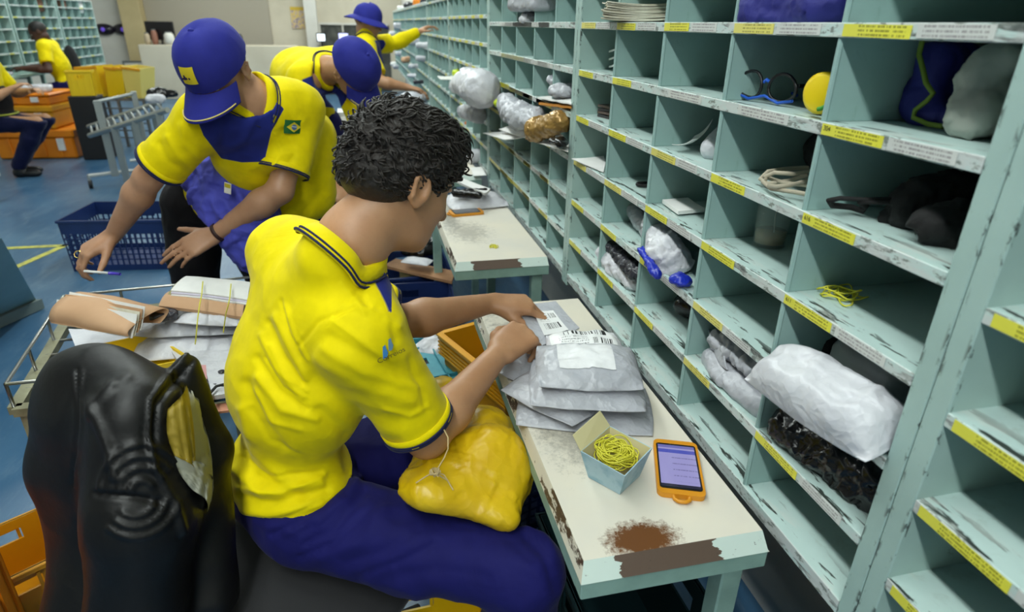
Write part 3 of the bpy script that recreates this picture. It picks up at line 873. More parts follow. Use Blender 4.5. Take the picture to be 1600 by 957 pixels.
def field_obj(name, prims, vox, mats, parent, cuts=(), subs=(), disp=None, fold=None, attr=None, smooth=1, k_pad=.02):
    lo, hi = bounds(prims, k_pad)
    F = build_field(prims, lo, hi, vox, cuts, subs)
    v, q = F.mesh(smooth)
    n = vnormals(v, q)
    if fold: v = creases(v, n, fold)
    if disp is not None: v = v+n*disp(v)[:, None]
    A = {k: fn(v) for k, fn in attr.items()} if attr else None
    return mesh_obj(name, v, q, mats, parent, world=True, attr=A)
def limb(a, b, c, r0, r1, r2, r3):
    """two bones with taper"""
    m1 = a+(b-a)*.35; m2 = b+(c-b)*.28
    return [(seg(a, m1, r0, r0*1.02), .02), (seg(m1, b, r0*1.02, r1), .02), (seg(b, m2, r1, r1*1.10), .02), (seg(m2, c, r1*1.10, r3), .02)]

def sleeve(J, side, length=.72, r0=.070, r1=.076):
    a = J['sh'+side]; b = J['el'+side]; d = unit(b-a); e = a+(b-a)*length
    pr = cutp(seg(a-d*.0, e+d*.05, r0, r1), (e, d))
    return pr, e, d
def ring(name, c, d, r, t, w_, m, parent, ex=1.0, u=None, n=36):
    """flat band around a limb: centre c, axis d"""
    d = unit(d); u = unit(u-d*np.dot(u, d)) if u is not None else unit(np.cross(d, V(.3, .2, 1))); v_ = np.cross(d, u)
    V_ = []; F_ = []
    for i in range(n):
        a = 2*PI*i/n; e = u*math.cos(a)*ex+v_*math.sin(a)
        for (rr, h) in ((r, -w_/2), (r+t, -w_/2), (r+t, w_/2), (r, w_/2)): V_.append(c+e*rr+d*h)
    for i in range(n):
        j = (i+1) % n
        for k in range(4): F_.append((i*4+k, j*4+k, j*4+(k+1) % 4, i*4+(k+1) % 4))
    return mesh_obj(name, V_, F_, m, parent, world=True)
def follow_band(name, F, c, d, w_, off, m, parent, n=48, rmax=.086, thick=.003):
    """knit band lying on the surface of a field around the axis (c, d)"""
    d = unit(d); u = unit(np.cross(d, V(.3, .2, 1))); v_ = np.cross(d, u); V_ = []; F_ = []
    def R(h, e):
        ts = np.linspace(rmax, 0.01, 60); P = c+d*h+ts[:, None]*e
        i = np.clip(np.round((P-F.lo)/F.vox).astype(int), 0, F.n-1); val = F.a[i[:, 0], i[:, 1], i[:, 2]]
        k = np.argmax(val < 0)
        return ts[k] if (val < 0).any() else .05
    es = [u*math.cos(2*PI*i/n)+v_*math.sin(2*PI*i/n) for i in range(n)]; rs = np.array([R(-.006, e) for e in es])
    rs = np.clip(rs, np.median(rs)*.85, np.median(rs)*1.18)
    for _ in range(5): rs = np.maximum((np.roll(rs, 1)+rs*2+np.roll(rs, -1))/4, rs*.995)
    for i in range(n):
        e = es[i]; r = rs[i]+off
        V_ += [c+e*(r-thick)-d*w_/2, c+e*r-d*w_/2, c+e*r+d*w_/2, c+e*(r-thick)+d*w_/2]
    for i in range(n):
        j = (i+1) % n
        for k in range(4): F_.append((i*4+k, j*4+k, j*4+(k+1) % 4, i*4+(k+1) % 4))
    return mesh_obj(name, V_, F_, m, parent, world=True)

def cap(c, B, s, parent, mcloth=None, badge=True, bill=True, bucket=False):
    """B columns: facing, side, up"""
    mcloth = mcloth or m_capblue
    f, r, u = B[:, 0], B[:, 1], B[:, 2]
    # dome with six panels
    n, k = 48, 14; Vv = []; Fq = []
    for i in range(k+1):
        ph = (PI/2)*i/k
        for j in range(n):
            a = 2*PI*j/n
            seamd = abs(((a/(PI/3)+.5) % 1)-.5)
            rr = 1-.018*math.exp(-(seamd/.05)**2)*math.cos(ph)
            x = .108*math.cos(a)*math.cos(ph)**.8*rr; y = .086*math.sin(a)*math.cos(ph)**.8*rr; z = .105*math.sin(ph)**.9*(1+.04*math.cos(a))-.012
            q = V(x, y, z); q = q*(1+.02*noise(q*1.0, 28, 5))
            Vv.append(c+B@(q*s))
    for i in range(k):
        for j in range(n): Fq.append((i*n+j, i*n+(j+1) % n, (i+1)*n+(j+1) % n, (i+1)*n+j))
    o = mesh_obj('cap', Vv, Fq, mcloth, parent, world=True)
    MB().lathe([(.0001, .006), (.006, .004), (.008, 0), (.008, -.003)], c+B@(V(0, 0, .094)*s), 12, R=B).build('cap_button', mcloth, o, world=True, smooth=True)
    if bucket:
        Vv = []; Fq = []
        prof = [(.0, 0.0), (.25, -.006), (.6, -.018), (1, -.034)]
        for q, (t, h) in enumerate(prof):
            for j in range(n):
                a = 2*PI*j/n; x = (.108+.062*t)*math.cos(a); y = (.086+.062*t)*math.sin(a); z = -.012+h+.006*math.sin(3*a+1)*t
                Vv.append(c+B@(V(x, y, z)*s))
        m2 = len(Vv)
        for p in list(Vv[:m2]): Vv.append(p-u*.003)
        for q in range(len(prof)-1):
            for j in range(n):
                a_, b_ = q*n+j, q*n+(j+1) % n; Fq.append((a_, a_+n, b_+n, b_)); Fq.append((a_+m2, b_+m2, b_+n+m2, a_+n+m2))
        q = len(prof)-1
        for j in range(n): a_, b_ = q*n+j, q*n+(j+1) % n; Fq.append((a_, a_+m2, b_+m2, b_))
        mesh_obj('hat_brim', Vv, Fq, mcloth, o, world=True)
        return o
    if bill:
        Vv = []; Fq = []; nu, nv = 24, 8
        for i in range(nv+1):
            t = i/nv
            for j in range(nu+1):
                a = -1.12+2.24*j/nu
                x0 = .107*math.cos(a); y0 = .085*math.sin(a)
                L = .078*math.cos(a*1.15)**.6 if math.cos(a*1.15) > 0 else 0
                x = x0+L*t; y = y0*(1+.06*t); z = -.014-.020*t*1.0-.030*(y/.085)**2*(.4+.6*t)
                Vv.append(V(x, y, z))
        top = [c+B@(p*s) for p in Vv]; bot = [c+B@((p-V(0, 0, .0035))*s) for p in Vv]; M_ = len(top)
        for i in range(nv):
            for j in range(nu):
                a_ = i*(nu+1)+j; Fq.append((a_, a_+nu+1, a_+nu+2, a_+1)); Fq.append((a_+M_, a_+1+M_, a_+nu+2+M_, a_+nu+1+M_))
        for j in range(nu): a_ = nv*(nu+1)+j; Fq.append((a_, a_+M_, a_+1+M_, a_+1))
        b = mesh_obj('cap_brim', top+bot, Fq, mcloth, o, world=True)
        # piping near the brim edge
        pts = [c+B@((Vv[(nv-1)*(nu+1)+j]*.55+Vv[nv*(nu+1)+j]*.45+V(0, 0, .0014))*s) for j in range(1, nu)]
        MB().tube(pts, .0019*s, n=6).build('brim_piping', mat('piping_yellow', (226, 206, 120), .6), o, world=True, smooth=True)
    if badge:
        g = 6; Vv = []; Fq = []
        for i in range(g+1):
            for j in range(g+1):
                yy = -.020+.040*j/g; zz = .022+.040*i/g
                # project on the dome front
                ph = math.asin(min(1, max(0, (zz+.012)/(.105*1.04)))**(1/.9)); cr = math.cos(ph)**.8
                xx = .108*cr*math.sqrt(max(0, 1-(yy/(.086*cr))**2))+.0035
                Vv.append(c+B@(V(xx, yy, zz)*s))
        for i in range(g):
            for j in range(g): Fq.append((i*(g+1)+j, i*(g+1)+j+1, (i+1)*(g+1)+j+1, (i+1)*(g+1)+j))
        bd = mesh_obj('cap_badge', Vv, Fq, m_capyel, o, world=True)
        # emblem: a little bird-like swoosh and a dot, embroidered in navy
        X = B@V(0, 1, 0); Y = unit(B@V(-.35, 0, 1)); O = c+B@(V(.1050, 0, .046)*s)+B@V(.0062, 0, -.001)
        poly = [(-.006, .002), (-.002, .004), (-.001, .010), (.003, .009), (.004, .003), (.012, .0), (.011, -.003), (.002, -.004), (-.006, -.002)]
        mesh_obj('badge_emblem', [O+X*a*s+Y*b_*s for a, b_ in poly], [tuple(range(len(poly)))], mat('emblem_navy', (40, 24, 60), .7), bd, world=True, smooth=False)
        mesh_obj('badge_emblem', [O+X*(-.011+.003*math.cos(q))*s+Y*.003*math.sin(q)*s for q in np.linspace(0, 2*PI, 9)[:-1]], [tuple(range(8))], mat('emblem_navy', (40, 24, 60), .7), bd, world=True, smooth=False)
    return o

def to_px(v):
    d = v-CAM; w_ = d@_F
    return np.stack([800+FPX*(d@_R)/w_, 478.5-FPX*(d@_U)/w_], -1)
def creases(v, n, L):
    """cloth creases: polylines drawn over the near side of the garment, (points, height, width in px)"""
    q = to_px(v); near = np.clip(-((n*(v-CAM)/np.linalg.norm(v-CAM, axis=1)[:, None]).sum(1))*3, 0, 1); d = np.zeros(len(v))
    for pts, amp, w_ in L:
        best = np.full(len(v), 1e3)
        for i in range(len(pts)-1):
            a, b = V(pts[i]), V(pts[i+1]); ab = b-a; t = np.clip(((q-a)@ab)/(ab@ab), 0, 1); best = np.minimum(best, np.linalg.norm(q-a-t[:, None]*ab, axis=1)*(1+.6*np.abs(t-.5)*(len(pts) == 2)))
        d += amp*np.exp(-(best/w_)**2)
    return v+n*(d*near)[:, None]
def px_panel(poly, side=0.0):
    """sewn-in panel given by its outline as seen on the near side of the shirt"""
    poly = [V(p) for p in poly]
    def fn(v, B, sh):
        q = to_px(v); d = np.full(len(q), 1e3); ins = np.zeros(len(q), bool)
        for i in range(len(poly)):
            a, b = poly[i], poly[(i+1) % len(poly)]; ab = b-a; t = np.clip(((q-a)@ab)/(ab@ab), 0, 1); d = np.minimum(d, np.linalg.norm(q-a-t[:, None]*ab, axis=1))
            c = ((a[1] > q[:, 1]) != (b[1] > q[:, 1])); xx = (b[0]-a[0])*(q[:, 1]-a[1])/((b[1]-a[1]) if abs(b[1]-a[1]) > 1e-6 else 1e-6)+a[0]; ins ^= c & (q[:, 0] < xx)
        sd = np.where(ins, -d, d)*.004
        f = (v-sh)@B[:, 0]
        return np.maximum(sd, (-.02+side-f)*.5)
    return fn
def make_person(J, name_label, skin, vox=.006, hands=True, shirt_mat=None, trouser_mat=None, sleeve_len=.72, panel=None, shirt_fold=None, trou_fold=None,
                fat=1.0, hair=None, headwear=None, collar=True, group=None, hem=None, handspec=None, collar_up=.0, sl_r=(.070, .076), extra_shirt=(), shirt_cuts=(), shoe=True, cuff=True, legs=True, hs=1.0, pants_r=1.0, trou_cuts=()):
    hp = (J['hipR']+J['hipL'])/2
    base = V(hp[0], hp[1], 0)
    t = empty('person', base); tag(t, name_label, 'person', group)
    # ---- body: one continuous surface
    P, B, B2 = torso_prims(J, fat*.90, -.012)
    P = list(P)
    hc, hf, hu = J['head'], unit(J['hf']), J['hu']
    H, dents, HB = head_prims(hc, hf, hu, hs)
    sh = (J['shR']+J['shL'])/2
    nb = J.get('nb', sh+B[:, 2]*.055-B[:, 0]*.012)
    P.append((seg(sh+B[:, 2]*.01-B[:, 0]*.01, nb, .070, .060), .03))
    P.append((seg(nb, hc-HB[:, 2]*.055*hs-HB[:, 0]*.020*hs, .058*hs, .056*hs), .03))
    for s_ in 'RL':
        P += limb(J['sh'+s_], J['el'+s_], J['wr'+s_], .050, .040, .034, .026)
        if legs:
            P += limb(J['hip'+s_], J['kn'+s_], J['an'+s_], .066, .044, .045, .034)
    arms_end = len(P)
    P += H
    for s_ in 'RL':
        sp = (handspec or {}).get(s_)
        if sp is None:
            d = unit(J['wr'+s_]-J['el'+s_]); n = unit(np.cross(d, V(0, 0, 1)))*(1 if s_ == 'R' else -1)
            sp = dict(d=d, n=V(0, 0, 1) if abs(d[2]) < .7 else n, thumb=unit(J['wrL' if s_ == 'R' else 'wrR']-J['wr'+s_]), curl=(.4, .45, .5, .55))
        P += hand_prims(J['wr'+s_]+unit(sp['d'])*.004, sp['d'], sp['n'], sp['thumb'], sp.get('curl', (.4,)*4), sp.get('spread', .06), sp.get('s', 1.0), sp.get('tcurl', .35), sp.get('tout', .75))
    lo, hi = bounds(P)
    F = build_field(P, lo, hi, vox, subs=dents)
    v, q = F.mesh(1)
    body = mesh_obj('body', v, q, skin, t, world=True)
    eyes(hc, HB, hs, t)
    # ---- polo shirt
    T, B, B2 = torso_prims(J, fat, .012)
    T = list(T)
    hem_p = hem if hem is not None else (hp+B2[:, 2]*.0, -B2[:, 2])
    SL = {}
    for s_ in 'RL':
        pr, e, d = sleeve(J, s_, sleeve_len, *sl_r); T.append((pr, .035)); SL[s_] = (e, d)
    T.append((seg(sh+B[:, 2]*.0, nb, .078, .070), .03))
    neckcut = (nb+B[:, 2]*.012, B[:, 2]+(-B[:, 0])*-.25)
    T += list(extra_shirt)
    hole = seg(nb+B[:, 2]*.012, nb+B[:, 2]*.14+B[:, 0]*.04, .074, .15)
    if 'collar' in J: C0, e1_, n1_ = J['collar']; T.append((seg(sh, C0-n1_*.045, .085, .062), .03)); hole = seg(C0+n1_*.006, C0+n1_*.15, .070, .17)
    lo, hi = bounds(T, .03)
    FS = build_field(T, lo, hi, vox, cuts=[hem_p]+list(shirt_cuts), subs=[(hole, .004)])
    v, q = FS.mesh(2)
    n = vnormals(v, q)
    if shirt_fold: v = creases(v, n, shirt_fold)
    v = v+n*(.0035*fbm(v, 9, 3)+.0012*ridge(v, 22, 8))[:, None]
    pan = panel(v, B, sh) if panel else np.ones(len(v))
    shirt = mesh_obj('polo_shirt', v, q, shirt_mat or m_shirt, t, world=True, attr={'panel': pan})
    if cuff:
        for s_ in 'RL':
            e, d = SL[s_]
            follow_band('sleeve_cuff', FS, e-d*.011, d, .020, .0035, m_yknit, shirt)
            follow_band('cuff_stripe', FS, e-d*.006, d, .004, .0050, m_navy, shirt)
            follow_band('cuff_stripe', FS, e-d*.000, d, .006, .0040, m_navy, shirt)
    if collar:
        # turned-down collar: strip around the neck opening, wider at the front points
        Vv = []; Fq = []; nn = 48
        f_, l_, u_ = B[:, 0], B[:, 1], B[:, 2]
        nd = unit(hc-HB[:, 2]*.05-nb); cu = unit(u_*.65+nd*.35); cf = unit(f_-cu*np.dot(f_, cu)); clat = np.cross(cu, cf)
        ax = nb+cf*.004+cu*collar_up; rr0 = .090
        if 'collar' in J: ax, cf, cu = J['collar']; clat = np.cross(cu, cf); rr0 = .080
        def surf(rad, e):
            hs = np.linspace(.09, -.11, 120); Pp = ax+e*rad+hs[:, None]*cu
            i = np.clip(np.round((Pp-FS.lo)/FS.vox).astype(int), 0, FS.n-1); val = FS.a[i[:, 0], i[:, 1], i[:, 2]]
            k = np.argmax(val < 0); return hs[k] if (val < 0).any() else -.05
        ang_ = [PI*.95*(2*j/nn-1) for j in range(nn+1)]
        hb_ = np.array([surf(rr0+.010*(1-math.cos(a))/2, -cf*math.cos(a)+clat*math.sin(a)) for a in ang_])
        for _ in range(6): hb_[1:-1] = (hb_[:-2]+hb_[1:-1]*2+hb_[2:])/4
        hb_ = np.clip(hb_, -.075, .045)
        for j in range(nn+1):
            a = ang_[j]; e = -cf*math.cos(a)+clat*math.sin(a); fr = (1-math.cos(a))/2
            rb_ = rr0+.010*fr; rt = rr0-.023+.004*fr; hb = hb_[j]+.002-.006*fr**4; ht = hb+.034
            top = ax+e*rt+cu*ht; out = ax+e*(rt+.008)+cu*(ht-.001); bot = ax+e*rb_+cu*hb
            inn = ax+e*(rt-.003)+cu*(hb-.02)
            Vv += [inn, top, out, bot, bot-e*.004-cu*.002]
        for j in range(nn):
            for k in range(4): a_ = j*5+k; Fq.append((a_, a_+5, a_+6, a_+1))
        cl = mesh_obj('collar', Vv, Fq, m_yknit, shirt, world=True)
        for (tt, w_) in ((.05, .0024), (.28, .0020)):
            pts = [(V(Vv[j*5+3])*(1-tt)+V(Vv[j*5+2])*tt)+unit(V(Vv[j*5+3])-ax)*.0022+cu*.0012 for j in range(nn+1)]
            MB().tube(pts, w_, n=6).build('collar_stripe', m_navy, cl, world=True, smooth=True)
    # ---- trousers
    if legs:
        k = 1.0*pants_r
        Q = [(ell(hp+B2[:, 2]*.02, V(.122, .162, .12)*fat, B2), .05)]
        for s_ in 'RL':
            a, b_, c_ = J['hip'+s_], J['kn'+s_], J['an'+s_]
            Q += [(seg(a, a+(b_-a)*.5, .095*k, .088*k), .05), (seg(a+(b_-a)*.5, b_, .088*k, .073*k), .03), (seg(b_, b_+(c_-b_)*.4, .073*k, .072*k), .03), (seg(b_+(c_-b_)*.4, c_, .072*k, .062*k), .03)]
        wl = (hp+B2[:, 2]*.10, B2[:, 2])
        def dsp(v): return .005*fbm(v, 8, 11)+.003*ridge(v, 14, 12)+.0015*ridge(v*V(1, 1, .5), 30, 14)
        field_obj('trousers', Q, max(vox, .006), trouser_mat or m_trou, t, cuts=[wl]+list(trou_cuts), fold=trou_fold, disp=dsp, smooth=2)
        if shoe:
            for s_ in 'RL':
                c_ = J['an'+s_]; fd = unit(V(J['toe'+s_])-V(c_[0], c_[1], 0)) if 'toe'+s_ in J else unit(V(J['f'][0], J['f'][1], 0)); fd = unit(V(fd[0], fd[1], 0))
                g = V(c_[0], c_[1], .045)
                Q = [(ell(g-fd*.02, V(.055, .045, .05), basis(fd, z=(0, 0, 1))), .02), (ell(g+fd*.10-V(0, 0, .01), V(.085, .046, .038), basis(fd, z=(0, 0, 1))), .03), (seg(g, g+V(0, 0, .05), .045), .02)]
                field_obj('shoe', Q, .008, m_shoe, t, cuts=[(V(0, 0, 0.003), (0, 0, -1))])
    if headwear:
        headwear(hc, HB, hs, t)
    if hair:
        hair(hc, HB, hs, t)
    return t, B, B2, HB, FS, F
def crop_hair(c, B, s, t, lo=-.02):
    """close-cropped hair under a cap or on its own"""
    P = [(ell(c+B@(V(-.010, 0, .028)*s), V(.1005, .0785, .0905)*s, B), 0)]
    face = (c+B@(V(.062, 0, 0)*s), B@V(1, 0, .25)); low = (c+B@(V(-.02, 0, -.030)*s), B@V(-.35, 0, -1))
    def att(v): q = (v-c)@B; return (q[:, 2]+.022)*1.0
    field_obj('hair', P, .004, m_crop, t, cuts=[face, low], attr={'panel': att})
# ================================================================ the seated sorter in the middle
Jm = dict(shR=V(-.662, 1.000, .990), shL=V(-.810, 1.290, 1.055), elR=V(-.562, 1.015, .757), elL=V(-.600, 1.335, .855),
          wrR=at(779, 553, z=.825), wrL=at(768, 474, z=.838), hipR=V(-.800, 1.050, .560), hipL=V(-.900, 1.205, .560),
          knR=V(-.405, .845, .540), knL=V(-.440, 1.250, .560), anR=V(-.395, .900, .12), anL=V(-.42, 1.28, .12),
          spine=V(-.815, 1.130, .82), f=V(.83, .56, 0), nb=at(554, 374, d=1.115), head=V(-.578, 1.140, 1.240), hf=V(.80, .42, -.46), hu=V(.30, .22, 1))
_e1 = unit(V(.645, .03, -.80)); _n1 = V(.10, .06, .12); _n1 = unit(_n1-_e1*np.dot(_n1, _e1)); Jm['collar'] = (at(546, 378, d=1.10), _e1, _n1)
def dense_wavy_hair(c, B, s, t):
    P = [(ell(c+B@(V(-.012, 0, .038)*s), V(.104, .086, .094)*s, B), 0), (ell(c+B@(V(.045, 0, .078)*s), V(.056, .070, .046)*s, B), .03),
         (ell(c+B@(V(-.055, 0, -.012)*s), V(.056, .071, .050)*s, B), .03)]
    cuts = []
    F = Field(*[x for x in bounds(P, .03)], .0032)
    for p, k in P: F.add(p, k)
    # clear the face, the ears and the nape
    F.sub(ell(c+B@(V(.100, 0, -.040)*s), V(.072, .12, .080)*s, B), .012)
    [F.sub(ell(c+B@(V(.008, sg*.088, -.026)*s), V(.030, .03, .034)*s, B), .008) for sg in (1, -1)]
    F.cut(c+B@(V(-.03, 0, -.068)*s), B@V(-.15, 0, -1))
    v, q = F.mesh(1); n = vnormals(v, q)
    loc = (v-c)@B
    top = np.clip((loc[:, 2]+.06)/.09, 0.12, 1)
    wav = ridge(np.stack([loc[:, 0]*1.4, loc[:, 1], loc[:, 2]], 1)+.006*np.stack([noise(loc, 60, 1), noise(loc, 60, 2), noise(loc, 60, 3)], 1), 75, 4)
    d = top*(.0050*wav+.0030*noise(loc, 130, 9)+.004*noise(loc, 34, 2))+.0004
    v = v+n*d[:, None]
    V_ = [v]; F_ = [q]; off = len(v)
    me = mesh_obj('hair', v, q, m_hair, t, world=True)
    # wavy locks over the crown, part of the same head of hair
    r = random.Random(4); m = MB()
    idx = [i for i in r.sample(range(len(v)), 2600) if top[i] > .3]
    for i in idx[:1150]:
        p = v[i]; nn = n[i]; tdir = B@V(.6, r.uniform(-.7, .7), -.15); tdir = unit(tdir-nn*np.dot(tdir, nn)+nn*.12); sd = np.cross(tdir, nn)
        L = r.uniform(.014, .028)*(1.25 if loc[i, 2] > .08 else .8); ph = r.uniform(0, 6.28); am = r.uniform(.002, .0045); pts = []
        for k in range(6):
            u = k/5; pts.append(p+tdir*L*u+sd*am*math.sin(ph+u*4.2)+nn*(.003*math.sin(u*PI)*1.6-.0028*u+.0015*math.sin(ph+3+u*5)))
        m.tube(pts, [.0012, .0019, .0020, .0017, .0012, .0004], n=4, cap=False)
    o = mesh_obj('hair_locks', np.array(m.v), m.f, m_hair, me, world=True)
def man_panel(v, B, sh):
    q = (v-sh)@B     # facing, left, up
    # blue breast panel: front of the chest below the shoulder seam, clear of sleeve and collar
    a = .030-q[:, 0]                       # front side
    b = np.abs(q[:, 1])-.150
    cc = -(q[:, 2]+.30); dd = q[:, 2]-.10
    return np.maximum(np.maximum(a, b), np.maximum(cc, dd))
sf = [([(432, 495), (455, 545), (478, 592)], .005, 6), ([(420, 505), (444, 560), (470, 600)], -.005, 6),
      ([(410, 525), (436, 580), (470, 622)], .005, 6), ([(402, 560), (432, 610), (476, 640)], -.005, 7),
      ([(404, 590), (440, 640), (495, 655)], .005, 7), ([(384, 600), (410, 660), (440, 700)], -.006, 9),
      ([(380, 640), (395, 700), (440, 745)], .007, 9), ([(372, 690), (400, 745), (470, 775)], -.007, 9),
      ([(370, 735), (410, 770), (500, 752)], .010, 9), ([(376, 775), (430, 787), (510, 765)], -.007, 7),
      ([(376, 798), (420, 805), (500, 786)], .006, 7), ([(500, 560), (560, 600), (640, 625)], .005, 12),
      ([(490, 592), (540, 640), (620, 662)], -.006, 13), ([(515, 525), (580, 562), (655, 590)], -.005, 11),
      ([(505, 545), (570, 582), (650, 605)], .004, 8), ([(590, 485), (612, 500), (620, 530)], -.004, 7),
      ([(560, 480), (600, 492), (622, 512)], .004, 6), ([(540, 700), (545, 740), (480, 752)], -.006, 9),
      ([(500, 645), (560, 695), (620, 695)], -.006, 12),
      ([(440, 470), (452, 520), (470, 560)], -.003, 3), ([(448, 478), (462, 525), (482, 562)], .003, 3), ([(425, 540), (448, 590), (480, 612)], .003, 3), ([(415, 560), (440, 606), (478, 628)], -.003, 3),
      ([(398, 610), (425, 660), (470, 672)], .003, 4), ([(392, 640), (420, 690), (468, 712)], -.003, 4), ([(376, 715), (420, 745), (500, 738)], -.004, 4), ([(374, 762), (440, 772), (508, 742)], .004, 4), ([(378, 808), (440, 812), (505, 780)], -.003, 3),
      ([(520, 500), (560, 530), (600, 560)], .003, 5), ([(640, 560), (655, 600), (665, 640)], -.003, 5), ([(600, 640), (640, 650), (668, 636)], .003, 4),
      ([(565, 440), (548, 470), (520, 500)], -.002, 3), ([(545, 430), (560, 455), (575, 480)], -.003, 4), ([(535, 445), (552, 465), (568, 490)], .003, 4), ([(468, 540), (498, 503), (560, 478)], -.003, 3)]
tf = [([(425, 835), (470, 815), (520, 770)], -.006, 5), ([(470, 870), (520, 850), (575, 800)], -.005, 5), ([(500, 815), (545, 780), (560, 750)], .005, 5), ([(610, 770), (640, 760), (700, 765)], -.003, 6), ([(560, 900), (620, 880), (680, 850)], -.004, 6), ([(700, 830), (780, 850), (840, 900)], .003, 8), ([(820, 840), (850, 870), (865, 920)], -.004, 7),
      ([(440, 800), (500, 790), (535, 760)], -.006, 8), ([(450, 830), (510, 800), (560, 745)], .005, 8), ([(480, 850), (520, 830), (570, 770)], -.007, 8),
      ([(500, 870), (560, 850), (600, 800)], .004, 9), ([(540, 880), (600, 862), (650, 830)], -.005, 9), ([(600, 905), (680, 890), (760, 900)], -.003, 10)]
hR = dict(d=at(838, 506, z=.845)-at(779, 553, z=.825), n=V(-.25, -.50, .85), thumb=V(-.5, .8, .1), curl=(.65, .78, .85, .9), tcurl=.35, tout=.55, spread=.02, s=1.10)
hL = dict(d=at(828, 476, z=.832)-at(768, 474, z=.838), n=V(-.10, -.10, 1), thumb=V(.2, -1, -.1), curl=(.50, .70, .8, .85), tcurl=.3, tout=.45, spread=.02, s=1.05)
man_px = px_panel([(540, 396), (556, 440), (574, 474), (612, 490), (612, 440), (580, 400), (560, 380)], .02)
man, mB, mB2, mHB, mFS, mF = make_person(Jm, 'seated person with bare wavy black hair, yellow polo, sorting grey packets at the desk', m_skinA, fat=.93, vox=.0042,
    panel=man_px, shirt_fold=sf, trou_fold=tf, hair=dense_wavy_hair, collar_up=.02, sl_r=(.070, .069), handspec={'R': hR, 'L': hL}, sleeve_len=.84, hem=(V(-.90, 1.12, .60), V(.25, .1, -1)))
# sleeve print: two blue flashes over a small word
_sp = V(-.640, .930, .965)
def front_panel(v, B, sh):
    q = (v-sh)@B
    a = .020-q[:, 0]; b = np.abs(q[:, 1])-.135-.05*np.clip(q[:, 2]+.12, 0, .2); cc = -(q[:, 2]+.27); dd = q[:, 2]-.055
    return np.maximum(np.maximum(a, b), np.maximum(cc, dd))
def with_cap(cs=1.08, **kw):
    def fn(c, B, s, t):
        # cap pulled down a little over the brow
        f, r, u = B[:, 0], B[:, 1], B[:, 2]
        u2 = unit(u+f*.10); f2 = unit(f-u2*np.dot(f, u2))
        cap(c+u*.030*s, np.array([f2, r, u2]).T, s*cs, t, **kw)
    return fn
# ---- the worker leaning over the trolley
J2 = dict(shR=V(-1.105, 2.075, 1.222), shL=V(-.835, 2.215, 1.238), elR=at(232, 278, d=1.93), wrR=at(177, 368, d=2.05), elL=at(438, 298, d=2.02), wrL=at(337, 366, d=2.06),
          hipR=at(296, 318, d=2.28), hipL=at(388, 330, d=2.36), spine=at(424, 262, d=2.16), knR=V(-1.33, 2.44, .47), knL=V(-1.06, 2.50, .46), anR=V(-1.31, 2.60, .10), anL=V(-1.04, 2.66, .10),
          f=V(-.45, -.85, 0), head=at(340, 106, d=1.80), hf=V(-.36, -.72, -.60), hu=V(-.20, -.42, .85))
h2R = dict(d=at(116, 404, d=2.0)-J2['wrR'], n=V(-.35, -.35, .85), thumb=V(.6, -.5, -.6), curl=(.62, .66, .7, .72), tcurl=.15, tout=.75, s=1.06)
h2L = dict(d=at(272, 398, z=.80)-J2['wrL'], n=V(-.1, -.75, .7), thumb=V(-.6, .3, .6), curl=(.22, .18, .22, .3), tcurl=.05, tout=.75, s=1.0, spread=.03)
cr2 = [([(385, 120), (420, 150), (430, 190)], -.003, 4), ([(430, 210), (440, 240), (420, 268)], .005, 6), ([(445, 205), (462, 240), (440, 270)], -.005, 6), ([(470, 190), (490, 240), (470, 280)], .004, 8),
       ([(262, 215), (275, 240), (300, 262)], .005, 5), ([(250, 225), (262, 252), (290, 268)], -.005, 5), ([(285, 195), (290, 225), (310, 245)], .005, 5), ([(350, 180), (350, 215), (345, 250)], -.005, 6),
       ([(400, 180), (380, 220), (350, 235)], .005, 7), ([(480, 290), (450, 330), (420, 355)], .005, 8), ([(500, 300), (470, 340), (430, 370)], -.006, 8)]
panel2 = px_panel([(296, 158), (318, 212), (346, 248), (378, 254), (413, 253), (424, 206), (444, 170), (404, 136), (384, 170), (340, 150)], .0)
p2, B_, B2_, HB_, FS2, _ = make_person(J2, 'bending person in blue cap with square yellow badge, reaching both hands over the wire trolley', m_skinB, vox=.0055, panel=panel2,
    shirt_fold=cr2, headwear=with_cap(badge=True), hair=lambda c, B, s, t: crop_hair(c, B, s, t), handspec={'R': h2R, 'L': h2L}, trouser_mat=m_blacktr, sleeve_len=.78, fat=.95, collar_up=.02,
    extra_shirt=[(seg(at(478, 215, d=2.18), at(478, 300, d=2.24), .105, .095), .05), (seg(at(478, 300, d=2.24), at(430, 345, d=2.22), .09, .07), .05)])
ring('wristband', J2['wrL']-unit(J2['wrL']-J2['elL'])*.012, J2['wrL']-J2['elL'], .029, .003, .012, mat('dark_band', (52, 26, 24), .6), p2)
MB().tube([J2['wrR']+unit(h2R['d'])*.118+V(.012*math.cos(a), .004*math.sin(a), .004+.011*math.sin(a)) for a in np.linspace(0, 2*PI, 14)[:-1]], .0018, n=6, closed=True).build('finger_ring', mat('gold_ring', (226, 196, 120), .25, 1.0), p2, world=True, smooth=True)
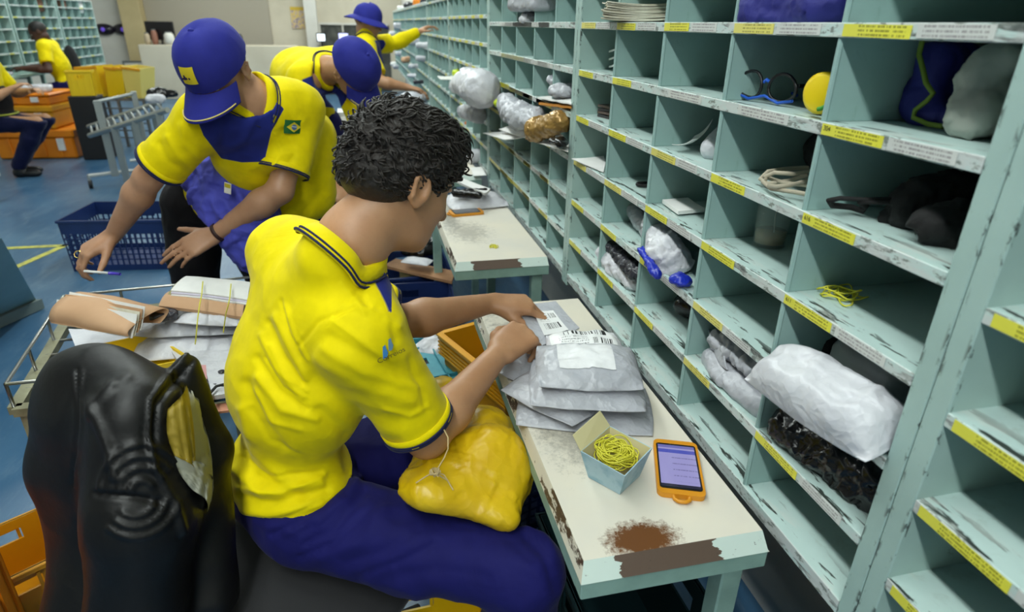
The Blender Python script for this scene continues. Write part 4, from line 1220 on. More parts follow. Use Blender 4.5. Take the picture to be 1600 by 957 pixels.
# blue jacket tied round the waist, hanging over the thighs
_h = (J2['hipR']+J2['hipL'])/2; _l = unit(J2['hipL']-J2['hipR']); _f2 = unit(V(-.45, -.85, -.05))
Q = [(seg(at(310, 238, d=2.16), at(352, 278, d=2.10), .045, .062), 0), (seg(at(352, 278, d=2.10), at(410, 332, d=2.12), .062, .058), .04), (seg(at(296, 262, d=2.20), at(330, 300, d=2.12), .050, .050), .04),
     (seg(at(345, 330, d=2.10), at(398, 392, d=2.14), .060, .070), .05), (seg(at(330, 305, d=2.10), at(392, 345, d=2.10), .05, .06), .04)]
def jk(v): return .012*ridge(np.stack([v[:, 0]*1.0+v[:, 2]*.6, v[:, 1]*1.0, v[:, 2]*.35-v[:, 0]*.3], 1), 20, 21)+.010*facet(v, 15, 22)+.005*ridge(v, 34, 5)
jo = field_obj('tied_jacket', Q, .0065, m_blueapron, p2, disp=jk, smooth=2)
tp = at(356, 286, d=1.98)
idb = MB().box((-.012, -.001, -.036), (.012, .001, .0), R=rotz(-.4)@roty(.22), c=tp, bev=.0008).build('id_badge', mat('badge_card', (226, 222, 214), .5), p2, world=True)
MB().box((-.010, -.0016, -.016), (.010, -.0009, -.003), R=rotz(-.4)@roty(.22), c=tp).build('badge_photo', mat('badge_yellow', (196, 178, 40), .5), idb, world=True)
# flag patch on the sleeve
def patch(name, c, X, Y, n, w_, h_, m, parent, bulge=.0):
    X = unit(X); Y = unit(Y); n = unit(n); g = 8; Vv = []; Fq = []
    for i in range(g+1):
        for j in range(g+1):
            a = (j/g-.5); b = (i/g-.5); Vv.append(c+X*a*w_+Y*b*h_+n*(.0015-bulge*(a*a*4)))
    for i in range(g):
        for j in range(g): Fq.append((i*(g+1)+j, i*(g+1)+j+1, (i+1)*(g+1)+j+1, (i+1)*(g+1)+j))
    return mesh_obj(name, Vv, Fq, m, parent, world=True)
def on_surface(F, px, py, off=.001, d0=.8, d1=3.2):
    """first point of a field met by the sight line through a pixel: where the patch was seen on the sleeve"""
    ts = np.linspace(d0, d1, 1200); P = CAM+ts[:, None]*(at(px, py, d=1.0)-CAM)
    i = np.round((P-F.lo)/F.vox).astype(int); ok = ((i >= 0) & (i < F.n)).all(1); val = np.full(len(ts), 1.0)
    val[ok] = F.a[i[ok, 0], i[ok, 1], i[ok, 2]]
    k = np.argmax(val < 0); p = P[k]; j = i[k]
    g = np.array([F.a[tuple(np.clip(j+e, 0, F.n-1))]-F.a[tuple(np.clip(j-e, 0, F.n-1))] for e in np.eye(3, dtype=int)*2]); n = unit(g)
    return p+n*off, n
c_, n_ = on_surface(FS2, 458, 198, .004)
up_ = unit(V(.12, 0, 1)-n_*np.dot(V(.12, 0, 1), n_)); rt_ = np.cross(up_, n_)
rt_ = rt_ if np.dot(rt_, _R) > 0 else -rt_
fl = patch('flag_patch', c_, rt_, up_, n_, .058, .042, mat('flag_green', (20, 96, 40), .7), p2, .006)
mesh_obj('flag_diamond', [c_+rt_*.023+n_*.0012, c_+up_*.016+n_*.004, c_-rt_*.023+n_*.0012, c_-up_*.016+n_*.004], [(0, 1, 2, 3)], mat('flag_yellow', (224, 204, 40), .7), fl, world=True, smooth=False)
mesh_obj('flag_disc', [c_+rt_*.0085*math.cos(a)+up_*.0085*math.sin(a)+n_*.0050 for a in np.linspace(0, 2*PI, 17)[:-1]], [tuple(range(16))], mat('flag_blue', (84, 110, 160), .7), fl, world=True, smooth=False)
mesh_obj('flag_band', [c_+rt_*.008+up_*.000+n_*.0054, c_+rt_*.008+up_*.002+n_*.0054, c_-rt_*.008+up_*.0035+n_*.0054, c_-rt_*.008+up_*.0015+n_*.0054], [(0, 1, 2, 3)], mat('flag_white', (220, 225, 225), .7), fl, world=True, smooth=False)
# sleeve print on the seated man: two blue flashes and the word
c_, n_ = on_surface(mFS, 603, 545, .003)
ug = unit(V(.30, .0, 1)-n_*np.dot(V(.30, .0, 1), n_)); rg = np.cross(ug, n_); rg = rg if np.dot(rg, _R) > 0 else -rg
def flash(c0, sx, col, nm):
    pol = [(-.004, -.014), (.004, -.012), (.006, -.002), (.001, .006), (-.002, .014), (-.007, .010), (-.006, 0)]
    mesh_obj(nm, [c0+rg*a*sx+ug*b*sx+n_*.0035 for a, b in pol], [tuple(range(len(pol)))], col, man, world=True, smooth=False)
flash(c_-rg*.004-ug*.004, .85, mat('print_blue', (60, 132, 196), .6), 'sleeve_print'); flash(c_+rg*.005+ug*.008, .8, mat('print_bluegrey', (104, 140, 168), .6), 'sleeve_print')
c_, n_ = on_surface(mFS, 588, 563, .005)
ug = unit(V(.15, 0, 1)-n_*np.dot(V(.15, 0, 1), n_)); rg = np.cross(ug, n_); rg = rg if np.dot(rg, _R) > 0 else -rg
text_obj('sleeve_word', 'Correios', .0135, mat('print_brown', (92, 70, 24), .7), man, unit(rg+ug*.45), unit(ug-rg*.45), c_+n_*.002, world=True)

# ---- third worker, bent double under his cap
J3 = dict(shR=at(474, 128, d=2.98), shL=at(532, 100, d=3.18), spine=at(470, 116, d=3.30), elR=V(-.900, 3.100, .930), wrR=V(-.800, 2.960, .800), elL=V(-.600, 3.200, .920), wrL=V(-.640, 2.980, .815),
          hipR=V(-1.030, 3.60, .965), hipL=V(-.850, 3.70, .965), knR=V(-1.10, 3.62, .50), knL=V(-.92, 3.70, .50), anR=V(-1.10, 3.75, .10), anL=V(-.92, 3.84, .10),
          f=V(.30, -.80, -.3), head=at(552, 106, d=2.86), hf=V(.55, -.20, -.80), hu=V(.42, -.66, .40))
p3, *_x = make_person(J3, 'person bent far forward in a blue cap, head turned down, behind the wavy-haired man', m_skinA, vox=.009, panel=px_panel([(471, 113), (473, 140), (496, 166), (532, 170), (545, 150), (520, 130), (500, 98), (493, 100)], .0),
    headwear=with_cap(badge=False), hair=lambda c, B, s, t: crop_hair(c, B, s, t), fat=.95, collar_up=.02, hs=1.08)
# ---- the worker in the bucket hat reaching to a high pigeonhole
J4 = dict(shR=V(-.590, 5.245, 1.315), shL=V(-.560, 5.570, 1.325), elR=V(-.500, 5.090, 1.085), wrR=V(-.290, 5.060, 1.045), elL=V(-.330, 5.640, 1.345), wrL=V(-.150, 5.640, 1.430),
          hipR=V(-.610, 5.320, .840), hipL=V(-.600, 5.500, .840), knR=V(-.56, 5.32, .46), knL=V(-.56, 5.50, .46), anR=V(-.60, 5.32, .10), anL=V(-.60, 5.50, .10),
          f=V(1, -.1, 0), head=V(-.560, 5.400, 1.500), hf=V(.93, -.15, -.25), hu=V(.15, 0, 1))
def bucket(c, B, s, t): cap(c+B[:, 2]*.040, B, s*1.03, t, badge=False, bill=False, bucket=True)
p4, *_x = make_person(J4, 'standing person in a blue bucket hat reaching one arm up to the pigeonholes', m_skinA, vox=.010, panel=front_panel, headwear=bucket,
    hair=lambda c, B, s, t: crop_hair(c, B, s, t), sleeve_len=.8, cuff=False)
for s_ in 'RL':    # long yellow sleeve on the raised arm
    if s_ == 'L': field_obj('long_sleeve', limb(J4['shL'], J4['elL'], J4['wrL']-V(.02, 0, .01), .066, .052, .05, .042), .009, m_yknit, p4)
# ---- far left: dark-skinned man in a yellow t-shirt working at a table
J5 = dict(shR=V(-3.50, 7.30, 1.190), shL=V(-3.46, 6.96, 1.190), elR=V(-3.52, 7.38, .95), wrR=V(-3.78, 7.24, .955), elL=V(-3.42, 6.83, .950), wrL=V(-3.69, 6.84, .960),
          hipR=V(-3.36, 7.22, .72), hipL=V(-3.34, 7.04, .72), knR=V(-3.76, 7.24, .70), knL=V(-3.74, 7.02, .70), anR=V(-3.74, 7.24, .30), anL=V(-3.72, 7.02, .30),
          f=V(-1, -.1, 0), head=at(60, 50, d=5.72), hf=V(-.85, -.25, -.45), hu=V(-.35, 0, 1))
def shaved(c, B, s, t): crop_hair(c, B, s, t)
_d5 = at(60, 50, d=7.55)-J5['head']; _d5[2] = min(_d5[2], 0)
for _k5 in J5:
    if _k5 not in ('f', 'hf', 'hu'): J5[_k5] = J5[_k5]+_d5
p5, *_x = make_person(J5, 'person with cropped hair in a plain yellow t-shirt working at the far left', m_skinC, vox=.010, hair=shaved, collar=False, cuff=False, shirt_mat=m_yknit)
# ---- cut by the left edge: seated person in dark clothes
m_navydk = cloth_mat('dark_navy_trousers', (22, 26, 62), None)
_k = at(66, 186, z=.56)
_b = _k+V(-.52, .02, 0)
J6 = dict(shR=_b+V(.14, -.17, .47), shL=_b+V(.14, .17, .47), elR=_b+V(.24, -.24, .22), wrR=_b+V(.38, -.10, .30), elL=_b+V(.24, .24, .22), wrL=_b+V(.44, .10, .26),
          hipR=_b+V(.06, -.09, -.03), hipL=_b+V(.06, .09, -.03), knR=_k+V(-.01, -.09, -.01), knL=_k+V(-.02, .12, -.01), anR=_k+V(-.30, -.06, -.44), anL=_k+V(-.36, .12, -.44),
          f=V(1, 0, 0), head=_b+V(.20, 0, .70), hf=V(.9, 0, -.4), hu=V(.2, 0, 1))
p6, *_x = make_person(J6, 'seated person cut by the left edge, dark apron and navy trousers, one knee raised', m_skinA, trouser_mat=m_navydk, vox=.010, hair=shaved, cuff=False)
Q = [(ell(_b+V(.13, 0, .18), V(.15, .20, .20)), 0), (ell(_b+V(.12, -.02, .0), V(.17, .20, .12)), .05)]
field_obj('apron', Q, .010, m_blacktr, p6, smooth=2)
MB().tube([_b+V(.13+.165*math.cos(a), .215*math.sin(a), .055) for a in np.linspace(0, 2*PI, 30)[:-1]], .007, n=6, closed=True).build('apron_piping', mat('piping_green', (160, 170, 50), .6), p6, world=True, smooth=True)
# ================================================================ builders for mail and containers
def film(name, c, c2, rough, strength=.5, sc=26, metal=0.0, spec=.5):
    m, nt, b = new_mat(name)
    f = ramp(nt, tex(nt, 'noise', 8, 4, .6), [(.4, BW(0)), (.75, BW(1))]); nt.links.new(mixc(nt, f, rgb(*c), rgb(*c2)), b.inputs['Base Color'])
    b.inputs['Roughness'].default_value = rough; b.inputs['Metallic'].default_value = metal; b.inputs['Specular IOR Level'].default_value = spec
    tc = nt.nodes.new('ShaderNodeTexCoord'); hs = []
    for k, s_ in enumerate((sc, sc*2.3)):
        w_ = nt.nodes.new('ShaderNodeTexNoise'); w_.inputs['Scale'].default_value = s_*.5; w_.inputs['Detail'].default_value = 2; nt.links.new(tc.outputs['Object'], w_.inputs['Vector'])
        ad = nt.nodes.new('ShaderNodeVectorMath'); ad.operation = 'MULTIPLY_ADD'; nt.links.new(w_.outputs['Color'], ad.inputs[0]); ad.inputs[1].default_value = (.04, .04, .04); nt.links.new(tc.outputs['Object'], ad.inputs[2])
        vo = nt.nodes.new('ShaderNodeTexVoronoi'); vo.feature = 'F1'; vo.inputs['Scale'].default_value = s_; nt.links.new(ad.outputs[0], vo.inputs['Vector']); hs.append(vo.outputs['Distance'])
    h = math_(nt, 'ADD', math_(nt, 'MULTIPLY', hs[0], 1.0), math_(nt, 'MULTIPLY', hs[1], .45))
    bump(nt, b, h, strength, .010)
    return m
m_pgrey = film('grey_mailing_bag', (186, 187, 194), (166, 168, 176), .36, .38)
m_pwhite = film('white_mailing_bag', (214, 214, 219), (194, 194, 202), .38, .38)
m_pdark = film('black_plastic_bag', (13, 12, 13), (18, 16, 16), .24, .35, 18, spec=.5)
m_pdgrey = film('charcoal_plastic_bag', (50, 50, 58), (40, 40, 46), .28, .7)
m_gold = film('gold_plastic_bag', (170, 134, 74), (136, 102, 52), .24, .7, 24, metal=.25)
m_pblue = film('blue_plastic_bag', (32, 52, 186), (26, 40, 150), .32, .6)
m_kraft = mat('kraft_paper', (196, 156, 120), .6, var=(5, (182, 140, 104), .4, .7))
m_card = mat('cardboard', (170, 128, 92), .75, var=(12, (150, 108, 76), .4, .7))
def label_mat():
    m, nt, b = new_mat('barcode_label')
    uv = nt.nodes.new('ShaderNodeUVMap'); sp = nt.nodes.new('ShaderNodeSeparateXYZ'); nt.links.new(uv.outputs[0], sp.inputs[0]); u, v = sp.outputs[0], sp.outputs[1]
    def bars(u0, u1, v0, v1, sc, seed):
        wn = nt.nodes.new('ShaderNodeTexWhiteNoise'); wn.noise_dimensions = '1D'
        nt.links.new(math_(nt, 'FLOOR', math_(nt, 'MULTIPLY', u, sc)), wn.inputs['W'])
        k = math_(nt, 'GREATER_THAN', math_(nt, 'FRACT', math_(nt, 'ADD', wn.outputs['Value'], seed)), .5)
        for a, op in ((u0, 'GREATER_THAN'), (u1, 'LESS_THAN')): k = math_(nt, 'MULTIPLY', k, math_(nt, op, u, a))
        for a, op in ((v0, 'GREATER_THAN'), (v1, 'LESS_THAN')): k = math_(nt, 'MULTIPLY', k, math_(nt, op, v, a))
        return k
    k = math_(nt, 'MAXIMUM', bars(.2, .86, .55, .80, 90.0, 0.0), bars(.62, .92, .12, .34, 90.0, .37))
    row = math_(nt, 'FRACT', math_(nt, 'MULTIPLY', v, 12.0)); n = tex(nt, 'noise', 90, 2, .5, coord='UV', stretch=(1, .12, 1))
    t = math_(nt, 'MULTIPLY', math_(nt, 'MULTIPLY', math_(nt, 'GREATER_THAN', row, .5), math_(nt, 'GREATER_THAN', n, .5)), math_(nt, 'MULTIPLY', math_(nt, 'LESS_THAN', v, .48), math_(nt, 'MULTIPLY', math_(nt, 'LESS_THAN', u, .56), math_(nt, 'GREATER_THAN', u, .12))))
    t = math_(nt, 'MULTIPLY', t, math_(nt, 'GREATER_THAN', v, .1))
    c = mixc(nt, math_(nt, 'MAXIMUM', k, math_(nt, 'MULTIPLY', t, .6)), rgb(240, 240, 240), rgb(34, 34, 36))
    nt.links.new(c, b.inputs['Base Color']); b.inputs['Roughness'].default_value = .4
    return m
m_label = label_mat()
m_shiplabel = mat('clear_label_pouch', (240, 240, 242), .2, var=(30, (226, 226, 228), .4, .7))

def bag_grid(l, w_, h, seed, crumple=1.0, nu=44, nv=34, fill=2.2, flap=.0):
    """stuffed mailing bag: two skins meeting in a flat seam. local x = length, y = width, z up, resting on z=0"""
    u = np.linspace(-1, 1, nu); v = np.linspace(-1, 1, nv); U, W = np.meshgrid(u, v, indexing='ij')
    r = (1-np.abs(U)**(fill*1.5))*(1-np.abs(W)**(fill*1.3)); r = np.clip(r, 0, 1)**.62
    P = np.stack([U*l/2, W*w_/2, np.zeros_like(U)+seed*1.7], -1)
    big = fbm(P, 9, seed, 2); cr = ridge(P+.01*np.stack([big]*3, -1), 24, seed+3); cr2 = ridge(P, 52, seed+5)*.5+facet(P, 22, seed)*1.3+facet(P, 48, seed+3)*.6
    edge = np.clip(np.maximum(np.abs(U), np.abs(W)), 0, 1)
    top = h*r*(1+.16*big*crumple)+crumple*(.0045*cr+.0022*cr2)*(.35+.65*r)*(h/.04)**.5
    bot = h*.10*r*0+.0*r
    X = U*l/2*(1-.05*(W**2)*1.0+.015*noise(P, 20, seed+8)); Y = W*w_/2*(1-.07*(U**2)+.02*noise(P, 22, seed+9))
    mid = h*.36
    z0 = mid*(1-r)*(.75+.5*noise(P, 14, seed+2))*(edge**2)
    T = np.stack([X, Y, np.maximum(top, z0*.9)+.0012], -1)
    Bt = np.stack([X, Y, np.minimum(z0*.9*(1-r), T[..., 2]-.0012)*.98], -1); Bt[..., 2] = np.maximum(Bt[..., 2], 0)
    idx = np.arange(nu*nv).reshape(nu, nv)
    q = np.stack([idx[:-1, :-1], idx[1:, :-1], idx[1:, 1:], idx[:-1, 1:]], -1).reshape(-1, 4)
    F = [q, q[:, ::-1]+nu*nv]
    rim = np.concatenate([idx[:, 0], idx[-1, 1:], idx[-2::-1, -1], idx[0, -2:0:-1]]); rn = np.roll(rim, -1)
    F.append(np.stack([rim, rim+nu*nv, rn+nu*nv, rn], 1))
    return np.concatenate([T.reshape(-1, 3), Bt.reshape(-1, 3)]), np.concatenate(F), T
def bag(name, loc, R, size, m, seed, label, cat='package', crumple=1.0, group=None, lab=None, labm=None, fill=2.2):
    l, w_, h = size
    v, f, T = bag_grid(l, w_, h, seed, crumple, fill=fill)
    R = np.array(R)
    o = mesh_obj(name, v@R.T, f, m, loc=loc); tag(o, label, cat, group)
    if lab:
        (u0, u1, v0, v1) = lab; nu, nv = T.shape[:2]
        a0, a1, b0, b1 = int(u0*nu), int(u1*nu), int(v0*nv), int(v1*nv)
        G = T[a0:a1, b0:b1]+V(0, 0, .0014); n1, n2 = G.shape[:2]; idx = np.arange(n1*n2).reshape(n1, n2)
        q = np.stack([idx[:-1, :-1], idx[1:, :-1], idx[1:, 1:], idx[:-1, 1:]], -1).reshape(-1, 4)
        uu, vv = np.meshgrid(np.linspace(0, 1, n1), np.linspace(0, 1, n2), indexing='ij')
        mesh_obj('address_label', G.reshape(-1, 3)@R.T, q, labm or m_label, o, uv=np.stack([uu, vv], -1).reshape(-1, 2))
    return o
def sheet(name, pts, m, label=None, cat='paper', group=None, parent=None, th=.0012, n=10, curl=0.0, seed=0, uvm=False):
    """paper or card: four corners, slightly curled"""
    a, b, c, d = [V(p) for p in pts]; nn = unit(np.cross(b-a, d-a)); nn = nn if nn[2] > 0 else -nn
    G = []; uv = []
    for i in range(n+1):
        for j in range(n+1):
            s, t = i/n, j/n; p = (a*(1-s)+b*s)*(1-t)+(d*(1-s)+c*s)*t
            G.append(p+nn*(curl*((2*s-1)**2+.5*(2*t-1)**2)*.5+.0015*noise(p, 18, seed))); uv.append((s, t))
    G = np.array(G); idx = np.arange((n+1)**2).reshape(n+1, n+1); q = np.stack([idx[:-1, :-1], idx[1:, :-1], idx[1:, 1:], idx[:-1, 1:]], -1).reshape(-1, 4)
    N_ = (n+1)**2; rim = np.concatenate([idx[:, 0], idx[-1, 1:], idx[-2::-1, -1], idx[0, -2:0:-1]]); rn = np.roll(rim, -1)
    F = np.concatenate([q, q[:, ::-1]+N_, np.stack([rim, rim+N_, rn+N_, rn], 1)])
    o = mesh_obj(name, np.concatenate([G, G-nn*th]), F, m, parent, uv=np.array(uv+uv), smooth=False)
    if label: tag(o, label, cat, group)
    return o
def heap(name, prims, vox, m, label, cat, amp=.006, sc=14, seed=1, group=None, rid=.6, smooth=1, parent=None, cuts=(), crisp=.9):
    """soft crumpled thing from blended solids"""
    lo, hi = bounds(prims, .03); F = build_field(prims, lo, hi, vox, cuts); v, q = F.mesh(smooth); n = vnormals(v, q)
    v = v+n*(amp*(rid*.55*ridge(v, sc, seed)+(1-rid)*fbm(v, sc*.6, seed+4)+crisp*(facet(v, sc*1.5, seed)+.45*facet(v, sc*3.3, seed+31))))[:, None]
    o = mesh_obj(name, v, q, m, parent, world=parent is not None)
    if label: tag(o, label, cat, group)
    return o, F
def crate(name, loc, rz, size, m, label, cat='crate', group=None, wall=.006, mesh=True, rim=.016, taper=.04, handle=True, fill=None, rows=5):
    """open plastic crate; local origin at the centre of its base. pierced sides when mesh=True"""
    L, W, H = size; t = empty(name, loc, rz); tag(t, label, cat, group)
    def P(x, y, z):
        k = 1-taper*(1-z/H); return V(x*k, y*k, z)
    b = MB()
    b.box((-L/2*(1-taper), -W/2*(1-taper), 0), (L/2*(1-taper), W/2*(1-taper), wall))
    def wallp(ax, sg):
        half = L/2 if ax == 0 else W/2; dist = (W/2 if ax == 0 else L/2)*sg
        def Q(s, z, o): p = (s, dist-sg*o) if ax == 0 else (dist-sg*o, s); return P(p[0], p[1], z)
        def slab(s0, s1, z0, z1, o0=0, o1=wall):
            v = [Q(s0, z0, o0), Q(s1, z0, o0), Q(s1, z1, o0), Q(s0, z1, o0), Q(s0, z0, o1), Q(s1, z0, o1), Q(s1, z1, o1), Q(s0, z1, o1)]
            b.add(v, [(0, 1, 2, 3), (7, 6, 5, 4), (0, 4, 5, 1), (1, 5, 6, 2), (2, 6, 7, 3), (3, 7, 4, 0)])
        if mesh:
            slab(-half, half, 0, H*.12); slab(-half, half, H*.74, H)
            n = max(6, int(half*2/.035))
            for i in range(n+1): s = -half+2*half*i/n; slab(max(-half, s-.005), min(half, s+.005), H*.12, H*.74)
            for k in range(1, rows): z = H*(.12+.62*k/rows); slab(-half, half, z-.004, z+.004)
            if handle:
                slab(-.07, .07, H*.70, H*.74, -.004)
        else:
            if handle:
                hw = min(.05, half*.4); slab(-half, -hw, 0, H); slab(hw, half, 0, H); slab(-hw, hw, 0, H*.66); slab(-hw, hw, H*.84, H)
            else: slab(-half, half, 0, H)
            for k in (-.75, -.25, .25, .75): slab(half*k-.004, half*k+.004, H*.05, H*.9, -.006, 0)
    for ax in (0, 1):
        for sg in (1, -1): wallp(ax, sg)
    b.build('crate_body', m, t)
    r_ = MB()
    for (x0, x1, y0, y1) in ((-L/2-.008, L/2+.008, W/2-wall, W/2+.008), (-L/2-.008, L/2+.008, -W/2-.008, -W/2+wall), (L/2-wall, L/2+.008, -W/2, W/2), (-L/2-.008, -L/2+wall, -W/2, W/2)):
        r_.box((x0, y0, H-rim), (x1, y1, H), bev=.002)
    r_.build('crate_rim', m, t)
    return t
def bands_mesh(c, rx, ry, n, seed, r=.0011, h=.01, parent=None, name='rubber_band', m=None, label=None, cat=None, kind=None, group=None):
    """tangle of rubber bands"""
    rr = random.Random(seed); b = MB()
    for i in range(n):
        a0 = rr.random()*6.28; cx, cy = rr.uniform(-rx, rx)*.35, rr.uniform(-ry, ry)*.35; A = rr.uniform(.5, 1)*rx; B_ = rr.uniform(.35, .9)*ry; z0 = rr.uniform(.001, h)
        tl = rr.uniform(-.6, .6); pts = []
        for k in range(18):
            a = 2*PI*k/18; q = V(A*math.cos(a), B_*math.sin(a), 0); ca, sa = math.cos(a0), math.sin(a0)
            pts.append(V(c[0]+cx+q[0]*ca-q[1]*sa, c[1]+cy+q[0]*sa+q[1]*ca, c[2]+max(.0012, z0+tl*q[1]*.35+.003*math.sin(3*a+a0))))
        b.tube(pts, r, n=5, closed=True)
    o = b.build(name, m, parent, smooth=True)
    if label: tag(o, label, cat, group, kind)
    return o
m_rub = mat('yellow_rubber', (214, 208, 60), .5)

# ================================================================ on the near desk
ZD = .742
# pile of grey packets
pb = [(V(-.215, 1.075, ZD+.000), -.35, (.29, .20, .015), 31, 'thin grey packet at the bottom of the pile, its sealed corner sticking out'),
      (V(-.235, 1.125, ZD+.021), .62, (.25, .21, .019), 32, 'grey packet reaching toward the hands, second layer of the pile'),
      (V(-.212, 1.082, ZD+.046), -.28, (.245, .19, .028), 33, 'thick grey packet in the middle of the pile beside the shelf'),
      (V(-.205, 1.100, ZD+.078), -.22, (.225, .175, .032), 34, 'grey packet with a blank white sticker on top of the pile')]
for i, (p, a, sz, sd, lb) in enumerate(pb):
    bag('mail_packet', p, rotz(a)@rotx(.02*i), sz, m_pgrey, sd, lb, crumple=1.2, group='grey packets piled on the desk', lab=(.22, .76, .25, .8) if i == 3 else None, labm=m_shiplabel)
bag('mail_packet', (-.170, 1.225, ZD+.066), rotz(-.16)@rotx(-.05), (.175, .115, .028), m_pwhite, 35, 'small white packet with two printed barcodes behind the pile', crumple=.7, group='grey packets piled on the desk', lab=(.06, .94, .08, .92))
# envelope being sorted and the one below it
def quad_at(pts, zs): return [at(x, y, z=z) for (x, y), z in zip(pts, zs)]
env = sheet('mail_envelope', quad_at([(806, 478), (868, 473), (905, 515), (842, 544)], [.812, .802, .790, .800]), m_pgrey, 'grey plastic envelope with a white printed label held in the fingertips', 'envelope', th=.004, curl=.006, seed=3)
sheet('address_label', quad_at([(832, 486), (864, 487), (888, 517), (850, 526)], [.811, .806, .797, .804]), m_label, parent=env, th=.0006, curl=.004, seed=3)
bag('mail_packet', (-.285, 1.30, ZD+.004), rotz(.55), (.22, .13, .022), m_pgrey, 37, 'flat grey packet lying under the sorting hands', crumple=.8, group='grey packets piled on the desk')
bag('mail_packet', at(776, 514, z=.70), rotz(1.2)@rotx(.5), (.12, .10, .03), m_pwhite, 38, 'crumpled white packet between the two forearms above the yellow bin', crumple=1.4)
# card box with rubber bands
def band_box():
    c = at(968, 752, z=ZD)+V(-.006, .012, .001)
    t = empty('paper_box', c, .62); tag(t, 'small open pale blue paper box full of yellow rubber bands', 'box')
    m_in = mat('box_lining', (206, 196, 150), .8); m_out = mat('pale_blue_card', (168, 196, 208), .7, var=(26, (140, 176, 192), .45, .62))
    B0 = [V(-.034, -.034, 0), V(.034, -.034, 0), V(.034, .034, 0), V(-.034, .034, 0)]
    T0 = [V(-.047, -.047, .056), V(.047, -.045, .062), V(.047, .047, .066), V(-.047, .047, .060)]
    v = B0+T0+[p*V(.94, .94, 1)+V(0, 0, .002) for p in B0]+[p*V(.96, .96, 1) for p in T0]
    f = [(3, 2, 1, 0), (8, 9, 10, 11)]
    mi = [0, 1]
    for i in range(4):
        j = (i+1) % 4; f += [(i, j, 4+j, 4+i), (8+j, 8+i, 12+i, 12+j), (4+i, 4+j, 12+j, 12+i)]; mi += [0, 1, 0]
    mesh_obj('box_walls', v, f, [m_out, m_in], t, smooth=False, mi=mi)
    # back flap standing up
    mesh_obj('box_flap', [T0[2], T0[3], T0[3]+V(.004, .022, .022), T0[2]+V(-.004, .022, .026), T0[2]-V(0, .001, 0), T0[3]-V(0, .001, 0), T0[3]+V(.004, .021, .022), T0[2]+V(-.004, .021, .026)],
             [(0, 1, 2, 3), (7, 6, 5, 4), (0, 4, 5, 1), (1, 5, 6, 2), (2, 6, 7, 3), (3, 7, 4, 0)], m_in, t, smooth=False)
    return t, c
bt, bc = band_box()
bo = bands_mesh(bc+V(0, 0, .040), .034, .034, 46, 5, r=.0012, h=.022, m=m_rub, label='tangle of yellow rubber bands inside the pale blue paper box', cat='rubber bands', kind='stuff', name='rubber_band_tangle')
# phones
def phone(loc, rz, label, screen=True, L=.152, W=.078):
    t = empty('phone', loc, rz); tag(t, label, 'phone')
    m_o = mat('orange_phone_case', (214, 142, 24), .45); m_b = mat('phone_black', (20, 20, 24), .2)
    def rr(l, w_, r, n=6):
        return [(cx+r*math.cos(a0+PI/2*k/n), cy+r*math.sin(a0+PI/2*k/n)) for (cx, cy, a0) in ((l/2-r, w_/2-r, 0), (-l/2+r, w_/2-r, PI/2), (-l/2+r, -w_/2+r, PI), (l/2-r, -w_/2+r, 1.5*PI)) for k in range(n+1)]
    auto(MB().prism(rr(L+.006, W+.006, .012), 0, .0105).build('phone_case', m_o, t))
    MB().prism(rr(L-.020, W-.003, .006), .0100, .0112).build('phone_body', m_b, t)
    loop = [V(-L/2-.002+x, y, .005) for x, y in ((0, -.014), (-.008, -.013), (-.013, -.006), (-.013, .006), (-.008, .013), (0, .014))]
    MB().tube(loop, .0036, n=8).build('strap_loop', m_o, t, smooth=True)
    m, nt, b = new_mat('phone_screen_lit' if screen else 'phone_screen_off')
    if screen:
        uv = nt.nodes.new('ShaderNodeUVMap'); sp = nt.nodes.new('ShaderNodeSeparateXYZ'); nt.links.new(uv.outputs[0], sp.inputs[0]); u, v = sp.outputs[0], sp.outputs[1]
        c = mixc(nt, ramp(nt, u, [(0, BW(0)), (.055, BW(0)), (.056, BW(1))], 'CONSTANT'), rgb(24, 20, 60), rgb(176, 172, 236))
        c = mixc(nt, math_(nt, 'MULTIPLY', math_(nt, 'GREATER_THAN', u, .80), math_(nt, 'LESS_THAN', u, .89)), c, rgb(84, 92, 206))
        c = mixc(nt, math_(nt, 'GREATER_THAN', u, .93), c, rgb(120, 120, 200))
        row = math_(nt, 'FRACT', math_(nt, 'MULTIPLY', u, 7.0)); n_ = tex(nt, 'noise', 60, 2, .5, coord='UV', stretch=(.1, 1, 1))
        t_ = math_(nt, 'MULTIPLY', math_(nt, 'MULTIPLY', math_(nt, 'GREATER_THAN', row, .70), math_(nt, 'LESS_THAN', row, .86)), math_(nt, 'MULTIPLY', math_(nt, 'LESS_THAN', u, .76), math_(nt, 'GREATER_THAN', u, .12)))
        t_ = math_(nt, 'MULTIPLY', t_, math_(nt, 'MULTIPLY', math_(nt, 'GREATER_THAN', n_, .45), math_(nt, 'GREATER_THAN', v, .35)))
        c = mixc(nt, math_(nt, 'MULTIPLY', t_, .55), c, rgb(70, 60, 120))
        nt.links.new(c, b.inputs['Emission Color']); b.inputs['Emission Strength'].default_value = .72; b.inputs['Base Color'].default_value = BW(.02)
    else: b.inputs['Base Color'].default_value = rgb(92, 92, 96)
    b.inputs['Roughness'].default_value = .12
    sl, sw = L-.030, W-.009
    mesh_obj('screen', [(-sl/2, -sw/2, .0114), (sl/2, -sw/2, .0114), (sl/2, sw/2, .0114), (-sl/2, sw/2, .0114), (-sl/2, -sw/2, .0111), (sl/2, -sw/2, .0111), (sl/2, sw/2, .0111), (-sl/2, sw/2, .0111)],
             [(0, 1, 2, 3), (0, 4, 5, 1), (1, 5, 6, 2), (2, 6, 7, 3), (3, 7, 4, 0)], m, t, smooth=False, uv=[(0, 1), (1, 1), (1, 0), (0, 0)]*2)
    return t
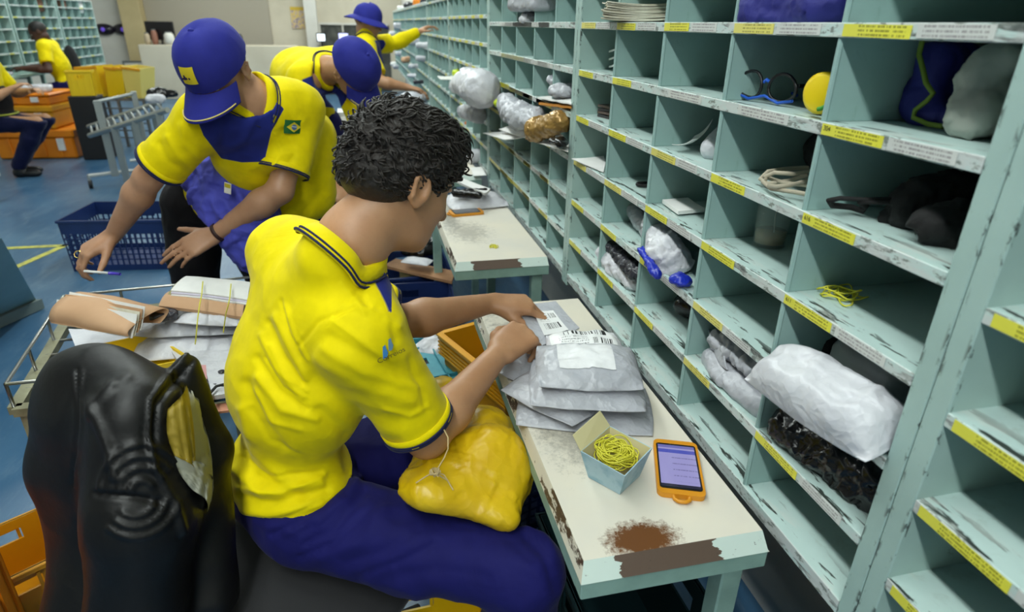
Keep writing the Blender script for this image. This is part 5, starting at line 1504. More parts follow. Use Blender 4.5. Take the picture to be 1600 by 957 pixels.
_a, _b = at(1066, 776, z=ZD+.01), at(1054, 688, z=ZD+.01)
_d = unit(_b-_a); phone(tuple(((_a+_b)/2)*V(1, 1, 0)+V(0, 0, ZD+.0005)), math.atan2(_d[1], _d[0]), 'phone in an orange case with its screen lit, on the near desk')
_a, _b = at(700, 333, z=ZD+.01), at(756, 328, z=ZD+.01); _d = unit(_b-_a)
phone(tuple(((_a+_b)/2)*V(1, 1, 0)+V(0, 0, ZD+.0005)), math.atan2(_d[1], _d[0]), 'dark phone in an orange case lying on the desk behind the seated man', False, L=.138, W=.072)

# ================================================================ on the second and third desk
bag('courier_bag', at(742, 318, z=ZD), rotz(.10), (.27, .24, .045), m_pwhite, 41, 'white plastic bag lying open on the second desk', 'bag', crumple=1.2)
heap('umbrella', [(seg(at(712, 302, z=ZD+.066), at(748, 306, z=ZD+.068), .017), 0), (seg(at(716, 300, z=ZD+.070), at(758, 298, z=ZD+.074), .010), .01)], .005, m_pdark, 'black folded item inside the open white bag', 'folded bag', amp=.004)
sheet('newspaper_roll', quad_at([(712, 284), (720, 279), (766, 297), (757, 304)], [ZD+.10, ZD+.11, ZD+.075, ZD+.07]), m_paper, 'rolled white paper across the open white bag', 'paper', th=.012, curl=.01)
bands_mesh(at(771, 386, z=ZD), .022, .012, 5, 8, r=.0014, h=.004, m=m_rub, label='few yellow rubber bands near the front of the second desk', cat='rubber bands', kind='stuff', name='rubber_band_tangle')
sheet('paper_sheet', quad_at([(735, 262), (753, 261), (760, 274), (740, 275)], [ZD+.004]*4), m_paper, 'white paper on the third desk', 'paper')
heap('parcel', [(rbox(at(748, 244, z=ZD+.03), V(.10, .08, .03), rotz(.3), .02), 0)], .01, m_pwhite, 'small white parcel on the third desk', 'package', amp=.006)

# ================================================================ boxes between the seated man and the desk
m_yel = mat('yellow_plastic', (226, 160, 18), .42, var=(3, (210, 144, 12), .4, .7))
m_yel2 = mat('bright_yellow_plastic', (232, 196, 20), .4)
m_teal = mat('teal_plastic', (70, 150, 165), .4, var=(12, (54, 128, 146), .4, .7))
m_org = mat('orange_plastic', (236, 140, 14), .42, var=(3, (224, 122, 8), .4, .7))
m_bcrate = mat('blue_plastic', (26, 48, 102), .42, var=(5, (20, 38, 84), .4, .7))
def ribbed_bin(loc, rz):
    t = empty('ribbed_bin', loc, rz); tag(t, 'yellow bin with ribbed rim between the forearms and the desk', 'bin')
    b = MB(); L, W, H = .37, .17, .345
    v = []; prof = [(.86, 0), (1.0, H)]
    for k, z in prof: v += [(-L/2*k, -W/2*k, z), (L/2*k, -W/2*k, z), (L/2*k, W/2*k, z), (-L/2*k, W/2*k, z)]
    v += [(x*.975, y*.955, max(z, .006)) for x, y, z in v]
    f = [(3, 2, 1, 0), (8, 9, 10, 11)]+[(i, (i+1) % 4, 4+(i+1) % 4, 4+i) for i in range(4)]+[(8+(i+1) % 4, 8+i, 12+i, 12+(i+1) % 4) for i in range(4)]+[(4+i, 4+(i+1) % 4, 12+(i+1) % 4, 12+i) for i in range(4)]
    b.add(v, f); b.build('bin_body', m_yel, t)
    r_ = MB()
    for k in range(6):
        z = H-.004-.0135*k; o = .010 if k else .016
        for (x0, x1, y0, y1) in ((-L/2-o, L/2+o, -W/2-o, -W/2+.002), (-L/2-o, L/2+o, W/2-.002, W/2+o), (-L/2-o, -L/2+.002, -W/2, W/2), (L/2-.002, L/2+o, -W/2, W/2)):
            r_.box((x0, y0, z-.0035), (x1, y1, z+.0035))
    r_.build('rim_ribs', m_yel, t)
    return t
_p = at(740, 570, z=.60); ribbed_bin((-.300, 1.625, .255), -1.196)
crate('stool_crate', (-.32, 1.64, .0), .35, (.30, .40, .25), m_bcrate, 'blue crate under the yellow ribbed bin, mostly hidden', mesh=True)
def teal_crate():
    c = at(662, 566, z=.50); t = empty('teal_crate', (c[0], c[1], .34), .16); tag(t, 'teal plastic crate tipped on its side, its base with a square hole showing', 'crate')
    b = MB(); W, L = .125, .165
    b.box((-W, -L, .14), (W, .035-.03, .148)).box((-W, .045, .14), (W, L, .148)).box((-W, .004, .14), (-.035, .046, .148)).box((.02, .004, .14), (W, .046, .148))
    for x in (-W, W-.006): b.box((x, -L, .0), (x+.006, L, .165))
    for y in (-L, L-.006): b.box((-W, y, .0), (W, y+.006, .165))
    for y in (-.10, .10): b.box((-W, y, .148), (W, y+.006, .160))
    for x in (.05,): b.box((x, -L, .148), (x+.005, L, .160))
    b.build('crate_shell', m_teal, t)
    MB().box((-.035, -.02, .135), (.02, .05, .139)).build('hole_shade_plate', mat('inside_shade_tone', (40, 22, 22), .7), t)  # dark plate below the hole, painted shade of the crate's inside
    return t
teal_crate()
bag('mail_packet', at(684, 545, z=.47), rotz(.9)@rotx(.3), (.16, .12, .04), m_pwhite, 44, 'crumpled white bag between the teal crate and the yellow bin', crumple=1.5)
# yellow sack on the lap
m_sack = film('yellow_sack_vinyl', (226, 188, 20), (204, 162, 10), .36, .40, 15)
_k0 = at(690, 660, z=.69); _s = [at(648, 742, d=1.02), at(700, 735, d=1.10), at(770, 725, d=1.20), at(785, 775, d=1.16), at(720, 690, d=1.16), at(765, 660, d=1.27)]
sack, sackF = heap('mail_sack', [(ell(at(728, 732, d=1.28), V(.110, .09, .065), rotz(-.4)), 0), (ell(at(775, 735, d=1.30), V(.072, .075, .10)), .05), (ell(at(672, 757, d=1.20), V(.060, .05, .026), rotz(-.3)), .05),
     (ell(at(755, 672, d=1.38), V(.065, .06, .055)), .05), (seg(at(668, 772, d=1.17), at(790, 808, d=1.20), .020, .022), .04), (seg(at(790, 808, d=1.2), at(800, 740, d=1.28), .02, .03), .04), (ell(at(692, 622, d=1.50), V(.055, .06, .045)), .04)],
    .005, m_sack, 'yellow vinyl mail sack with knotted string lying across the lap', 'sack', amp=.008, sc=10, seed=6, smooth=2, crisp=.5)
kn = MB(); _kp = at(680, 740, d=1.135)
for i in range(9):
    a = i*.75; kn.tube([_kp+V(.010*math.cos(a), .004, .010*math.sin(a)), _kp+V(.004*math.sin(a*2), -.006, .003), _kp+V(-.010*math.cos(a+.6), .003, -.011*math.sin(a+.4))], .0016, n=5)
for (x, y, x2, y2, sg) in ((680, 738, 650, 755, 1), (682, 736, 700, 702, 1), (684, 742, 708, 766, 1), (680, 738, 700, 752, 1), (700, 702, 694, 672, 1)):
    kn.tube([at(x, y, d=1.135), at((x+x2)/2+3, (y+y2)/2-3, d=1.14), at(x2, y2, d=1.15)], .0014, n=5)
kn.build('tie_string', mat('pale_string', (206, 180, 130), .8), sack, smooth=True)
m_bcloth0 = mat('black_sack_cloth', (14, 14, 15), .8, bmp=(20, .6, .008))
# things under the chair and desk
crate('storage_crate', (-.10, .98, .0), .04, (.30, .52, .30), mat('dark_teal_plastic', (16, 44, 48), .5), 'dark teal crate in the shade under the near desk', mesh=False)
crate('storage_crate', (.10, .40, .0), .0, (.30, .5, .30), mat('black_plastic', (18, 20, 22), .5), 'added black crate deepening the shade under the shelf beside the near desk', mesh=False)  # added black bulk, keeps the space below the shelf dark
heap('shade_filler_sack', [(ell((-.255, .56, .10), V(.09, .10, .10)), 0)], .01, m_bcloth0, 'added black sack deepening the shade under the near end of the desk', 'sack', amp=.012)  # black mass added to darken the floor below the desk end
crate('floor_bin', (-.60, 1.02, 0.0), .05, (.36, .26, .20), m_yel2, 'yellow bin on the floor under the seated man', 'bin', mesh=False)

# ================================================================ blue crates behind the seated man
crate('blue_crate', (-.50, 2.62, .12), -.05, (.40, .44, .22), m_bcrate, 'blue crate holding cardboard, in front of the second desk', mesh=False, group='blue crates between the desks')
crate('blue_crate', (-.47, 3.12, .12), .06, (.40, .40, .22), m_bcrate, 'blue crate farther back, holding black bags', mesh=False, group='blue crates between the desks')
crate('blue_crate', (-.50, 2.62, .0), .02, (.44, .46, .125), m_bcrate, 'lowest blue crate on the floor under the cardboard one', mesh=True, group='blue crates between the desks', rows=3)
sheet('cardboard_piece', quad_at([(600, 415), (618, 404), (712, 424), (706, 440)], [.37, .37, .37, .36]), m_card, 'flat piece of cardboard sticking out of the blue crate', 'cardboard', th=.014)
heap('parcel', [(rbox(at(648, 428, z=.30), V(.07, .05, .03), rotz(.4), .015), 0)], .007, mat('manila', (214, 196, 130), .7), 'pale yellow packet below the cardboard in the blue crate', 'package', amp=.004)
bag('mail_packet', at(652, 410, z=.405), rotz(-.5), (.15, .09, .018), m_pwhite, 46, 'white packet on top of the blue crate', crumple=.8)
heap('handbag', [(ell(at(655, 390, z=.385), V(.10, .07, .036)), 0), (ell(at(690, 376, z=.39), V(.09, .06, .036)), .05)], .009, m_pdark, 'black bag lying in the blue crates', 'bag', amp=.01)
heap('handbag', [(ell(at(606, 384, z=.375), V(.045, .05, .036)), 0)], .008, mat('dark_green_cloth', (26, 48, 42), .6), 'dark green pouch at the end of the blue crate', 'pouch', amp=.008)
# spare crate by the trolley
crate('blue_crate', (-2.22, 4.45, 0), -.12, (.62, .46, .34), m_bcrate, 'empty blue crate on the floor beyond the wire trolley', mesh=True, rows=6)
# ================================================================ what lies in the pigeonholes
ZF = {k: z+TH/2+.0006 for k, z in zip('ZABCDEFG', ROWS)}
m_news = mat('newsprint', (214, 208, 190), .8, var=(14, (180, 172, 150), .45, .7))
m_dblue = mat('dark_blue_cloth', (34, 36, 120), .7, bmp=(20, .5, .006)); m_green = mat('green_trim', (110, 132, 40), .7)
m_gcloth = mat('pale_grey_cloth', (168, 170, 162), .8, bmp=(18, .4, .006)); m_bcloth = mat('black_cloth', (12, 11, 12), .8, bmp=(22, .6, .008))
# row above the first lip
for k in range(11):
    c = at(986, 33, x=.03)*V(1, 1, 0)+V(.02, 0, ZF['A']+.002+.0035*k); r_ = rnd
    a = rotz(-.5+.05*math.sin(k*2.1)+.02*k); w_, l = .13, .17
    q = [c+a@V(x*l*.5+.004*math.sin(k), y*w_*.5, 0) for x, y in ((-1, -1), (1, -1), (1, 1), (-1, 1))]
    sheet('folded_newspaper', q, m_news, 'folded newspaper in the loose pile above the first yellow tags' if k < 10 else 'topmost folded newspaper with a green printed corner', 'newspaper', 'newspapers piled in one cell', th=.0028, curl=.010, seed=k)
heap('cloth_bundle', [(rbox(at(1238, 12, x=.07)+V(0, 0, 0), V(.06, .07, .035), rotz(.2), .02), 0), (ell(at(1292, 10, x=.06)+V(0, 0, 0), V(.05, .045, .04)), .03)], .005, m_dblue, 'dark blue folded cloth in the top cell left of tag 304 column', 'cloth', amp=.006)
heap('parcel', [(rbox(at(830, 2, x=.02), V(.05, .16, .035), rotz(.1), .02), 0)], .008, m_pgrey, 'grey parcel lying high in the second shelf', 'package', amp=.006)
heap('parcel', [(ell(at(827, 29, x=.02), V(.04, .03, .022)), 0)], .006, m_pwhite, 'small white paper bundle at the second shelf, upper row', 'package', amp=.008, sc=30)
# first row
def goggles(c, a):
    t = empty('safety_goggles', c, a); tag(t, 'black safety goggles with blue temples on the shelf', 'goggles')
    m_f = mat('goggle_black', (16, 18, 22), .35); m_b = mat('goggle_blue', (22, 84, 190), .35)
    for s in (-1, 1):
        pts = []
        for k in range(18):
            an = 2*PI*k/18; x = s*.036+.031*math.cos(an)*(1+.12*math.cos(an)*s); z = .026+.024*math.sin(an)*(1 if math.sin(an) > 0 else .85)
            pts.append((x, -.004*abs(math.cos(an)), z))
        MB().tube(pts, .0028, n=8, closed=True).build('lens_rim', m_f, t, smooth=True)
        MB().tube([(s*.070, .0, .034), (s*.074, .03, .034), (s*.060, .085, .020), (s*.030, .105, .006)], [.0035, .0032, .003, .0028], n=8).build('temple_arm', m_b if s < 0 else m_f, t, smooth=True)
    MB().tube([(-.008, 0, .034), (0, -.003, .038), (.008, 0, .034)], .003, n=8).build('bridge', m_b, t, smooth=True)
    MB().tube([(-.066, -.003, .010), (-.036, -.004, .0035), (0, -.002, .012), (.036, -.004, .0035), (.066, -.003, .010)], .0026, n=8).build('lower_bar', m_b, t, smooth=True)
_c = at(1196, 148, x=.05); goggles((.05, _c[1], ZF['B']), -PI/2+.16)
def cup():
    c = at(1284, 140, x=.05); t = empty('plastic_cup', (.085, c[1], ZF['B']+.031)); tag(t, 'yellow cup lying on its side next to the goggles', 'cup')
    R = basis((0, 0, 1), z=(-1, -.30, 0))
    MB().lathe([(.0001, .052), (.024, .052), (.030, .049), (.0305, .044), (.024, -.030), (.0001, -.030)], (0, 0, 0), 28, R=R).build('cup_body', mat('cup_yellow', (236, 204, 16), .4), t, smooth=True)
    MB().tube([R@V(.0225*math.cos(a), .0225*math.sin(a), .0526) for a in np.linspace(3.3, 4.0, 6)], .0032, n=6).build('green_mark', mat('cup_green', (60, 150, 50), .5), t, smooth=True)
cup()
garm, _ = heap('cloth_bundle', [(rbox(at(1468, 130, x=.16), V(.045, .026, .052), rotz(.2)@rotx(.08), .02), 0), (seg(at(1448, 178, x=.13), at(1500, 192, x=.14), .018), .02)], .0045, m_dblue, 'dark blue garment standing folded in the cell tagged 304', 'garment', amp=.005)
tb = MB(); tb.tube([at(x, y, x=.105) for x, y in ((1441, 64), (1436, 86), (1442, 108), (1447, 130), (1458, 146), (1448, 158), (1430, 172), (1427, 184), (1450, 194), (1474, 198))], .0034, n=8)
tb.build('green_piping', m_green, garm, smooth=True)
heap('cloth_bundle', [(rbox(at(1545, 182, x=.11), V(.045, .026, .024), rotz(.1), .018), 0), (ell(at(1556, 108, x=.12), V(.045, .026, .030), rotx(.3)), .012), (seg(at(1498, 124, x=.10), at(1575, 92, x=.11), .010, .016), .012), (ell(at(1540, 150, x=.12), V(.045, .024, .03)), .02)], .0045, m_gcloth, 'pale grey crumpled cloth at the post end of the cell tagged 304', 'cloth', amp=.006, sc=18)
# small papers standing out of the first column
for k in range(3): sheet('paper_sheet', [at(950, 80+12*k, x=.10), at(962, 76+12*k, x=.05), at(962, 79+12*k, x=.05), at(950, 83+12*k, x=.10)], m_paper, 'thin paper edge in the upper cell beside the tall post', 'paper', 'papers in the first column')
for k in range(5):
    c = at(944, 182, z=ZF['C'])+V(.07, -.012, .0085*k); a = rotz(.2+.07*math.sin(k*3)); q = [c+a@V(x*.085, y*.035, 0) for x, y in ((-1, -1), (1, -1), (1, 1), (-1, 1))]
    sheet('magazine', q, mat('dark_cover' if k % 2 else 'brown_cover', (44, 40, 44) if k % 2 else (88, 70, 66), .35), 'dark magazine in the short stack beside the tall post', 'magazine', 'dark magazines in one cell', th=.007, seed=k)
# second row: curled paper and roll
sheet('paper_sheet', [at(1052, 236, z=ZF['C']+.002), at(1088, 222, z=ZF['C']+.012), at(1116, 196, z=ZF['C']+.05), at(1085, 228, z=ZF['C']+.02)], m_paper, 'curled white paper in the cell above the printed sheet', 'paper', curl=.02)
heap('paper_roll', [(seg(at(1100, 232, z=ZF['C']+.02)+V(.02, 0, 0), at(1112, 205, z=ZF['C']+.03)+V(.04, 0, 0), .024), 0)], .004, m_pwhite, 'short white roll against the divider in the same cell', 'paper roll', amp=.003)
# straps
def straps():
    b = MB(); z = ZF['C']
    L = [[(1262, 262), (1225, 264), (1200, 268), (1188, 280), (1200, 287), (1230, 283), (1262, 274)], [(1262, 290), (1225, 286), (1200, 278), (1192, 284), (1205, 295), (1240, 300), (1262, 304)],
         [(1262, 268), (1240, 272), (1210, 270), (1196, 276)], [(1262, 282), (1235, 290), (1210, 292), (1200, 290)]]
    for k, pts in enumerate(L): b.tube([at(x, y, z=z+.004+.018*(1 if y < 275 else .3)+.003*k) for x, y in pts], .0036, n=8)
    o = b.build('strap_bundle', mat('beige_strap', (178, 168, 148), .7), smooth=True); tag(o, 'beige looped straps lying above the cell with the glass', 'straps')
straps()
heap('handbag', [(ell(at(1225, 262, z=ZF['C']+.025)+V(.13, .01, .02), V(.07, .08, .045)), 0)], .006, m_bcloth, 'black cloth bag behind the beige straps', 'bag', amp=.006)
# envelope over the lip at the first post
sheet('envelope', quad_at([(893, 249), (944, 245), (946, 256), (943, 270)], [ZF['D']+.004, ZF['D']+.006, ZF['D']+.003, ZF['D']+.002]), m_paper, 'white envelope hanging over the lip beside the tall post', 'envelope', th=.002, curl=.004)
MB_r = MB().tube([at(1008, 290, z=ZF['D']+.002)+V(.022*math.cos(a), .018*math.sin(a), .003) for a in np.linspace(0, 2*PI, 20)[:-1]], .004, n=8, closed=True)
tag(MB_r.build('tape_ring', m_bcloth, smooth=True), 'small black ring on the shelf left of the printed sheets', 'ring')
sheet('envelope', quad_at([(1035, 312), (1075, 309), (1102, 326), (1060, 330)], [ZF['D']+.012]*4), m_paper, 'white envelope flat in the cell above the white bag', 'envelope', th=.008)
# black bag with strap in the cell tagged 616
bag616, _ = heap('handbag', [(ell(at(1470, 322, x=.15), V(.085, .040, .048)), 0), (ell(at(1478, 352, x=.08), V(.045, .026, .026)), .03)], .005, m_bcloth, 'black bag stuffed in the cell tagged 616, its looped strap trailing out', 'bag', amp=.010, sc=18)
MB().tube([at(x, y, z=ZF['C']+.006+h) for x, y, h in ((1430, 312, .03), (1390, 312, .026), (1345, 312, .022), (1312, 310, .022), (1295, 314, .016), (1300, 321, .008), (1330, 324, .004), (1348, 330, .002), (1352, 322, .010), (1343, 316, .018), (1370, 316, .022), (1420, 320, .024))], [.0035]*4+[.0045]*4+[.0055, .004, .0035, .0035], n=8).build('shoulder_strap', m_bcloth, bag616, smooth=True)
# drinking glass with brown liquid
def glass():
    c = at(1181, 385, z=ZF['D']); t = empty('drinking_glass', (c[0]+.030, c[1]+.004, ZF['D'])); tag(t, 'tall clear glass with a little brown liquid', 'glass')
    m = mat('clear_glass', (200, 214, 208), .08, alpha=.20, spec=.8)
    MB().lathe([(.0001, 0), (.029, 0), (.030, .003), (.033, .098), (.0312, .098), (.0282, .006), (.0001, .006)], n=36).build('glass_wall', m, t, smooth=True)
    MB().lathe([(.0001, .0065), (.0276, .0065), (.0284, .030), (.0001, .030)], n=36).build('liquid', mat('brown_liquid', (150, 116, 70), .2), t, smooth=True)
    MB().tube([(-.010, -.022, .032), (-.006, -.012, .060), (-.004, -.010, .094)], .0012, n=6).build('stirrer', mat('pale_stirrer', (190, 186, 170), .5), t, smooth=True)
glass()
bands_mesh(at(1306, 462, z=ZF['D'])+V(0, 0, .0), .020, .042, 7, 12, r=.0013, h=.012, m=m_rub, label='loose loops of yellow rubber bands in the cell tagged 611', cat='rubber bands', kind='stuff', name='rubber_band_tangle')
# white bag hanging out, blue bag below
heap('parcel_bag', [(seg(at(1020, 350, z=ZF['E']+.055)+V(-.0, 0, 0), at(1055, 395, z=ZF['E']+.035)+V(-.02, 0, 0), .026, .042), 0), (ell(at(1064, 408, z=ZF['E']+.015)+V(-.028, 0, .0), V(.034, .048, .042), rotz(.2)), .04)], .0045, m_pwhite, 'large white plastic bag bulging out over the lip', 'package', amp=.008, sc=20, seed=14)
heap('parcel_bag', [(seg(at(968, 335, z=ZF['E']+.02)+V(.04, 0, .01), at(1012, 368, z=ZF['E']+.02)+V(.005, 0, .0), .022, .018), 0)], .0045, m_pgrey, 'grey plastic parcel behind the bulging white bag', 'package', amp=.006)
heap('parcel_bag', [(seg(at(1001, 390, x=-.022), at(1026, 428, x=-.026), .008, .011), 0)], .0045, m_pblue, 'bright blue plastic bag under the bulging white bag', 'package', amp=.005, sc=26)
heap('parcel_bag', [(ell(at(1062, 438, x=.004), V(.022, .030, .012)), 0)], .0045, m_pblue, 'blue bag tip poking out below the bulging white bag', 'package', amp=.006, sc=26)
# third column pair
heap('parcel_bag', [(seg(at(938, 395, z=ZF['F']+.018)+V(.012, 0, 0), at(984, 440, z=ZF['F']+.022)+V(.012, 0, 0), .024, .028), 0), (ell(at(960, 415, z=ZF['F']+.02)+V(.012, 0, 0), V(.035, .07, .027)), .03)], .0045, m_pwhite, 'crinkled white plastic parcel in front of a black one', 'package', amp=.007, sc=28, seed=3)
heap('parcel_bag', [(seg(at(952, 384, x=.035), at(996, 428, x=.02), .015, .020), 0)], .0045, m_pdgrey, 'glossy black plastic parcel beside the crinkled white one', 'package', amp=.007, sc=30, seed=5)
heap('parcel_bag', [(ell(at(1060, 485, z=ZF['F']+.02)+V(.05, 0, .01), V(.06, .05, .035)), 0)], .006, m_pdark, 'black bag deep in the cell below the blue bag', 'package', amp=.008)
# grey parcels
heap('parcel_bag', [(seg(at(1100, 560, z=ZF['F']+.012)+V(.02, 0, 0), at(1180, 635, z=ZF['F']+.014)+V(.016, 0, 0), .020, .024), 0), (ell(at(1140, 598, z=ZF['F']+.012)+V(.03, 0, 0), V(.05, .10, .020)), .03)], .0045, m_pgrey, 'long flat grey parcel at the bottom of its cell beside the divider', 'package', amp=.004, sc=20, seed=9)
heap('parcel_bag', [(seg(at(1098, 530, z=ZF['F']+.062)+V(.03, 0, 0), at(1158, 582, z=ZF['F']+.068)+V(.03, 0, 0), .015, .018), 0)], .0045, m_pgrey, 'crumpled grey parcel lying on the long flat one', 'package', amp=.009, sc=34, seed=19)
sheet('package_flap', [at(1103, 512, x=.05), at(1127, 545, x=.02), at(1132, 578, x=.015), at(1116, 560, x=.03)], m_pgrey, 'pointed flap of grey plastic standing up from the crumpled parcel', 'package flap', th=.003, curl=.01)
# the big white package and its neighbours
_ba, _bb = at(1196, 586, z=ZF['E']+.03), at(1372, 700, z=ZF['E']+.03); _bd = unit(_bb-_ba); _bz = unit(V(-.50, -.05, 1)); _by = np.cross(_bz, _bd)
bag('large_package', at(1279, 637, z=ZF['E']+.008)+V(.016, .004, .002), np.array([_bd, unit(_by), np.cross(_bd, unit(_by))]).T, (.230, .110, .058), m_pwhite, 21, 'large white plastic package filling the cell above the black bag', crumple=1.2, fill=3.2)
heap('parcel_bag', [(rbox(at(1368, 588, x=.13), V(.045, .070, .040), rotz(-.05), .02), 0)], .005, mat('dim_grey_bag', (168, 170, 172), .4, bmp=(24, .5, .006)), 'dull grey parcel behind the large white package', 'package', amp=.005)
heap('parcel_bag', [(ell(at(1290, 537, x=.12), V(.03, .036, .030)), 0)], .005, m_bcloth, 'black cloth lump behind the large white package', 'cloth', amp=.006)
heap('large_package', [(seg(at(1222, 668, z=ZF['F']+.03)+V(.01, 0, 0), at(1350, 765, z=ZF['F']+.03)+V(.03, 0, 0), .030, .042), 0), (ell(at(1290, 710, z=ZF['F']+.03)+V(.06, 0, .01), V(.06, .11, .042)), .04)], .004, m_pdark, 'glossy black plastic bag below the large white package', 'package', amp=.008, sc=26, seed=23)
heap('parcel_bag', [(seg(at(1340, 768, z=ZF['F']+.008)+V(.004, 0, 0), at(1372, 800, z=ZF['F']+.010)+V(.004, 0, 0), .008, .010), 0)], .004, m_kraft, 'brown paper corner under the black plastic bag', 'paper', amp=.002)
# ---- second shelf: parcels hanging over the front
heap('parcel_bag', [(seg(at(788, 160, x=-.02), at(812, 182, x=-.06), .035, .05), 0), (ell(at(832, 186, x=-.03), V(.05, .10, .038)), .03), (ell(at(800, 172, x=.03), V(.06, .11, .05)), .03)], .007, m_pgrey, 'bulky grey plastic parcels hanging over the second shelf', 'package', amp=.012, sc=16, seed=4)
heap('parcel_bag', [(seg(at(840, 203, x=-.05), at(876, 190, x=-.01), .040, .034), 0), (ell(at(836, 204, x=-.06), V(.035, .04, .036)), .02)], .005, m_gold, 'shiny gold plastic parcel in front of the tall post', 'package', amp=.008, sc=18, seed=4)
heap('parcel_bag', [(ell(at(872, 222, x=-.035), V(.028, .055, .014)), 0)], .006, m_pdark, 'black plastic parcel under the gold one', 'package', amp=.007)
sheet('mail_sheet', [at(755, 209, x=-.09), at(800, 205, x=.02), at(835, 211, x=.0), at(790, 220, x=-.07)], m_paper, 'white leaflet sticking far out under the grey parcels', 'paper', 'leaflets under the parcels', th=.003, curl=.006)
sheet('mail_sheet', [at(780, 203, x=-.05), at(815, 190, x=.03), at(880, 212, x=.0), at(820, 216, x=-.04)], m_paper, 'white leaflet directly under the gold parcel', 'paper', 'leaflets under the parcels', th=.003, curl=.004)
sheet('mail_sheet', [at(838, 222, x=-.05), at(860, 216, x=.05), at(889, 224, x=.02), at(888, 236, x=-.02)], m_paper, 'white envelope below the black parcel, touching the tall post', 'paper', 'leaflets under the parcels', th=.004)
sheet('mail_sheet', [at(840, 152, x=-.02), at(858, 150, x=.06), at(894, 153, x=.05), at(893, 162, x=-.01)], m_paper, 'flat white envelope with an orange edge by the tall post', 'envelope', th=.004)
sheet('mail_sheet', [at(842, 160, x=-.015), at(858, 158, x=.06), at(894, 160, x=.05), at(893, 166, x=-.005)], mat('orange_envelope', (206, 134, 40), .6), 'orange envelope under the flat white one', 'envelope', th=.008)
heap('parcel_bag', [(ell(at(880, 125, x=.06), V(.06, .05, .02)), 0), (ell(at(882, 142, x=.03), V(.05, .06, .022)), .01)], .005, m_pgrey, 'two crumpled grey bags one over the other by the tall post', 'package', amp=.009, sc=24, seed=6)
# ---- third shelf: white roll parcel and mixed mail
heap('parcel_bag', [(seg(at(722, 130, x=-.115), at(752, 141, x=-.105), .060, .074), 0), (seg(at(752, 141, x=-.105), V(.06, 4.05, 1.205), .066, .038), .05), (seg(at(730, 122, x=-.10), at(758, 134, x=-.09), .045, .050), .03)], .010, m_pwhite, 'large white rolled parcel jutting from the third shelf', 'package', amp=.008, sc=12)
heap('parcel_bag', [(seg(at(724, 173, x=-.075), at(748, 180, x=-.07), .036, .040), 0)], .010, m_pgrey, 'grey wrapped parcel beneath the large white roll', 'package', amp=.010)
heap('parcel_bag', [(ell(at(712, 135, x=-.05), V(.045, .045, .04)), 0)], .008, m_pwhite, 'small white crumpled ball left of the large white roll', 'package', amp=.010, sc=20)
m_lime = mat('lime_tape', (190, 208, 40), .5)
heap('tape_roll', [(ell((.020, 4.62, 1.14+TH/2+.031), V(.03, .05, .030)), 0)], .007, m_lime, 'lime green label roll left of the large white roll', 'label roll', amp=.004)
heap('tape_roll', [(ell(at(778, 161, x=-.05), V(.02, .03, .02)), 0)], .006, m_lime, 'lime green tag beside the bulky grey parcels', 'label', amp=.004)
sheet('mail_sheet', [V(-.12, 4.40, 1.150), V(.08, 4.45, 1.152), V(.08, 4.72, 1.152), V(-.11, 4.68, 1.150)], m_paper, 'white sheet under the lime green label roll', 'paper', th=.003, curl=.01)
heap('parcel_bag', [(ell(at(735, 196, x=.05), V(.04, .10, .03)), 0)], .008, mat('orange_bag', (206, 110, 50), .6), 'small orange item in the third shelf', 'package', amp=.006)
# ---- mail bulging out of the far shelves
r2 = random.Random(11)
far = [(628, 20, .12, m_paper), (640, 10, .13, m_pdgrey), (655, 8, .12, m_org), (668, 5, .10, m_pdgrey), (622, 33, .13, m_pwhite), (614, 50, .11, m_pwhite), (650, 52, .10, m_pgrey), (662, 66, .08, m_pwhite), (624, 78, .09, m_pwhite),
       (636, 84, .10, m_kraft), (648, 96, .07, m_pwhite), (620, 108, .09, m_pgrey), (645, 112, .06, m_pwhite), (660, 88, .07, m_pgrey), (638, 60, .08, m_pdgrey), (655, 120, .06, m_pdgrey), (616, 92, .10, m_paper)]
names_ = ['bundle of papers on top of the farthest shelf', 'dark bag on top of the far shelf', 'orange box on top of the far shelf', 'dark bundle at the right on top of the far shelf', 'white bundle beside the reaching hand', 'white bag left of the reaching sleeve',
          'grey parcel below the reaching hand', 'white parcel right of the reaching hand', 'white parcel behind the yellow sleeve', 'brown parcel in the far shelf', 'small white parcel in the far shelf, middle', 'grey parcel low in the far shelf', 'tiny white ball in the far shelf',
          'grey wrapped parcel right of the brown one', 'dark parcel directly under the sleeve', 'dark parcel right of the lower hand', 'white paper bundle left of the brown parcel']
for (x, y, s, m), nm in zip(far, names_):
    s *= .78; p = at(x, y, x=-.02 if y > 28 else .12); hz = s*.42
    p[2] = 1.686+hz*.75 if y <= 28 else max([r for r in R3 if r < p[2]-.01] or [R3[-1]])+TH/2+hz*.8
    heap('parcel', [(rbox(p, V(.07, s*.8, hz), rotz(r2.uniform(-.5, .5)), s*.25), 0)], .014, m, nm, 'package', amp=.012, sc=9, seed=r2.randint(1, 99), group='mail bulging from the far shelves')
# white bag by the lower hand of the reaching worker and a tub beneath it
_pb = at(646, 152, z=.80)
heap('parcel_bag', [(ell((_pb[0], _pb[1], .795), V(.15, .16, .055)), 0)], .012, m_pgrey, 'pale grey bag in front of the reaching worker, just above the wavy hair', 'package', amp=.012, sc=10)
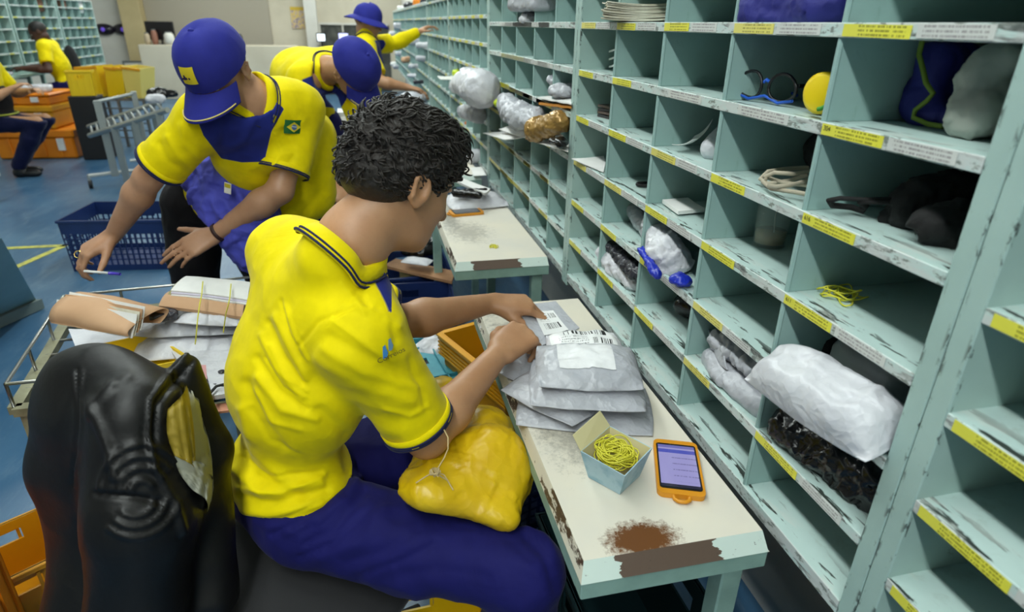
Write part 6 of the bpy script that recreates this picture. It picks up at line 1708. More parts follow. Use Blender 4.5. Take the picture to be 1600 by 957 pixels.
# ================================================================ wire trolley at the left
m_olive = mat('trolley_angle_steel', (150, 148, 118), .5, .3, var=(14, (122, 118, 90), .4, .7))
m_wire = mat('chromed_wire', (176, 176, 170), .28, .9)
m_blkrub = mat('black_rubber', (24, 24, 26), .6)
ZT = .62
def trolley():
    A, Bq, C_, D_ = at(22, 636, z=ZT), at(108, 492, z=ZT), V(-.985, 2.16, ZT), V(-1.02, 1.535, ZT)
    t = empty('wire_trolley', (A[0], A[1], 0)); tag(t, 'steel trolley with wire rails, under the bundled mail beside the leather jacket', 'trolley')
    f = MB(); z = ZT
    def bar(p, q, w_=.030, h=.022):
        d = unit(q-p); n = np.cross(d, V(0, 0, 1)); v = []
        for e in (p, q):
            for a, b in ((-1, 0), (1, 0), (1, -1), (-1, -1)): v.append(e+n*a*w_/2+V(0, 0, b*h))
        f.add(v, [(0, 1, 2, 3), (7, 6, 5, 4), (0, 4, 5, 1), (1, 5, 6, 2), (2, 6, 7, 3), (3, 7, 4, 0)])
    for p, q in ((A, Bq), (Bq, C_), (C_, D_), (D_, A)): bar(p, q)
    f.build('frame', m_olive, t, world=True)
    hgt = .065
    for p, q, n in ((A, Bq, 3), (Bq, C_, 4), (A, D_, 0)):
        r_ = MB()
        if n: r_.tube([p+V(0, 0, hgt), q+V(0, 0, hgt)], .0045, n=8)
        else: r_.tube([p+V(0, 0, hgt), p+(q-p)*.62+V(0, 0, hgt)], .0045, n=8)
        for k in range(max(n, 1)+1):
            if n or k == 0: e = p+(q-p)*(k/max(n, 1)); r_.tube([e, e+V(0, 0, hgt)], .0045, n=8)
        r_.build('rail', m_wire, t, world=True, smooth=True)
    w_ = MB()
    for k in range(1, 6):
        s = k/6; w_.tube([A+(Bq-A)*s+V(0, 0, -.004), D_+(C_-D_)*s+V(0, 0, -.004)], .0045, n=8)
    w_.build('shelf_wires', m_wire, t, world=True, smooth=True)
    for e in (A, Bq, C_, D_):
        e2 = e+unit((A+C_)/2-e)*.02
        MB().box((e2[0]-.011, e2[1]-.011, .07), (e2[0]+.011, e2[1]+.011, ZT-.02)).build('leg', m_olive, t, world=True)
        MB().cyl((e2[0]-.010, e2[1], .035), (e2[0]+.010, e2[1], .035), .035, n=20).build('caster', m_blkrub, t, world=True, smooth=False)
    l = MB(); zz = .2
    for p, q in ((A, Bq), (Bq, C_), (C_, D_), (D_, A)): l.tube([V(p[0], p[1], zz), V(q[0], q[1], zz)], .008, n=8)
    l.build('lower_rail', m_olive, t, world=True, smooth=True)
    return t
trolley()
# things on the trolley
sheet('mail_sheet', quad_at([(108, 518), (230, 512), (236, 545), (120, 548)], [ZT+.006]*4), m_pwhite, 'white crumpled sheet on the trolley under the brown tube', 'paper', th=.004, curl=.012)
def tray():
    P = [at(92, 552, z=ZT+.055), at(236, 520, z=ZT+.055), at(300, 560, z=ZT+.055), at(86, 604, z=ZT+.055)]
    c = sum(P)/4; t = empty('yellow_tray', (c[0], c[1], ZT)); tag(t, 'yellow plastic tray lying on the trolley beneath the bundled mail', 'tray')
    v = []; B0 = [c+(p-c)*.92 for p in P]
    v = [V(p[0], p[1], ZT+.006) for p in B0]+P+[V(p[0], p[1], ZT+.012) for p in [c+(p-c)*.89 for p in P]]+[c+(p-c)*.955 for p in P]
    f = [(3, 2, 1, 0), (8, 9, 10, 11)]
    for i in range(4): j = (i+1) % 4; f += [(i, j, 4+j, 4+i), (8+j, 8+i, 12+i, 12+j), (4+i, 4+j, 12+j, 12+i)]
    mesh_obj('tray_body', v, f, m_yel2, t, world=True, smooth=False)
    for i in range(4): MB().tube([P[3]*(1-i/4)+P[0]*(i/4)+V(-.004, 0, -.004), P[3]*(1-i/4)+P[0]*(i/4)+V(-.002, 0, -.045)], .006, n=6).build('tray_rib', m_yel2, t, world=True, smooth=True)
tray()
# brown tube: a big kraft envelope rolled round its letters, held in the left hand of the photo
def kraft_roll():
    a, b = at(116, 484, z=ZT+.155), at(232, 506, z=ZT+.140); d = unit(b-a); r0 = .060
    u = unit(V(0, 0, 1)-d*d[2]); w_ = np.cross(d, u); nn = 30; Vv = []; F = []
    t = empty('kraft_envelope', ((a+b)/2)*V(1, 1, 0)+V(0, 0, ZT)); tag(t, 'large brown kraft envelope curled round letters, held by the worker in the cap', 'envelope')
    ks = 12
    for k in range(ks+1):
        s = k/ks; c = a+(b-a)*s
        for j in range(nn+1):
            an = -2.6+4.3*j/nn; r = r0*(1-.04*s)+.006*math.sin(an*1.5+s*2)+.002*noise(V(s*3, an, 2), 2, 3)
            Vv.append(c+(u*math.cos(an)*(.80-.42*max(0, s-.45)/.55)+w_*math.sin(an)*(1.15+.25*s))*r)
    M_ = len(Vv)
    cc = [(a+(b-a)*(k/ks)) for k in range(ks+1)]
    Vi = [cc[i//(nn+1)]+(Vv[i]-cc[i//(nn+1)])*.965 for i in range(M_)]
    for k in range(ks):
        for j in range(nn):
            q = k*(nn+1)+j; F.append((q, q+1, q+nn+2, q+nn+1)); F.append((q+M_, q+nn+1+M_, q+nn+2+M_, q+1+M_))
    for j in range(nn):
        F.append((j, j+M_, j+1+M_, j+1)); q = ks*(nn+1)+j; F.append((q, q+1, q+1+M_, q+M_))
    for k in range(ks):
        for j in (0, nn): q = k*(nn+1)+j; F.append((q, q+nn+1, q+nn+1+M_, q+M_))
    mesh_obj('envelope_wall', Vv+Vi, F, m_kraft, t, world=True)
    for k in range(4):
        o = .010*k; e0 = a+u*(.040+.004*k)-w_*(-.028+o)-d*(.012-.004*k); e1 = b+u*(.040+.003*k)-w_*(-.028+o); f1 = e1+w_*.03-u*.055; f0 = e0+w_*.03-u*.055
        sheet('inner_letter', [V(p) for p in (e0, e1, f1, f0)], (m_paper, m_news, m_kraft, m_paper)[k], parent=None, th=.002, curl=.004, seed=k)['label'] = 'x'
        o_ = bpy.data.objects['inner_letter'] if k == 0 else None
    for o in [o for o in COL.objects if o.name.startswith('inner_letter')]:
        del o['label']; M = np.array(world_of(t).inverted()); o.data.transform(Matrix(M)); o.parent = t
kraft_roll()
# pen between the fingers
_p0, _p1 = at(132, 424, d=1.98), at(192, 429, d=1.96); _dd = unit(_p1-_p0)
pn = empty('pen', tuple(_p0)); tag(pn, 'white pen with a purple-blue cap held over the brown envelope', 'pen')
MB().tube([_p0, _p0+_dd*.092], .0042, n=10).build('pen_barrel', m_paper, pn, world=True, smooth=True); MB().tube([_p0+_dd*.088, _p0+_dd*.128], [.0052, .0046], n=10).build('pen_cap', mat('pen_purple', (78, 60, 190), .35), pn, world=True, smooth=True)
# bundled mail, layer by layer
_q = at(305, 520, z=ZT)
specs = [('mail_packet', at(345, 590, z=ZT+.004)+V(0, .03, 0), .0, (.30, .20, .013), m_pgrey, 'flat grey packet on the trolley nearest the seated man', None),
         ('mail_packet', at(330, 532, z=ZT+.024), .05, (.38, .22, .032), m_pwhite, 'thick white packet at the bottom of the banded bundle', None),
         ('mail_packet', at(300, 508, z=ZT+.066), -.12, (.30, .17, .028), m_pgrey, 'crumpled grey packet in the middle of the banded bundle', None),
         ('mail_packet', at(352, 492, z=ZT+.100), -.25, (.22, .17, .034), m_pwhite, 'rounded white packet at the right of the banded bundle', None)]
for nm, p, a, sz, m, lb, l_ in specs: bag(nm, p, rotz(a), sz, m, 50+len(lb), lb, crumple=1.3, group='mail on the trolley')
heap('mail_packet', [(rbox(at(256, 492, z=ZT+.125), V(.035, .025, .012), rotz(.2), .006), 0)], .005, m_pdgrey, 'small black packet held by the band on the bundle', 'package', amp=.002)
sheet('kraft_envelope', quad_at([(246, 474), (262, 452), (382, 470), (378, 492)], [ZT+.150, ZT+.165, ZT+.165, ZT+.140]), m_kraft, 'brown envelope across the banded bundle', 'envelope', th=.010, curl=-.012)
for k in range(3):
    sheet('mail_envelope', quad_at([(266, 458-4*k), (290, 436-4*k), (392, 446-4*k), (386, 472-4*k)], [ZT+.166+.006*k]*4), m_paper if k != 1 else mat('pale_lilac_paper', (214, 208, 226), .7), ('lowest' if k == 0 else 'middle' if k == 1 else 'uppermost')+' white envelope on top of the banded bundle', 'envelope', 'white envelopes on the bundle', th=.004, curl=-.010, seed=k)
sheet('mail_envelope', quad_at([(262, 458), (278, 438), (296, 438), (280, 460)], [ZT+.162, ZT+.17, ZT+.17, ZT+.162]), mat('olive_envelope', (150, 148, 96), .7), 'small olive envelope edge at the left of the bundle', 'envelope', th=.006, curl=-.006)
# rubber bands round the bundle
def band_loop(px, top, bot, nm):
    b = MB(); pts = [at(px+5, top-8, z=ZT+.193), at(px+3, top+14, z=ZT+.193), at(px, top+28, z=ZT+.18), at(px-3, (top+bot)/2+8, z=ZT+.15), at(px-6, bot, z=ZT+.11), at(px-7, bot+8, z=ZT+.08)]
    b.tube(pts, .0016, n=6); tag(b.build('rubber_band', m_rub, smooth=True), nm, 'rubber band')
band_loop(312, 448, 530, 'yellow rubber band round the middle of the bundle'); band_loop(356, 452, 512, 'yellow rubber band round the right part of the bundle')
sheet('mail_packet', quad_at([(268, 550), (372, 548), (374, 592), (300, 600)], [ZT+.046]*4), m_pwhite, 'smooth white packet edge below the banded bundle', 'package', th=.012, curl=.006)
def lock_packet():
    o = sheet('mail_packet', quad_at([(318, 566), (372, 562), (372, 612), (332, 620)], [ZT+.062]*4), m_pwhite, 'white packet with a dark round window and red print on the trolley', 'package', th=.012, curl=.004)
    c = at(346, 581, z=ZT+.0655); R_ = MB().lathe([(.0001, .0012), (.0085, .0012), (.0085, 0)], c, 20); R_.build('round_window', mat('dark_dot', (52, 50, 56), .3), o, smooth=True)
    mesh_obj('red_print', [p+V(0, 0, .0025) for p in quad_at([(306, 572), (322, 572), (324, 594), (308, 594)], [ZT+.0625]*4)], [(0, 1, 2, 3)], mat('pink_print', (206, 150, 150), .6), o, smooth=False)
lock_packet()
heap('cable_bundle', [(seg(at(322, 606, z=ZT+.05), at(372, 612, z=ZT+.05), .012), 0)], .005, m_pdgrey, 'dark crumpled strap under the packet with the round window', 'strap', amp=.005)
tag(MB().tube([at(x, y, z=ZT+.075) for x, y in ((330, 634), (328, 615), (338, 604), (354, 600), (372, 600))], .0035, n=8).build('black_cable', m_blkrub, smooth=True), 'black cable loop at the near corner of the trolley', 'cable')
sheet('mail_sheet', quad_at([(300, 636), (368, 628), (368, 640), (320, 646)], [ZT+.03]*4), mat('salmon_paper', (214, 150, 120), .7), 'salmon coloured paper edge under the cable', 'paper', th=.006)

# ================================================================ chair with the leather jacket
m_leather = mat('black_leather', (10, 9, 9), .46, bmp=(14, .25, .008), spec=.4)
m_chair = mat('black_upholstery', (26, 26, 29), .8, bmp=(300, .3, .001), sheen=.2)
m_chrome = mat('chrome', (200, 200, 205), .18, 1.0)
sc_ = V(-.850, 1.080)
def chair():
    t = empty('office_chair', (sc_[0], sc_[1], 0)); tag(t, 'black upholstered swivel chair the seated man sits on', 'chair')
    field_obj('seat', [(ell((sc_[0], sc_[1], .412), V(.275, .265, .050)), 0), (ell((sc_[0]-.05, sc_[1]-.02, .420), V(.24, .23, .050)), .03)], .008, m_chair, t)
    bc_ = V(-1.125, 1.040, .645); L_ = unit(V(.94, -.34, 0)); N_ = unit(V(.34, .94, .10))
    field_obj('backrest', [(rbox(bc_, V(.115, .022, .22), basis(L_, z=(0, 0, 1)), .02), 0)], .008, m_chair, t)
    MB().tube([bc_+V(0, .01, -.18), V(bc_[0]+.02, bc_[1]+.04, .42), V(sc_[0]-.12, sc_[1], .385)], .016, n=10).build('back_bar', m_blkrub, t, world=True, smooth=True)
    MB().cyl((0, 0, .10), (0, 0, .37), .026, n=20).build('gas_lift', m_chrome, t, smooth=True)
    MB().tube([(.19*math.cos(a), .19*math.sin(a), .245) for a in np.linspace(0, 2*PI, 37)[:-1]], .009, n=8, closed=True).build('foot_ring', m_chrome, t, smooth=True)
    for k in range(5):
        a = 2*PI*k/5+.4; MB().tube([(0, 0, .11), (.28*math.cos(a), .28*math.sin(a), .075)], [.024, .016], n=8).build('base_leg', m_blkrub, t, smooth=True)
        MB().cyl((.28*math.cos(a)-.012*math.sin(a), .28*math.sin(a)+.012*math.cos(a), .03), (.28*math.cos(a)+.012*math.sin(a), .28*math.sin(a)-.012*math.cos(a), .03), .03, n=16).build('caster', m_blkrub, t)
    return t
chair()
def jacket():
    L_ = unit(V(.94, -.34, 0)); N_ = unit(V(-.34, -.94, .0)); c = V(-1.125, 1.040, 0); Bj = np.array([L_, -N_, V(0, 0, 1)]).T
    Q = [(ell(c+V(0, 0, .835)+L_*.020, V(.135, .085, .170), Bj), 0),
         (seg(at(200, 640, d=1.13), at(122, 1060, d=1.16), .055, .085), .06),
         (rbox(c+V(0, 0, .52)+L_*.012+N_*.015, V(.150, .062, .30), Bj, .06), .06),
         (seg(at(212, 650, d=1.01), at(222, 800, d=1.03), .070, .076), .05), (seg(at(222, 800, d=1.03), at(210, 1020, d=1.07), .076, .080), .05),
         (seg(at(292, 575, d=1.10), at(330, 700, d=1.16), .022, .030), .03), (seg(at(330, 700, d=1.16), at(330, 930, d=1.16), .030, .050), .04)]
    lo, hi = bounds(Q, .03)
    Fin = build_field(Q, lo, hi, .0048)      # solid cloth hull, then emptied where the chair back stands
    F = build_field(Q, lo, hi, .0048, subs=[(rbox(V(-1.125, 1.040, .455), V(.124, .032, .435), basis(L_, z=(0, 0, 1)), .02), .004), (ell((sc_[0], sc_[1], .412), V(.290, .280, .066)), .004), (ell((sc_[0]-.05, sc_[1]-.02, .420), V(.256, .246, .064)), .004)])
    # opening that shows the lining
    v, q = F.mesh(2); n = vnormals(v, q)
    arcs = []
    def arc(cx, cy, rx, ry, a0, a1, amp, w_): arcs.append(([(cx+rx*math.cos(a), cy+ry*math.sin(a)) for a in np.linspace(a0, a1, 12)], amp, w_))
    for k, rr in enumerate((22, 42, 60, 78)): arc(222, 772, rr*.85, rr, PI*1.02, PI*1.78, .0050, 5.5)
    for k, rr in enumerate((32, 50, 68)): arc(212, 778, rr*.95, rr*.9, .12, PI*.72, .0045, 5)
    arcs += [([(150, 772), (200, 776), (250, 784)], -.007, 5), ([(122, 580), (120, 700), (112, 760)], -.004, 3), ([(128, 580), (126, 700), (118, 760)], .003, 3),
             ([(175, 605), (148, 630), (140, 650)], .005, 7), ([(140, 630), (165, 690), (182, 745)], .006, 8), ([(200, 590), (160, 610)], .003, 10), ([(292, 558), (262, 588), (236, 625), (232, 680), (240, 730)], .007, 4),
             ([(300, 566), (272, 598), (246, 630), (242, 690)], -.006, 4), ([(285, 590), (240, 620), (225, 700)], -.003, 8), ([(240, 730), (275, 790), (285, 830)], .006, 6)]
    v = creases(v, n, arcs); v = v+n*(.003*fbm(v, 6, 3)+.0018*ridge(v, 14, 9))[:, None]
    t = mesh_obj('leather_jacket', v, q, m_leather); tag(t, 'black leather jacket with quilted elbow, draped over the back of the chair', 'jacket')
    # lining seen in the opening: one curved lobe, olive near the collar and grey below
    def lobe(name, pts, m, off):
        n_ = 14; G = []
        a, b, c_, d = pts
        for i in range(n_+1):
            for j in range(n_+1):
                s, r_ = i/n_, j/n_
                x = (a[0]*(1-s)+b[0]*s)*(1-r_)+(d[0]*(1-s)+c_[0]*s)*r_+6*math.sin(r_*PI)*(1-2*s)*-1; y = (a[1]*(1-s)+b[1]*s)*(1-r_)+(d[1]*(1-s)+c_[1]*s)*r_
                p, nn = on_surface(Fin, x, y, off, .7, 1.5); G.append(p+nn*(.010*math.sin(s*PI)))
        G = np.array(G); idx = np.arange((n_+1)**2).reshape(n_+1, n_+1); qd = np.stack([idx[:-1, :-1], idx[1:, :-1], idx[1:, 1:], idx[:-1, 1:]], -1).reshape(-1, 4)
        N2 = (n_+1)**2; sh_ = unit(at(300, 700, d=1.0)-CAM)*.006
        rim = np.concatenate([idx[:, 0], idx[-1, 1:], idx[-2::-1, -1], idx[0, -2:0:-1]]); rn = np.roll(rim, -1)
        return mesh_obj(name, np.concatenate([G, G+sh_]), np.concatenate([qd, qd[:, ::-1]+N2, np.stack([rim, rn, rn+N2, rim+N2], 1)]), m, t)
    lobe('lining', [(258, 640), (286, 604), (300, 742), (268, 712)], mat('olive_lining', (150, 128, 34), .6), .006)
    lobe('lining', [(284, 606), (312, 650), (330, 752), (296, 738)], mat('grey_lining', (150, 150, 134), .6), .005)
    lobe('lining', [(268, 712), (328, 740), (318, 800), (296, 768)], mat('grey_lining', (150, 150, 134), .6), .006)
    return t, F
jacket()
# orange crate at the lower left corner
crate('orange_crate', (-1.715, 1.15, .0), .35, (.40, .34, .42), m_org, 'orange crate at the lower left corner of the view', mesh=False, taper=.02)
crate('orange_crate', (-1.66, 1.50, .0), .6, (.34, .24, .20), m_yel, 'yellow crate corner poking out left of the leather jacket', mesh=False, taper=.02)

# ================================================================ pale machine cut by the left edge
m_mach = mat('pale_mint_machine', (158, 186, 184), .5, var=(3, (140, 168, 168), .4, .7))
def scale_stand():
    t = empty('weighing_stand', (-3.6, 4.2, 0)); tag(t, 'pale mint machine housing with sloping side, cut by the left edge', 'machine')
    A = [at(-140, 360, z=.62), at(2, 372, z=.62), at(48, 470, z=.12), at(46, 478, z=.05), at(10, 500, z=.05), at(-140, 560, z=.05)]
    a0, a1 = at(2, 372, z=.62), at(56, 468, z=.06); back = V(-1.2, .10, 0)
    pr = [V(a0[0], a0[1], .62), V(a1[0], a1[1], .06), V(a1[0]-.35, a1[1]-.75, .06), V(a0[0]-.25, a0[1]-.65, .62)]
    pl = [p+V(-1.0, .1, 0) for p in pr]
    mesh_obj('housing', pr+pl, [(0, 3, 2, 1), (4, 5, 6, 7), (0, 4, 7, 3), (1, 2, 6, 5), (2, 3, 7, 6), (0, 1, 5, 4)], m_mach, t, world=True, smooth=False)
    b = MB()
    e = unit(pr[2]-pr[1])
    v = [pr[1]+V(.03, 0, -.055), pr[1]+V(.03, 0, 0), pr[2]+V(.03, 0, 0), pr[2]+V(.03, 0, -.055)]; v += [p+V(-1.1, .1, 0) for p in v]
    mesh_obj('plinth', v, [(0, 3, 2, 1), (4, 5, 6, 7), (1, 2, 6, 5), (0, 1, 5, 4), (2, 3, 7, 6), (0, 4, 7, 3)], mat('dim_plinth', (110, 124, 122), .6), t, world=True, smooth=False)
scale_stand()
def white_cabinet():
    p = at(24, 262, z=.35); t = empty('white_cabinet', (p[0]-.62, p[1]+.2, 0)); tag(t, 'low white cabinet with a projecting ledge at the left edge, below the dark knee', 'cabinet')
    MB().box((-.5, -.2, .08), (.12, .35, .52), bev=.01).build('body', m_lampbody, t); MB().box((-.5, -.26, .20), (.30, .20, .32), bev=.01).build('ledge', m_lampbody, t)
    MB().box((-.45, -.15, 0), (.1, .3, .08)).build('foot', m_blkrub, t); MB().tube([(.10, -.1, .03), (.26, -.12, .03)], .03, n=8).build('foot_arm', m_blkrub, t, smooth=True)
white_cabinet()

# ================================================================ stacked orange and yellow containers, left background
def container(loc, rz, size, m, label, mlid=None):
    L, W, H = size; t = empty('stacking_container', loc, rz); tag(t, label, 'container', 'orange and yellow stacking containers')
    MB().box((-L/2*.95, -W/2*.95, 0), (L/2*.95, W/2*.95, H*.74), bev=.02).build('tub', m, t)
    b = MB().box((-L/2, -W/2, H*.72), (L/2, W/2, H), bev=.015)
    b.build('flanged_rim', mlid or m, t)
    k = MB()
    for s in (-.6, -.2, .2, .6): k.box((s*L/2-.012, -W/2*.95-.012, .03), (s*L/2+.012, -W/2*.95, H*.72))
    k.build('side_ribs', m, t); MB().box((L/2*.55, -W/2-.004, H*.3), (L/2*.72, -W/2*.95-.001, H*.7)).build('paper_sticker', m_paper, t)
_c = at(125, 240, z=0)
cx, cy = _c[0]-.31, _c[1]-.02
container((cx+.02, cy, 0), -.06, (.86, .60, .33), m_org, 'bottom orange container of the stack at the left', m_org)
container((cx-.12, cy, .33), -.06, (.84, .60, .26), m_yel, 'yellow container in the middle of the orange stack', m_yel)
container((cx-.12, cy, .59), -.06, (.86, .60, .13), m_org, 'shallow orange container on top of the stack', m_org)
heap('parcel', [(rbox((cx+.10, cy-.1, .755), V(.14, .12, .035), rotz(.3), .02), 0)], .012, m_pwhite, 'white packet on top of the orange stack', 'package', amp=.012)
heap('parcel', [(rbox((cx-.20, cy-.16, .745), V(.07, .05, .022), rotz(-.3), .02), 0)], .010, m_pdark, 'dark packet in front of the white one on the orange stack', 'package', amp=.006)
# sorting table of the man in the yellow t-shirt
def side_table():
    t = empty('work_table', (-3.95+_d5[0], 7.05+_d5[1], 0)); tag(t, 'work table in front of the man in the yellow t-shirt, piled with papers', 'table')
    zt = min(J5['wrR'][2], J5['wrL'][2])-.062
    MB().box((-.02, -.95, zt-.04), (.22, .45, zt), bev=.006).build('table_top', m_frame, t)
    for x in (0, .16):
        for y in (-.92, .40): MB().box((x, y, 0), (x+.04, y+.04, zt-.04)).build('leg', m_frame, t)
side_table()
for k in range(4): heap('mail_bundle', [(rbox((-3.85+_d5[0], 6.20+.185*k+_d5[1], min(J5['wrR'][2], J5['wrL'][2])-.062+.016), V(.07, .075, .014), rotz(.10*k), .01), 0)], .010, (m_paper, m_news, m_pdgrey, m_pgrey)[k], ('white', 'yellowish', 'dark', 'grey')[k]+' mail bundle in front of the man in the yellow t-shirt', 'mail bundle', amp=.006)
# mesh chair behind him
def bchair():
    p = at(124, 140, d=8.8); t = empty('mesh_chair', (p[0], p[1], 0), -.5); tag(t, 'black office chair with a tall back, behind the man in the yellow t-shirt', 'chair')
    z0 = p[2]
    field_obj('backrest', [(ell((p[0], p[1], z0+.32), V(.10, .05, .27)), 0)], .016, m_chair, t); field_obj('seat', [(ell((p[0], p[1]-.12, z0-.02), V(.20, .20, .05)), 0)], .016, m_chair, t)
    MB().cyl((0, -.1, .1), (0, -.1, z0), .03).build('gas_lift', m_blkrub, t); MB().tube([(0, 0, z0), (0, .05, z0+.2)], .02).build('back_bar', m_blkrub, t)
    for k in range(5): a = 2*PI*k/5; MB().tube([(0, -.1, .1), (.28*math.cos(a), -.1+.28*math.sin(a), .05)], .02, n=6).build('base_leg', m_blkrub, t)
bchair()
# row of yellow letter trays on their rack
m_rack = mat('grey_steel', (120, 124, 122), .45, .5)
def tray_rack():
    p0, p1 = at(135, 145, d=7.6), at(222, 142, d=7.6); t = empty('tray_rack', (p0[0], p0[1], 0), math.atan2(p1[1]-p0[1], p1[0]-p0[0])); tag(t, 'grey steel rack carrying the row of yellow letter bins', 'rack')
    L = np.linalg.norm(p1-p0); z = p0[2]-.06
    f = MB()
    for y in (0, .36): f.box((0, y, z-.03), (L, y+.03, z))
    for k in range(5): f.box((L*k/4-.015, 0, z-.03), (L*k/4+.015, .39, z-.001))
    f.build('frame', m_rack, t)
    for x in (0, L*.5, L-.03):
        for y in (0, .36): MB().box((x, y, 0), (x+.03, y+.03, z-.03)).build('leg', m_rack, t)
    g = MB()
    for k in range(5): g.tube([(0, 0, z*(.2+.15*k)), (L, 0, z*(.2+.15*k))], .008, n=6)
    g.build('cross_bars', m_rack, t)
    return t, z, L
rk, rz_, rl = tray_rack()
RW = np.array(world_of(rk))
for k, (s, tilt, w_) in enumerate(((.10, -.06, .24), (.42, .15, .12), (.58, .10, .10), (.80, .12, .20))):
    p = RW[:3, :3]@V(s*rl, .2, rz_)+RW[:3, 3]
    t = empty('letter_bin', tuple(p), rk.rotation_euler[2]); t.rotation_euler = (0, tilt, rk.rotation_euler[2])
    tag(t, ['wide yellow letter bin at the left end of the rack', 'narrow yellow letter bin, second on the rack', 'narrow yellow letter bin, third on the rack', 'pale yellow letter bin at the right end of the rack'][k], 'bin', 'yellow letter bins on the rack')
    b = MB(); H = .36; v = [(-w_/2*.9, -.16, .004), (w_/2*.9, -.16, .004), (w_/2*.9, .16, .004), (-w_/2*.9, .16, .004), (-w_/2*1.1, -.18, H), (w_/2*1.1, -.18, H), (w_/2*1.1, .18, H), (-w_/2*1.1, .18, H)]
    v += [(x*.94, y*.96, max(z_, .012)) for x, y, z_ in v]
    b.add(v, [(3, 2, 1, 0), (8, 9, 10, 11)]+[(i, (i+1) % 4, 4+(i+1) % 4, 4+i) for i in range(4)]+[(8+(i+1) % 4, 8+i, 12+i, 12+(i+1) % 4) for i in range(4)]+[(4+i, 4+(i+1) % 4, 12+(i+1) % 4, 12+i) for i in range(4)])
    b.build('bin_walls', m_yel2 if k < 3 else mat('pale_yellow_plastic', (226, 206, 110), .5), t); MB().box((-w_/2*1.14, -.19, H-.03), (w_/2*1.14, -.178, H), bev=.003).build('bin_rim', m_yel, t)
p = at(128, 128, d=6.9); crate('letter_bin', (p[0], p[1], p[2]-.14), .2, (.24, .2, .26), m_yel2, 'small yellow bin beside the black chair', 'bin', mesh=False)
MB_ = MB().box((p[0]-.14, p[1]-.12, 0), (p[0]+.14, p[1]+.12, p[2]-.142), bev=.01); tag(MB_.build('black_stand', m_blkrub), 'black box stand under the small yellow bin', 'stand')
# white and dark boards leaning at the back, thin stand
def board(px0, px1, pt, pb, d, m, nm, lab, y_=None):
    a = at(px0, pb, y=15.2) if y_ is None else at(px0, pb, y=y_); b = at(px1, pb, y=15.2 if y_ is None else y_); tp = at(px0, pt, y=15.2 if y_ is None else y_)
    z0 = 0 if a[2] < .25 else a[2]
    t = empty(nm, ((a[0]+b[0])/2, a[1], z0)); tag(t, lab, nm.split('_')[-1])
    w_ = b[0]-a[0]; h = tp[2]-z0
    MB().box((-w_/2+.02, -.02, .02), (w_/2-.02, .02, h-.02)).build('panel', m, t); MB().box((-w_/2, -.03, 0), (w_/2, -.021, .03)).box((-w_/2, -.03, h-.03), (w_/2, -.021, h)).box((-w_/2, -.03, .03), (-w_/2+.03, -.021, h-.03)).box((w_/2-.03, -.03, .03), (w_/2, -.021, h-.03)).build('rim', m_rack, t)
    MB().box((-w_/2, -.10, 0), (-w_/2+.04, .25, .02)).box((w_/2-.04, -.10, 0), (w_/2, .25, .02)).box((-w_/2, .02, 0), (w_/2, .2, .018)).build('feet', m_rack, t) if z0 == 0 else None
    return t
board(203, 238, 95, 147, 0, m_pale, 'white_board', 'pale upright board standing on the floor by the beige pillar')
board(238, 262, 97, 140, 0, mat('dim_board', (92, 90, 82), .6), 'dark_board', 'dark upright board right of the pale one')
# counter with clutter along the back
tag(MB().box((-4.85, 14.4, 0), (-1.9, 15.0, 1.02), bev=.01).build('back_counter', m_cream), 'long cream counter below the grey wall panel', 'counter')
def monitor(p, w_, h, m, lab, rz=0.0, emit=None):
    t = empty('monitor', tuple(p), rz); tag(t, lab, 'monitor')
    MB().box((-w_/2, -.02, .08), (w_/2, .02, .08+h), bev=.006).build('screen_case', m_blkrub, t); MB().box((-w_/2+.02, -.023, .10), (w_/2-.02, -.0205, .06+h)).build('screen', m, t)
    MB().cyl((0, 0, .0), (0, 0, .08), .02).build('stand', m_blkrub, t); MB().box((-.1, -.08, 0), (.1, .08, .012), bev=.003).build('foot', m_blkrub, t)
m_scr = mat('lit_screen', (230, 236, 240), .3, emit=((225, 235, 245), 1.6)); m_scr2 = mat('lilac_screen', (200, 200, 240), .3, emit=((200, 205, 250), 1.0)); m_off = mat('screen_off', (30, 24, 26), .2)
monitor((at(254, 66, y=14.7)[0], 14.7, 1.02), .52, .34, m_off, 'dark monitor on the counter beside the blue cap')
monitor((at(501, 50, y=15.3)[0], 15.3, 1.0), .20, .18, m_scr, 'bright little screen at the left of the dark office'); monitor((at(536, 50, y=15.3)[0], 15.3, 1.0), .24, .20, m_scr2, 'lilac little screen beside the bucket hat')
tag(MB().box((-1.45, 15.15, 0), (-.5, 15.5, 1.0), bev=.01).build('office_desk', mat('office_desk_dark', (70, 74, 66), .6)), 'dark desk carrying the two little screens', 'desk')
for k, (x, y, w_, h, c, nm) in enumerate(((234, 78, .06, .20, (190, 170, 140), 'tan pot'), (246, 80, .06, .26, (150, 100, 80), 'reddish jar'), (268, 78, .10, .22, (220, 216, 206), 'white tub'), (358, 58, .11, .30, (120, 120, 116), 'grey canister'), (376, 66, .06, .20, (60, 60, 62), 'black bottle'))):
    p = at(x, y, y=14.52); t = empty('container_pot', (p[0], 14.52, 1.02)); tag(t, nm+' standing on the long cream counter', nm.split()[-1])
    MB().lathe([(.001, 0), (w_*.8, 0), (w_, h*.3), (w_*.9, h*.8), (w_*.6, h), (.001, h)], n=16).build('vessel', mat('pot_%d' % k, c, .5), t, smooth=True); MB().lathe([(.001, h), (w_*.62, h), (w_*.62, h+.02), (.001, h+.02)], n=16).build('lid', m_rack, t)
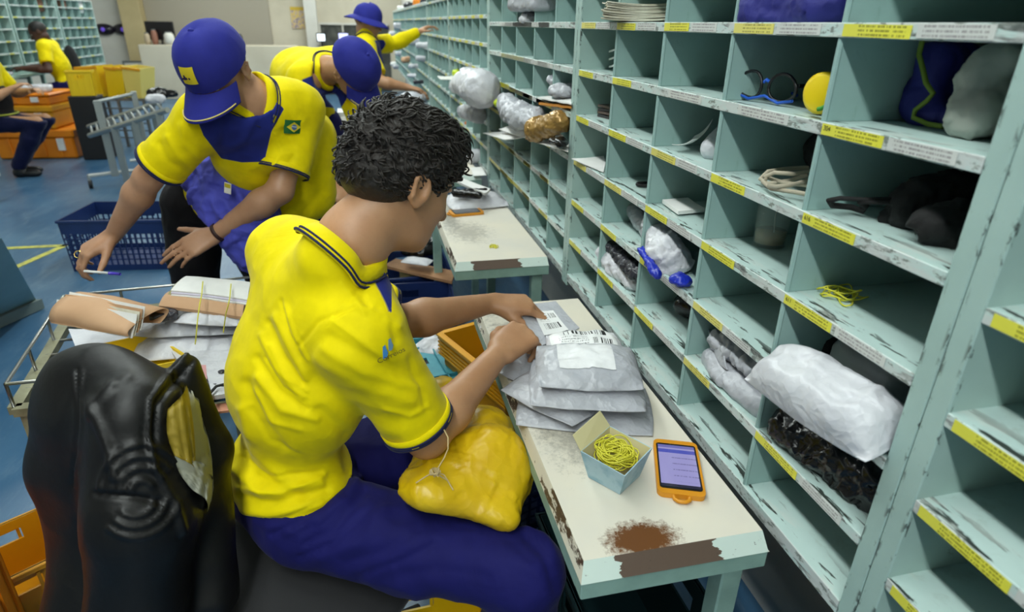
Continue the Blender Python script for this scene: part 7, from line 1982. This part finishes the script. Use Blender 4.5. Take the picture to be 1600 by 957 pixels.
# wall lamps, poster, tap plate
m_lampd = mat('dark_lamp_shell', (30, 26, 40), .3); m_lampe = mat('violet_glow', (120, 90, 220), .3, emit=((120, 90, 230), .3))
for x, lb in ((162, 'left'), (193, 'right')):
    p = at(x, 46, y=15.62); t = empty('wall_lamp', tuple(p)); tag(t, 'dark oval wall unit with a violet light, %s of the pair on the pale wall' % lb, 'wall lamp', 'wall lamps')
    MB().lathe([(.001, -.06), (.09, -.05), (.20, 0), (.20, .05), (.001, .05)], n=24, R=basis((1, 0, 0), z=(0, 1, 0))@np.diag([1, .55, 1])).build('shell', m_lampd, t, smooth=True)
    MB().lathe([(.001, -.070), (.03, -.068), (.045, -.05), (.001, -.05)], n=16, R=basis((1, 0, 0), z=(0, 1, 0))).build('light', m_lampe, t, smooth=True)
def poster():
    p = at(466, 28, y=15.79); m, nt, b = new_mat('poster_print'); n = tex(nt, 'noise', 9, 3, .6)
    nt.links.new(ramp(nt, n, [(.35, rgb(150, 130, 190)), (.45, rgb(226, 196, 90)), (.55, rgb(200, 180, 170)), (.65, rgb(90, 76, 110))]), b.inputs['Base Color'])
    t = empty('poster', tuple(p)); tag(t, 'small colourful poster on the cream wall left of the white column', 'poster')
    MB().box((-.15, -.012, -.22), (.15, -.002, .22)).build('poster_sheet', m, t); MB().box((-.15, -.014, .15), (.15, -.0121, .22)).build('poster_heading', mat('poster_yellow', (214, 180, 60), .6), t)
poster()
# sheet of cupboards behind the far-left pigeonholes and clutter above
for x, y, m, nm, s in ((52, 6, mat('brown_box', (110, 74, 56), .7), 'brown box on top of the left pigeonholes', .16), (85, 4, mat('brown_box', (110, 74, 56), .7), 'reddish brown box right of it on the left pigeonholes', .12), (117, 10, m_paper, 'white paper pile on top of the left pigeonholes', .12)):
    heap('storage_box', [(rbox(at(x, y, x=-5.06), V(.12, s, .10), None, .02), 0)], .02, m, nm, 'box', amp=.004)

# ================================================================ roller conveyor and wheeled stand, left middle
m_steel = mat('galvanised_steel', (168, 172, 170), .38, .6)
def conveyor():
    a, b, a2, b2 = at(140, 212, d=5.9), at(262, 172, d=5.1), at(138, 198, d=6.3), at(250, 159, d=5.5)
    t = empty('roller_conveyor', (a[0], a[1], 0)); tag(t, 'sloping steel roller track with ladder-like bars behind the bending worker', 'conveyor')
    MB().tube([a, b], .024, n=8).build('side_rail', m_steel, t, world=True); MB().tube([a2, b2], .020, n=8).build('side_rail', m_steel, t, world=True)
    for k in range(12):
        s = (k+.5)/12; MB().tube([a+(b-a)*s, a2+(b2-a2)*s], .011, n=8).build('roller', m_steel, t, world=True, smooth=True)
    for s in (.35, .62, .9):
        p = a+(b-a)*s; MB().box((p[0]-.025, p[1]-.02, .05), (p[0]+.025, p[1]+.02, p[2])).build('leg', m_steel, t, world=True)
        q = a2+(b2-a2)*s; MB().box((q[0]-.02, q[1]-.02, .05), (q[0]+.02, q[1]+.02, q[2])).build('leg', m_steel, t, world=True)
conveyor()
def wheel_stand():
    c = at(180, 272, z=.12); t = empty('wheeled_stand', (c[0], c[1], 0), .25); tag(t, 'low wheeled steel stand with white cross bars beside the bending worker', 'stand')
    m_w = mat('white_bar', (214, 216, 212), .4)
    MB().tube([(-.22, 0, .12), (.60, .10, .14)], .018, n=8).build('cross_bar', m_w, t, smooth=True); MB().tube([(.12, .42, .16), (.70, .35, .18)], .016, n=8).build('cross_bar', m_w, t, smooth=True)
    MB().box((-.03, -.03, .10), (.03, .03, .80), bev=.004).build('post', m_steel, t); MB().box((.27, .2, .10), (.32, .25, .85), bev=.004).build('post', m_steel, t)
    MB().tube([(-.03, 0, .78), (.30, .22, .83)], .015, n=8).build('top_bar', m_steel, t, smooth=True)
    for x, y in ((-.22, 0), (.60, .10), (.7, .35)):
        MB().cyl((x-.014, y, .04), (x+.014, y, .04), .04, n=18).build('caster', m_blkrub, t); MB().box((x-.012, y-.012, .05), (x+.012, y+.012, .13)).build('caster_fork', m_steel, t)
wheel_stand()
heap('camera_bag', [(ell((at(254, 168, d=5.15)+at(246, 160, d=5.5))/2+V(-.02, .05, .080), V(.085, .07, .055)), 0), (seg((at(254, 168, d=5.15)+at(246, 160, d=5.5))/2+V(0, .05, .085), (at(254, 168, d=5.15)+at(246, 160, d=5.5))/2+V(.12, .04, .085), .03), .03)], .012, m_pdark, 'black bundle at the upper end of the roller track', 'bag', amp=.01)
heap('parcel', [(seg((at(254, 168, d=5.15)+at(246, 160, d=5.5))/2+V(-.02, -.17, .062), (at(254, 168, d=5.15)+at(246, 160, d=5.5))/2+V(.06, -.16, .062), .036), 0)], .012, m_pwhite, 'white bundle in front of the black one at the upper end of the roller track', 'package', amp=.01)
# white tub with papers beyond the seated man's hair
def tub():
    p = at(541, 180, d=3.95); t = empty('white_tub', tuple(p-V(0, 0, .10))); tag(t, 'white tub of papers between the bent worker and the wavy hair', 'tub')
    MB().lathe([(.001, 0), (.07, 0), (.09, .10), (.083, .10), (.066, .006), (.001, .006)], n=24).build('tub_wall', m_pale, t, smooth=True); MB().box((-.05, -.03, .01), (.05, .03, .14), R=rotx(.3), c=(0, 0, 0)).build('paper_stack', m_paper, t)
    MB().box((p[0]-.16, p[1]-.12, 0), (p[0]+.16, p[1]+.12, p[2]-.10), bev=.01).build('tub_stand', m_bcrate, t, world=True)
tub()
_po = at(533, 178, d=4.5)
crate('orange_crate', (_po[0], _po[1], 0), .1, (.16, .16, _po[2]), m_org, 'tall narrow orange crate behind the white tub', mesh=False)
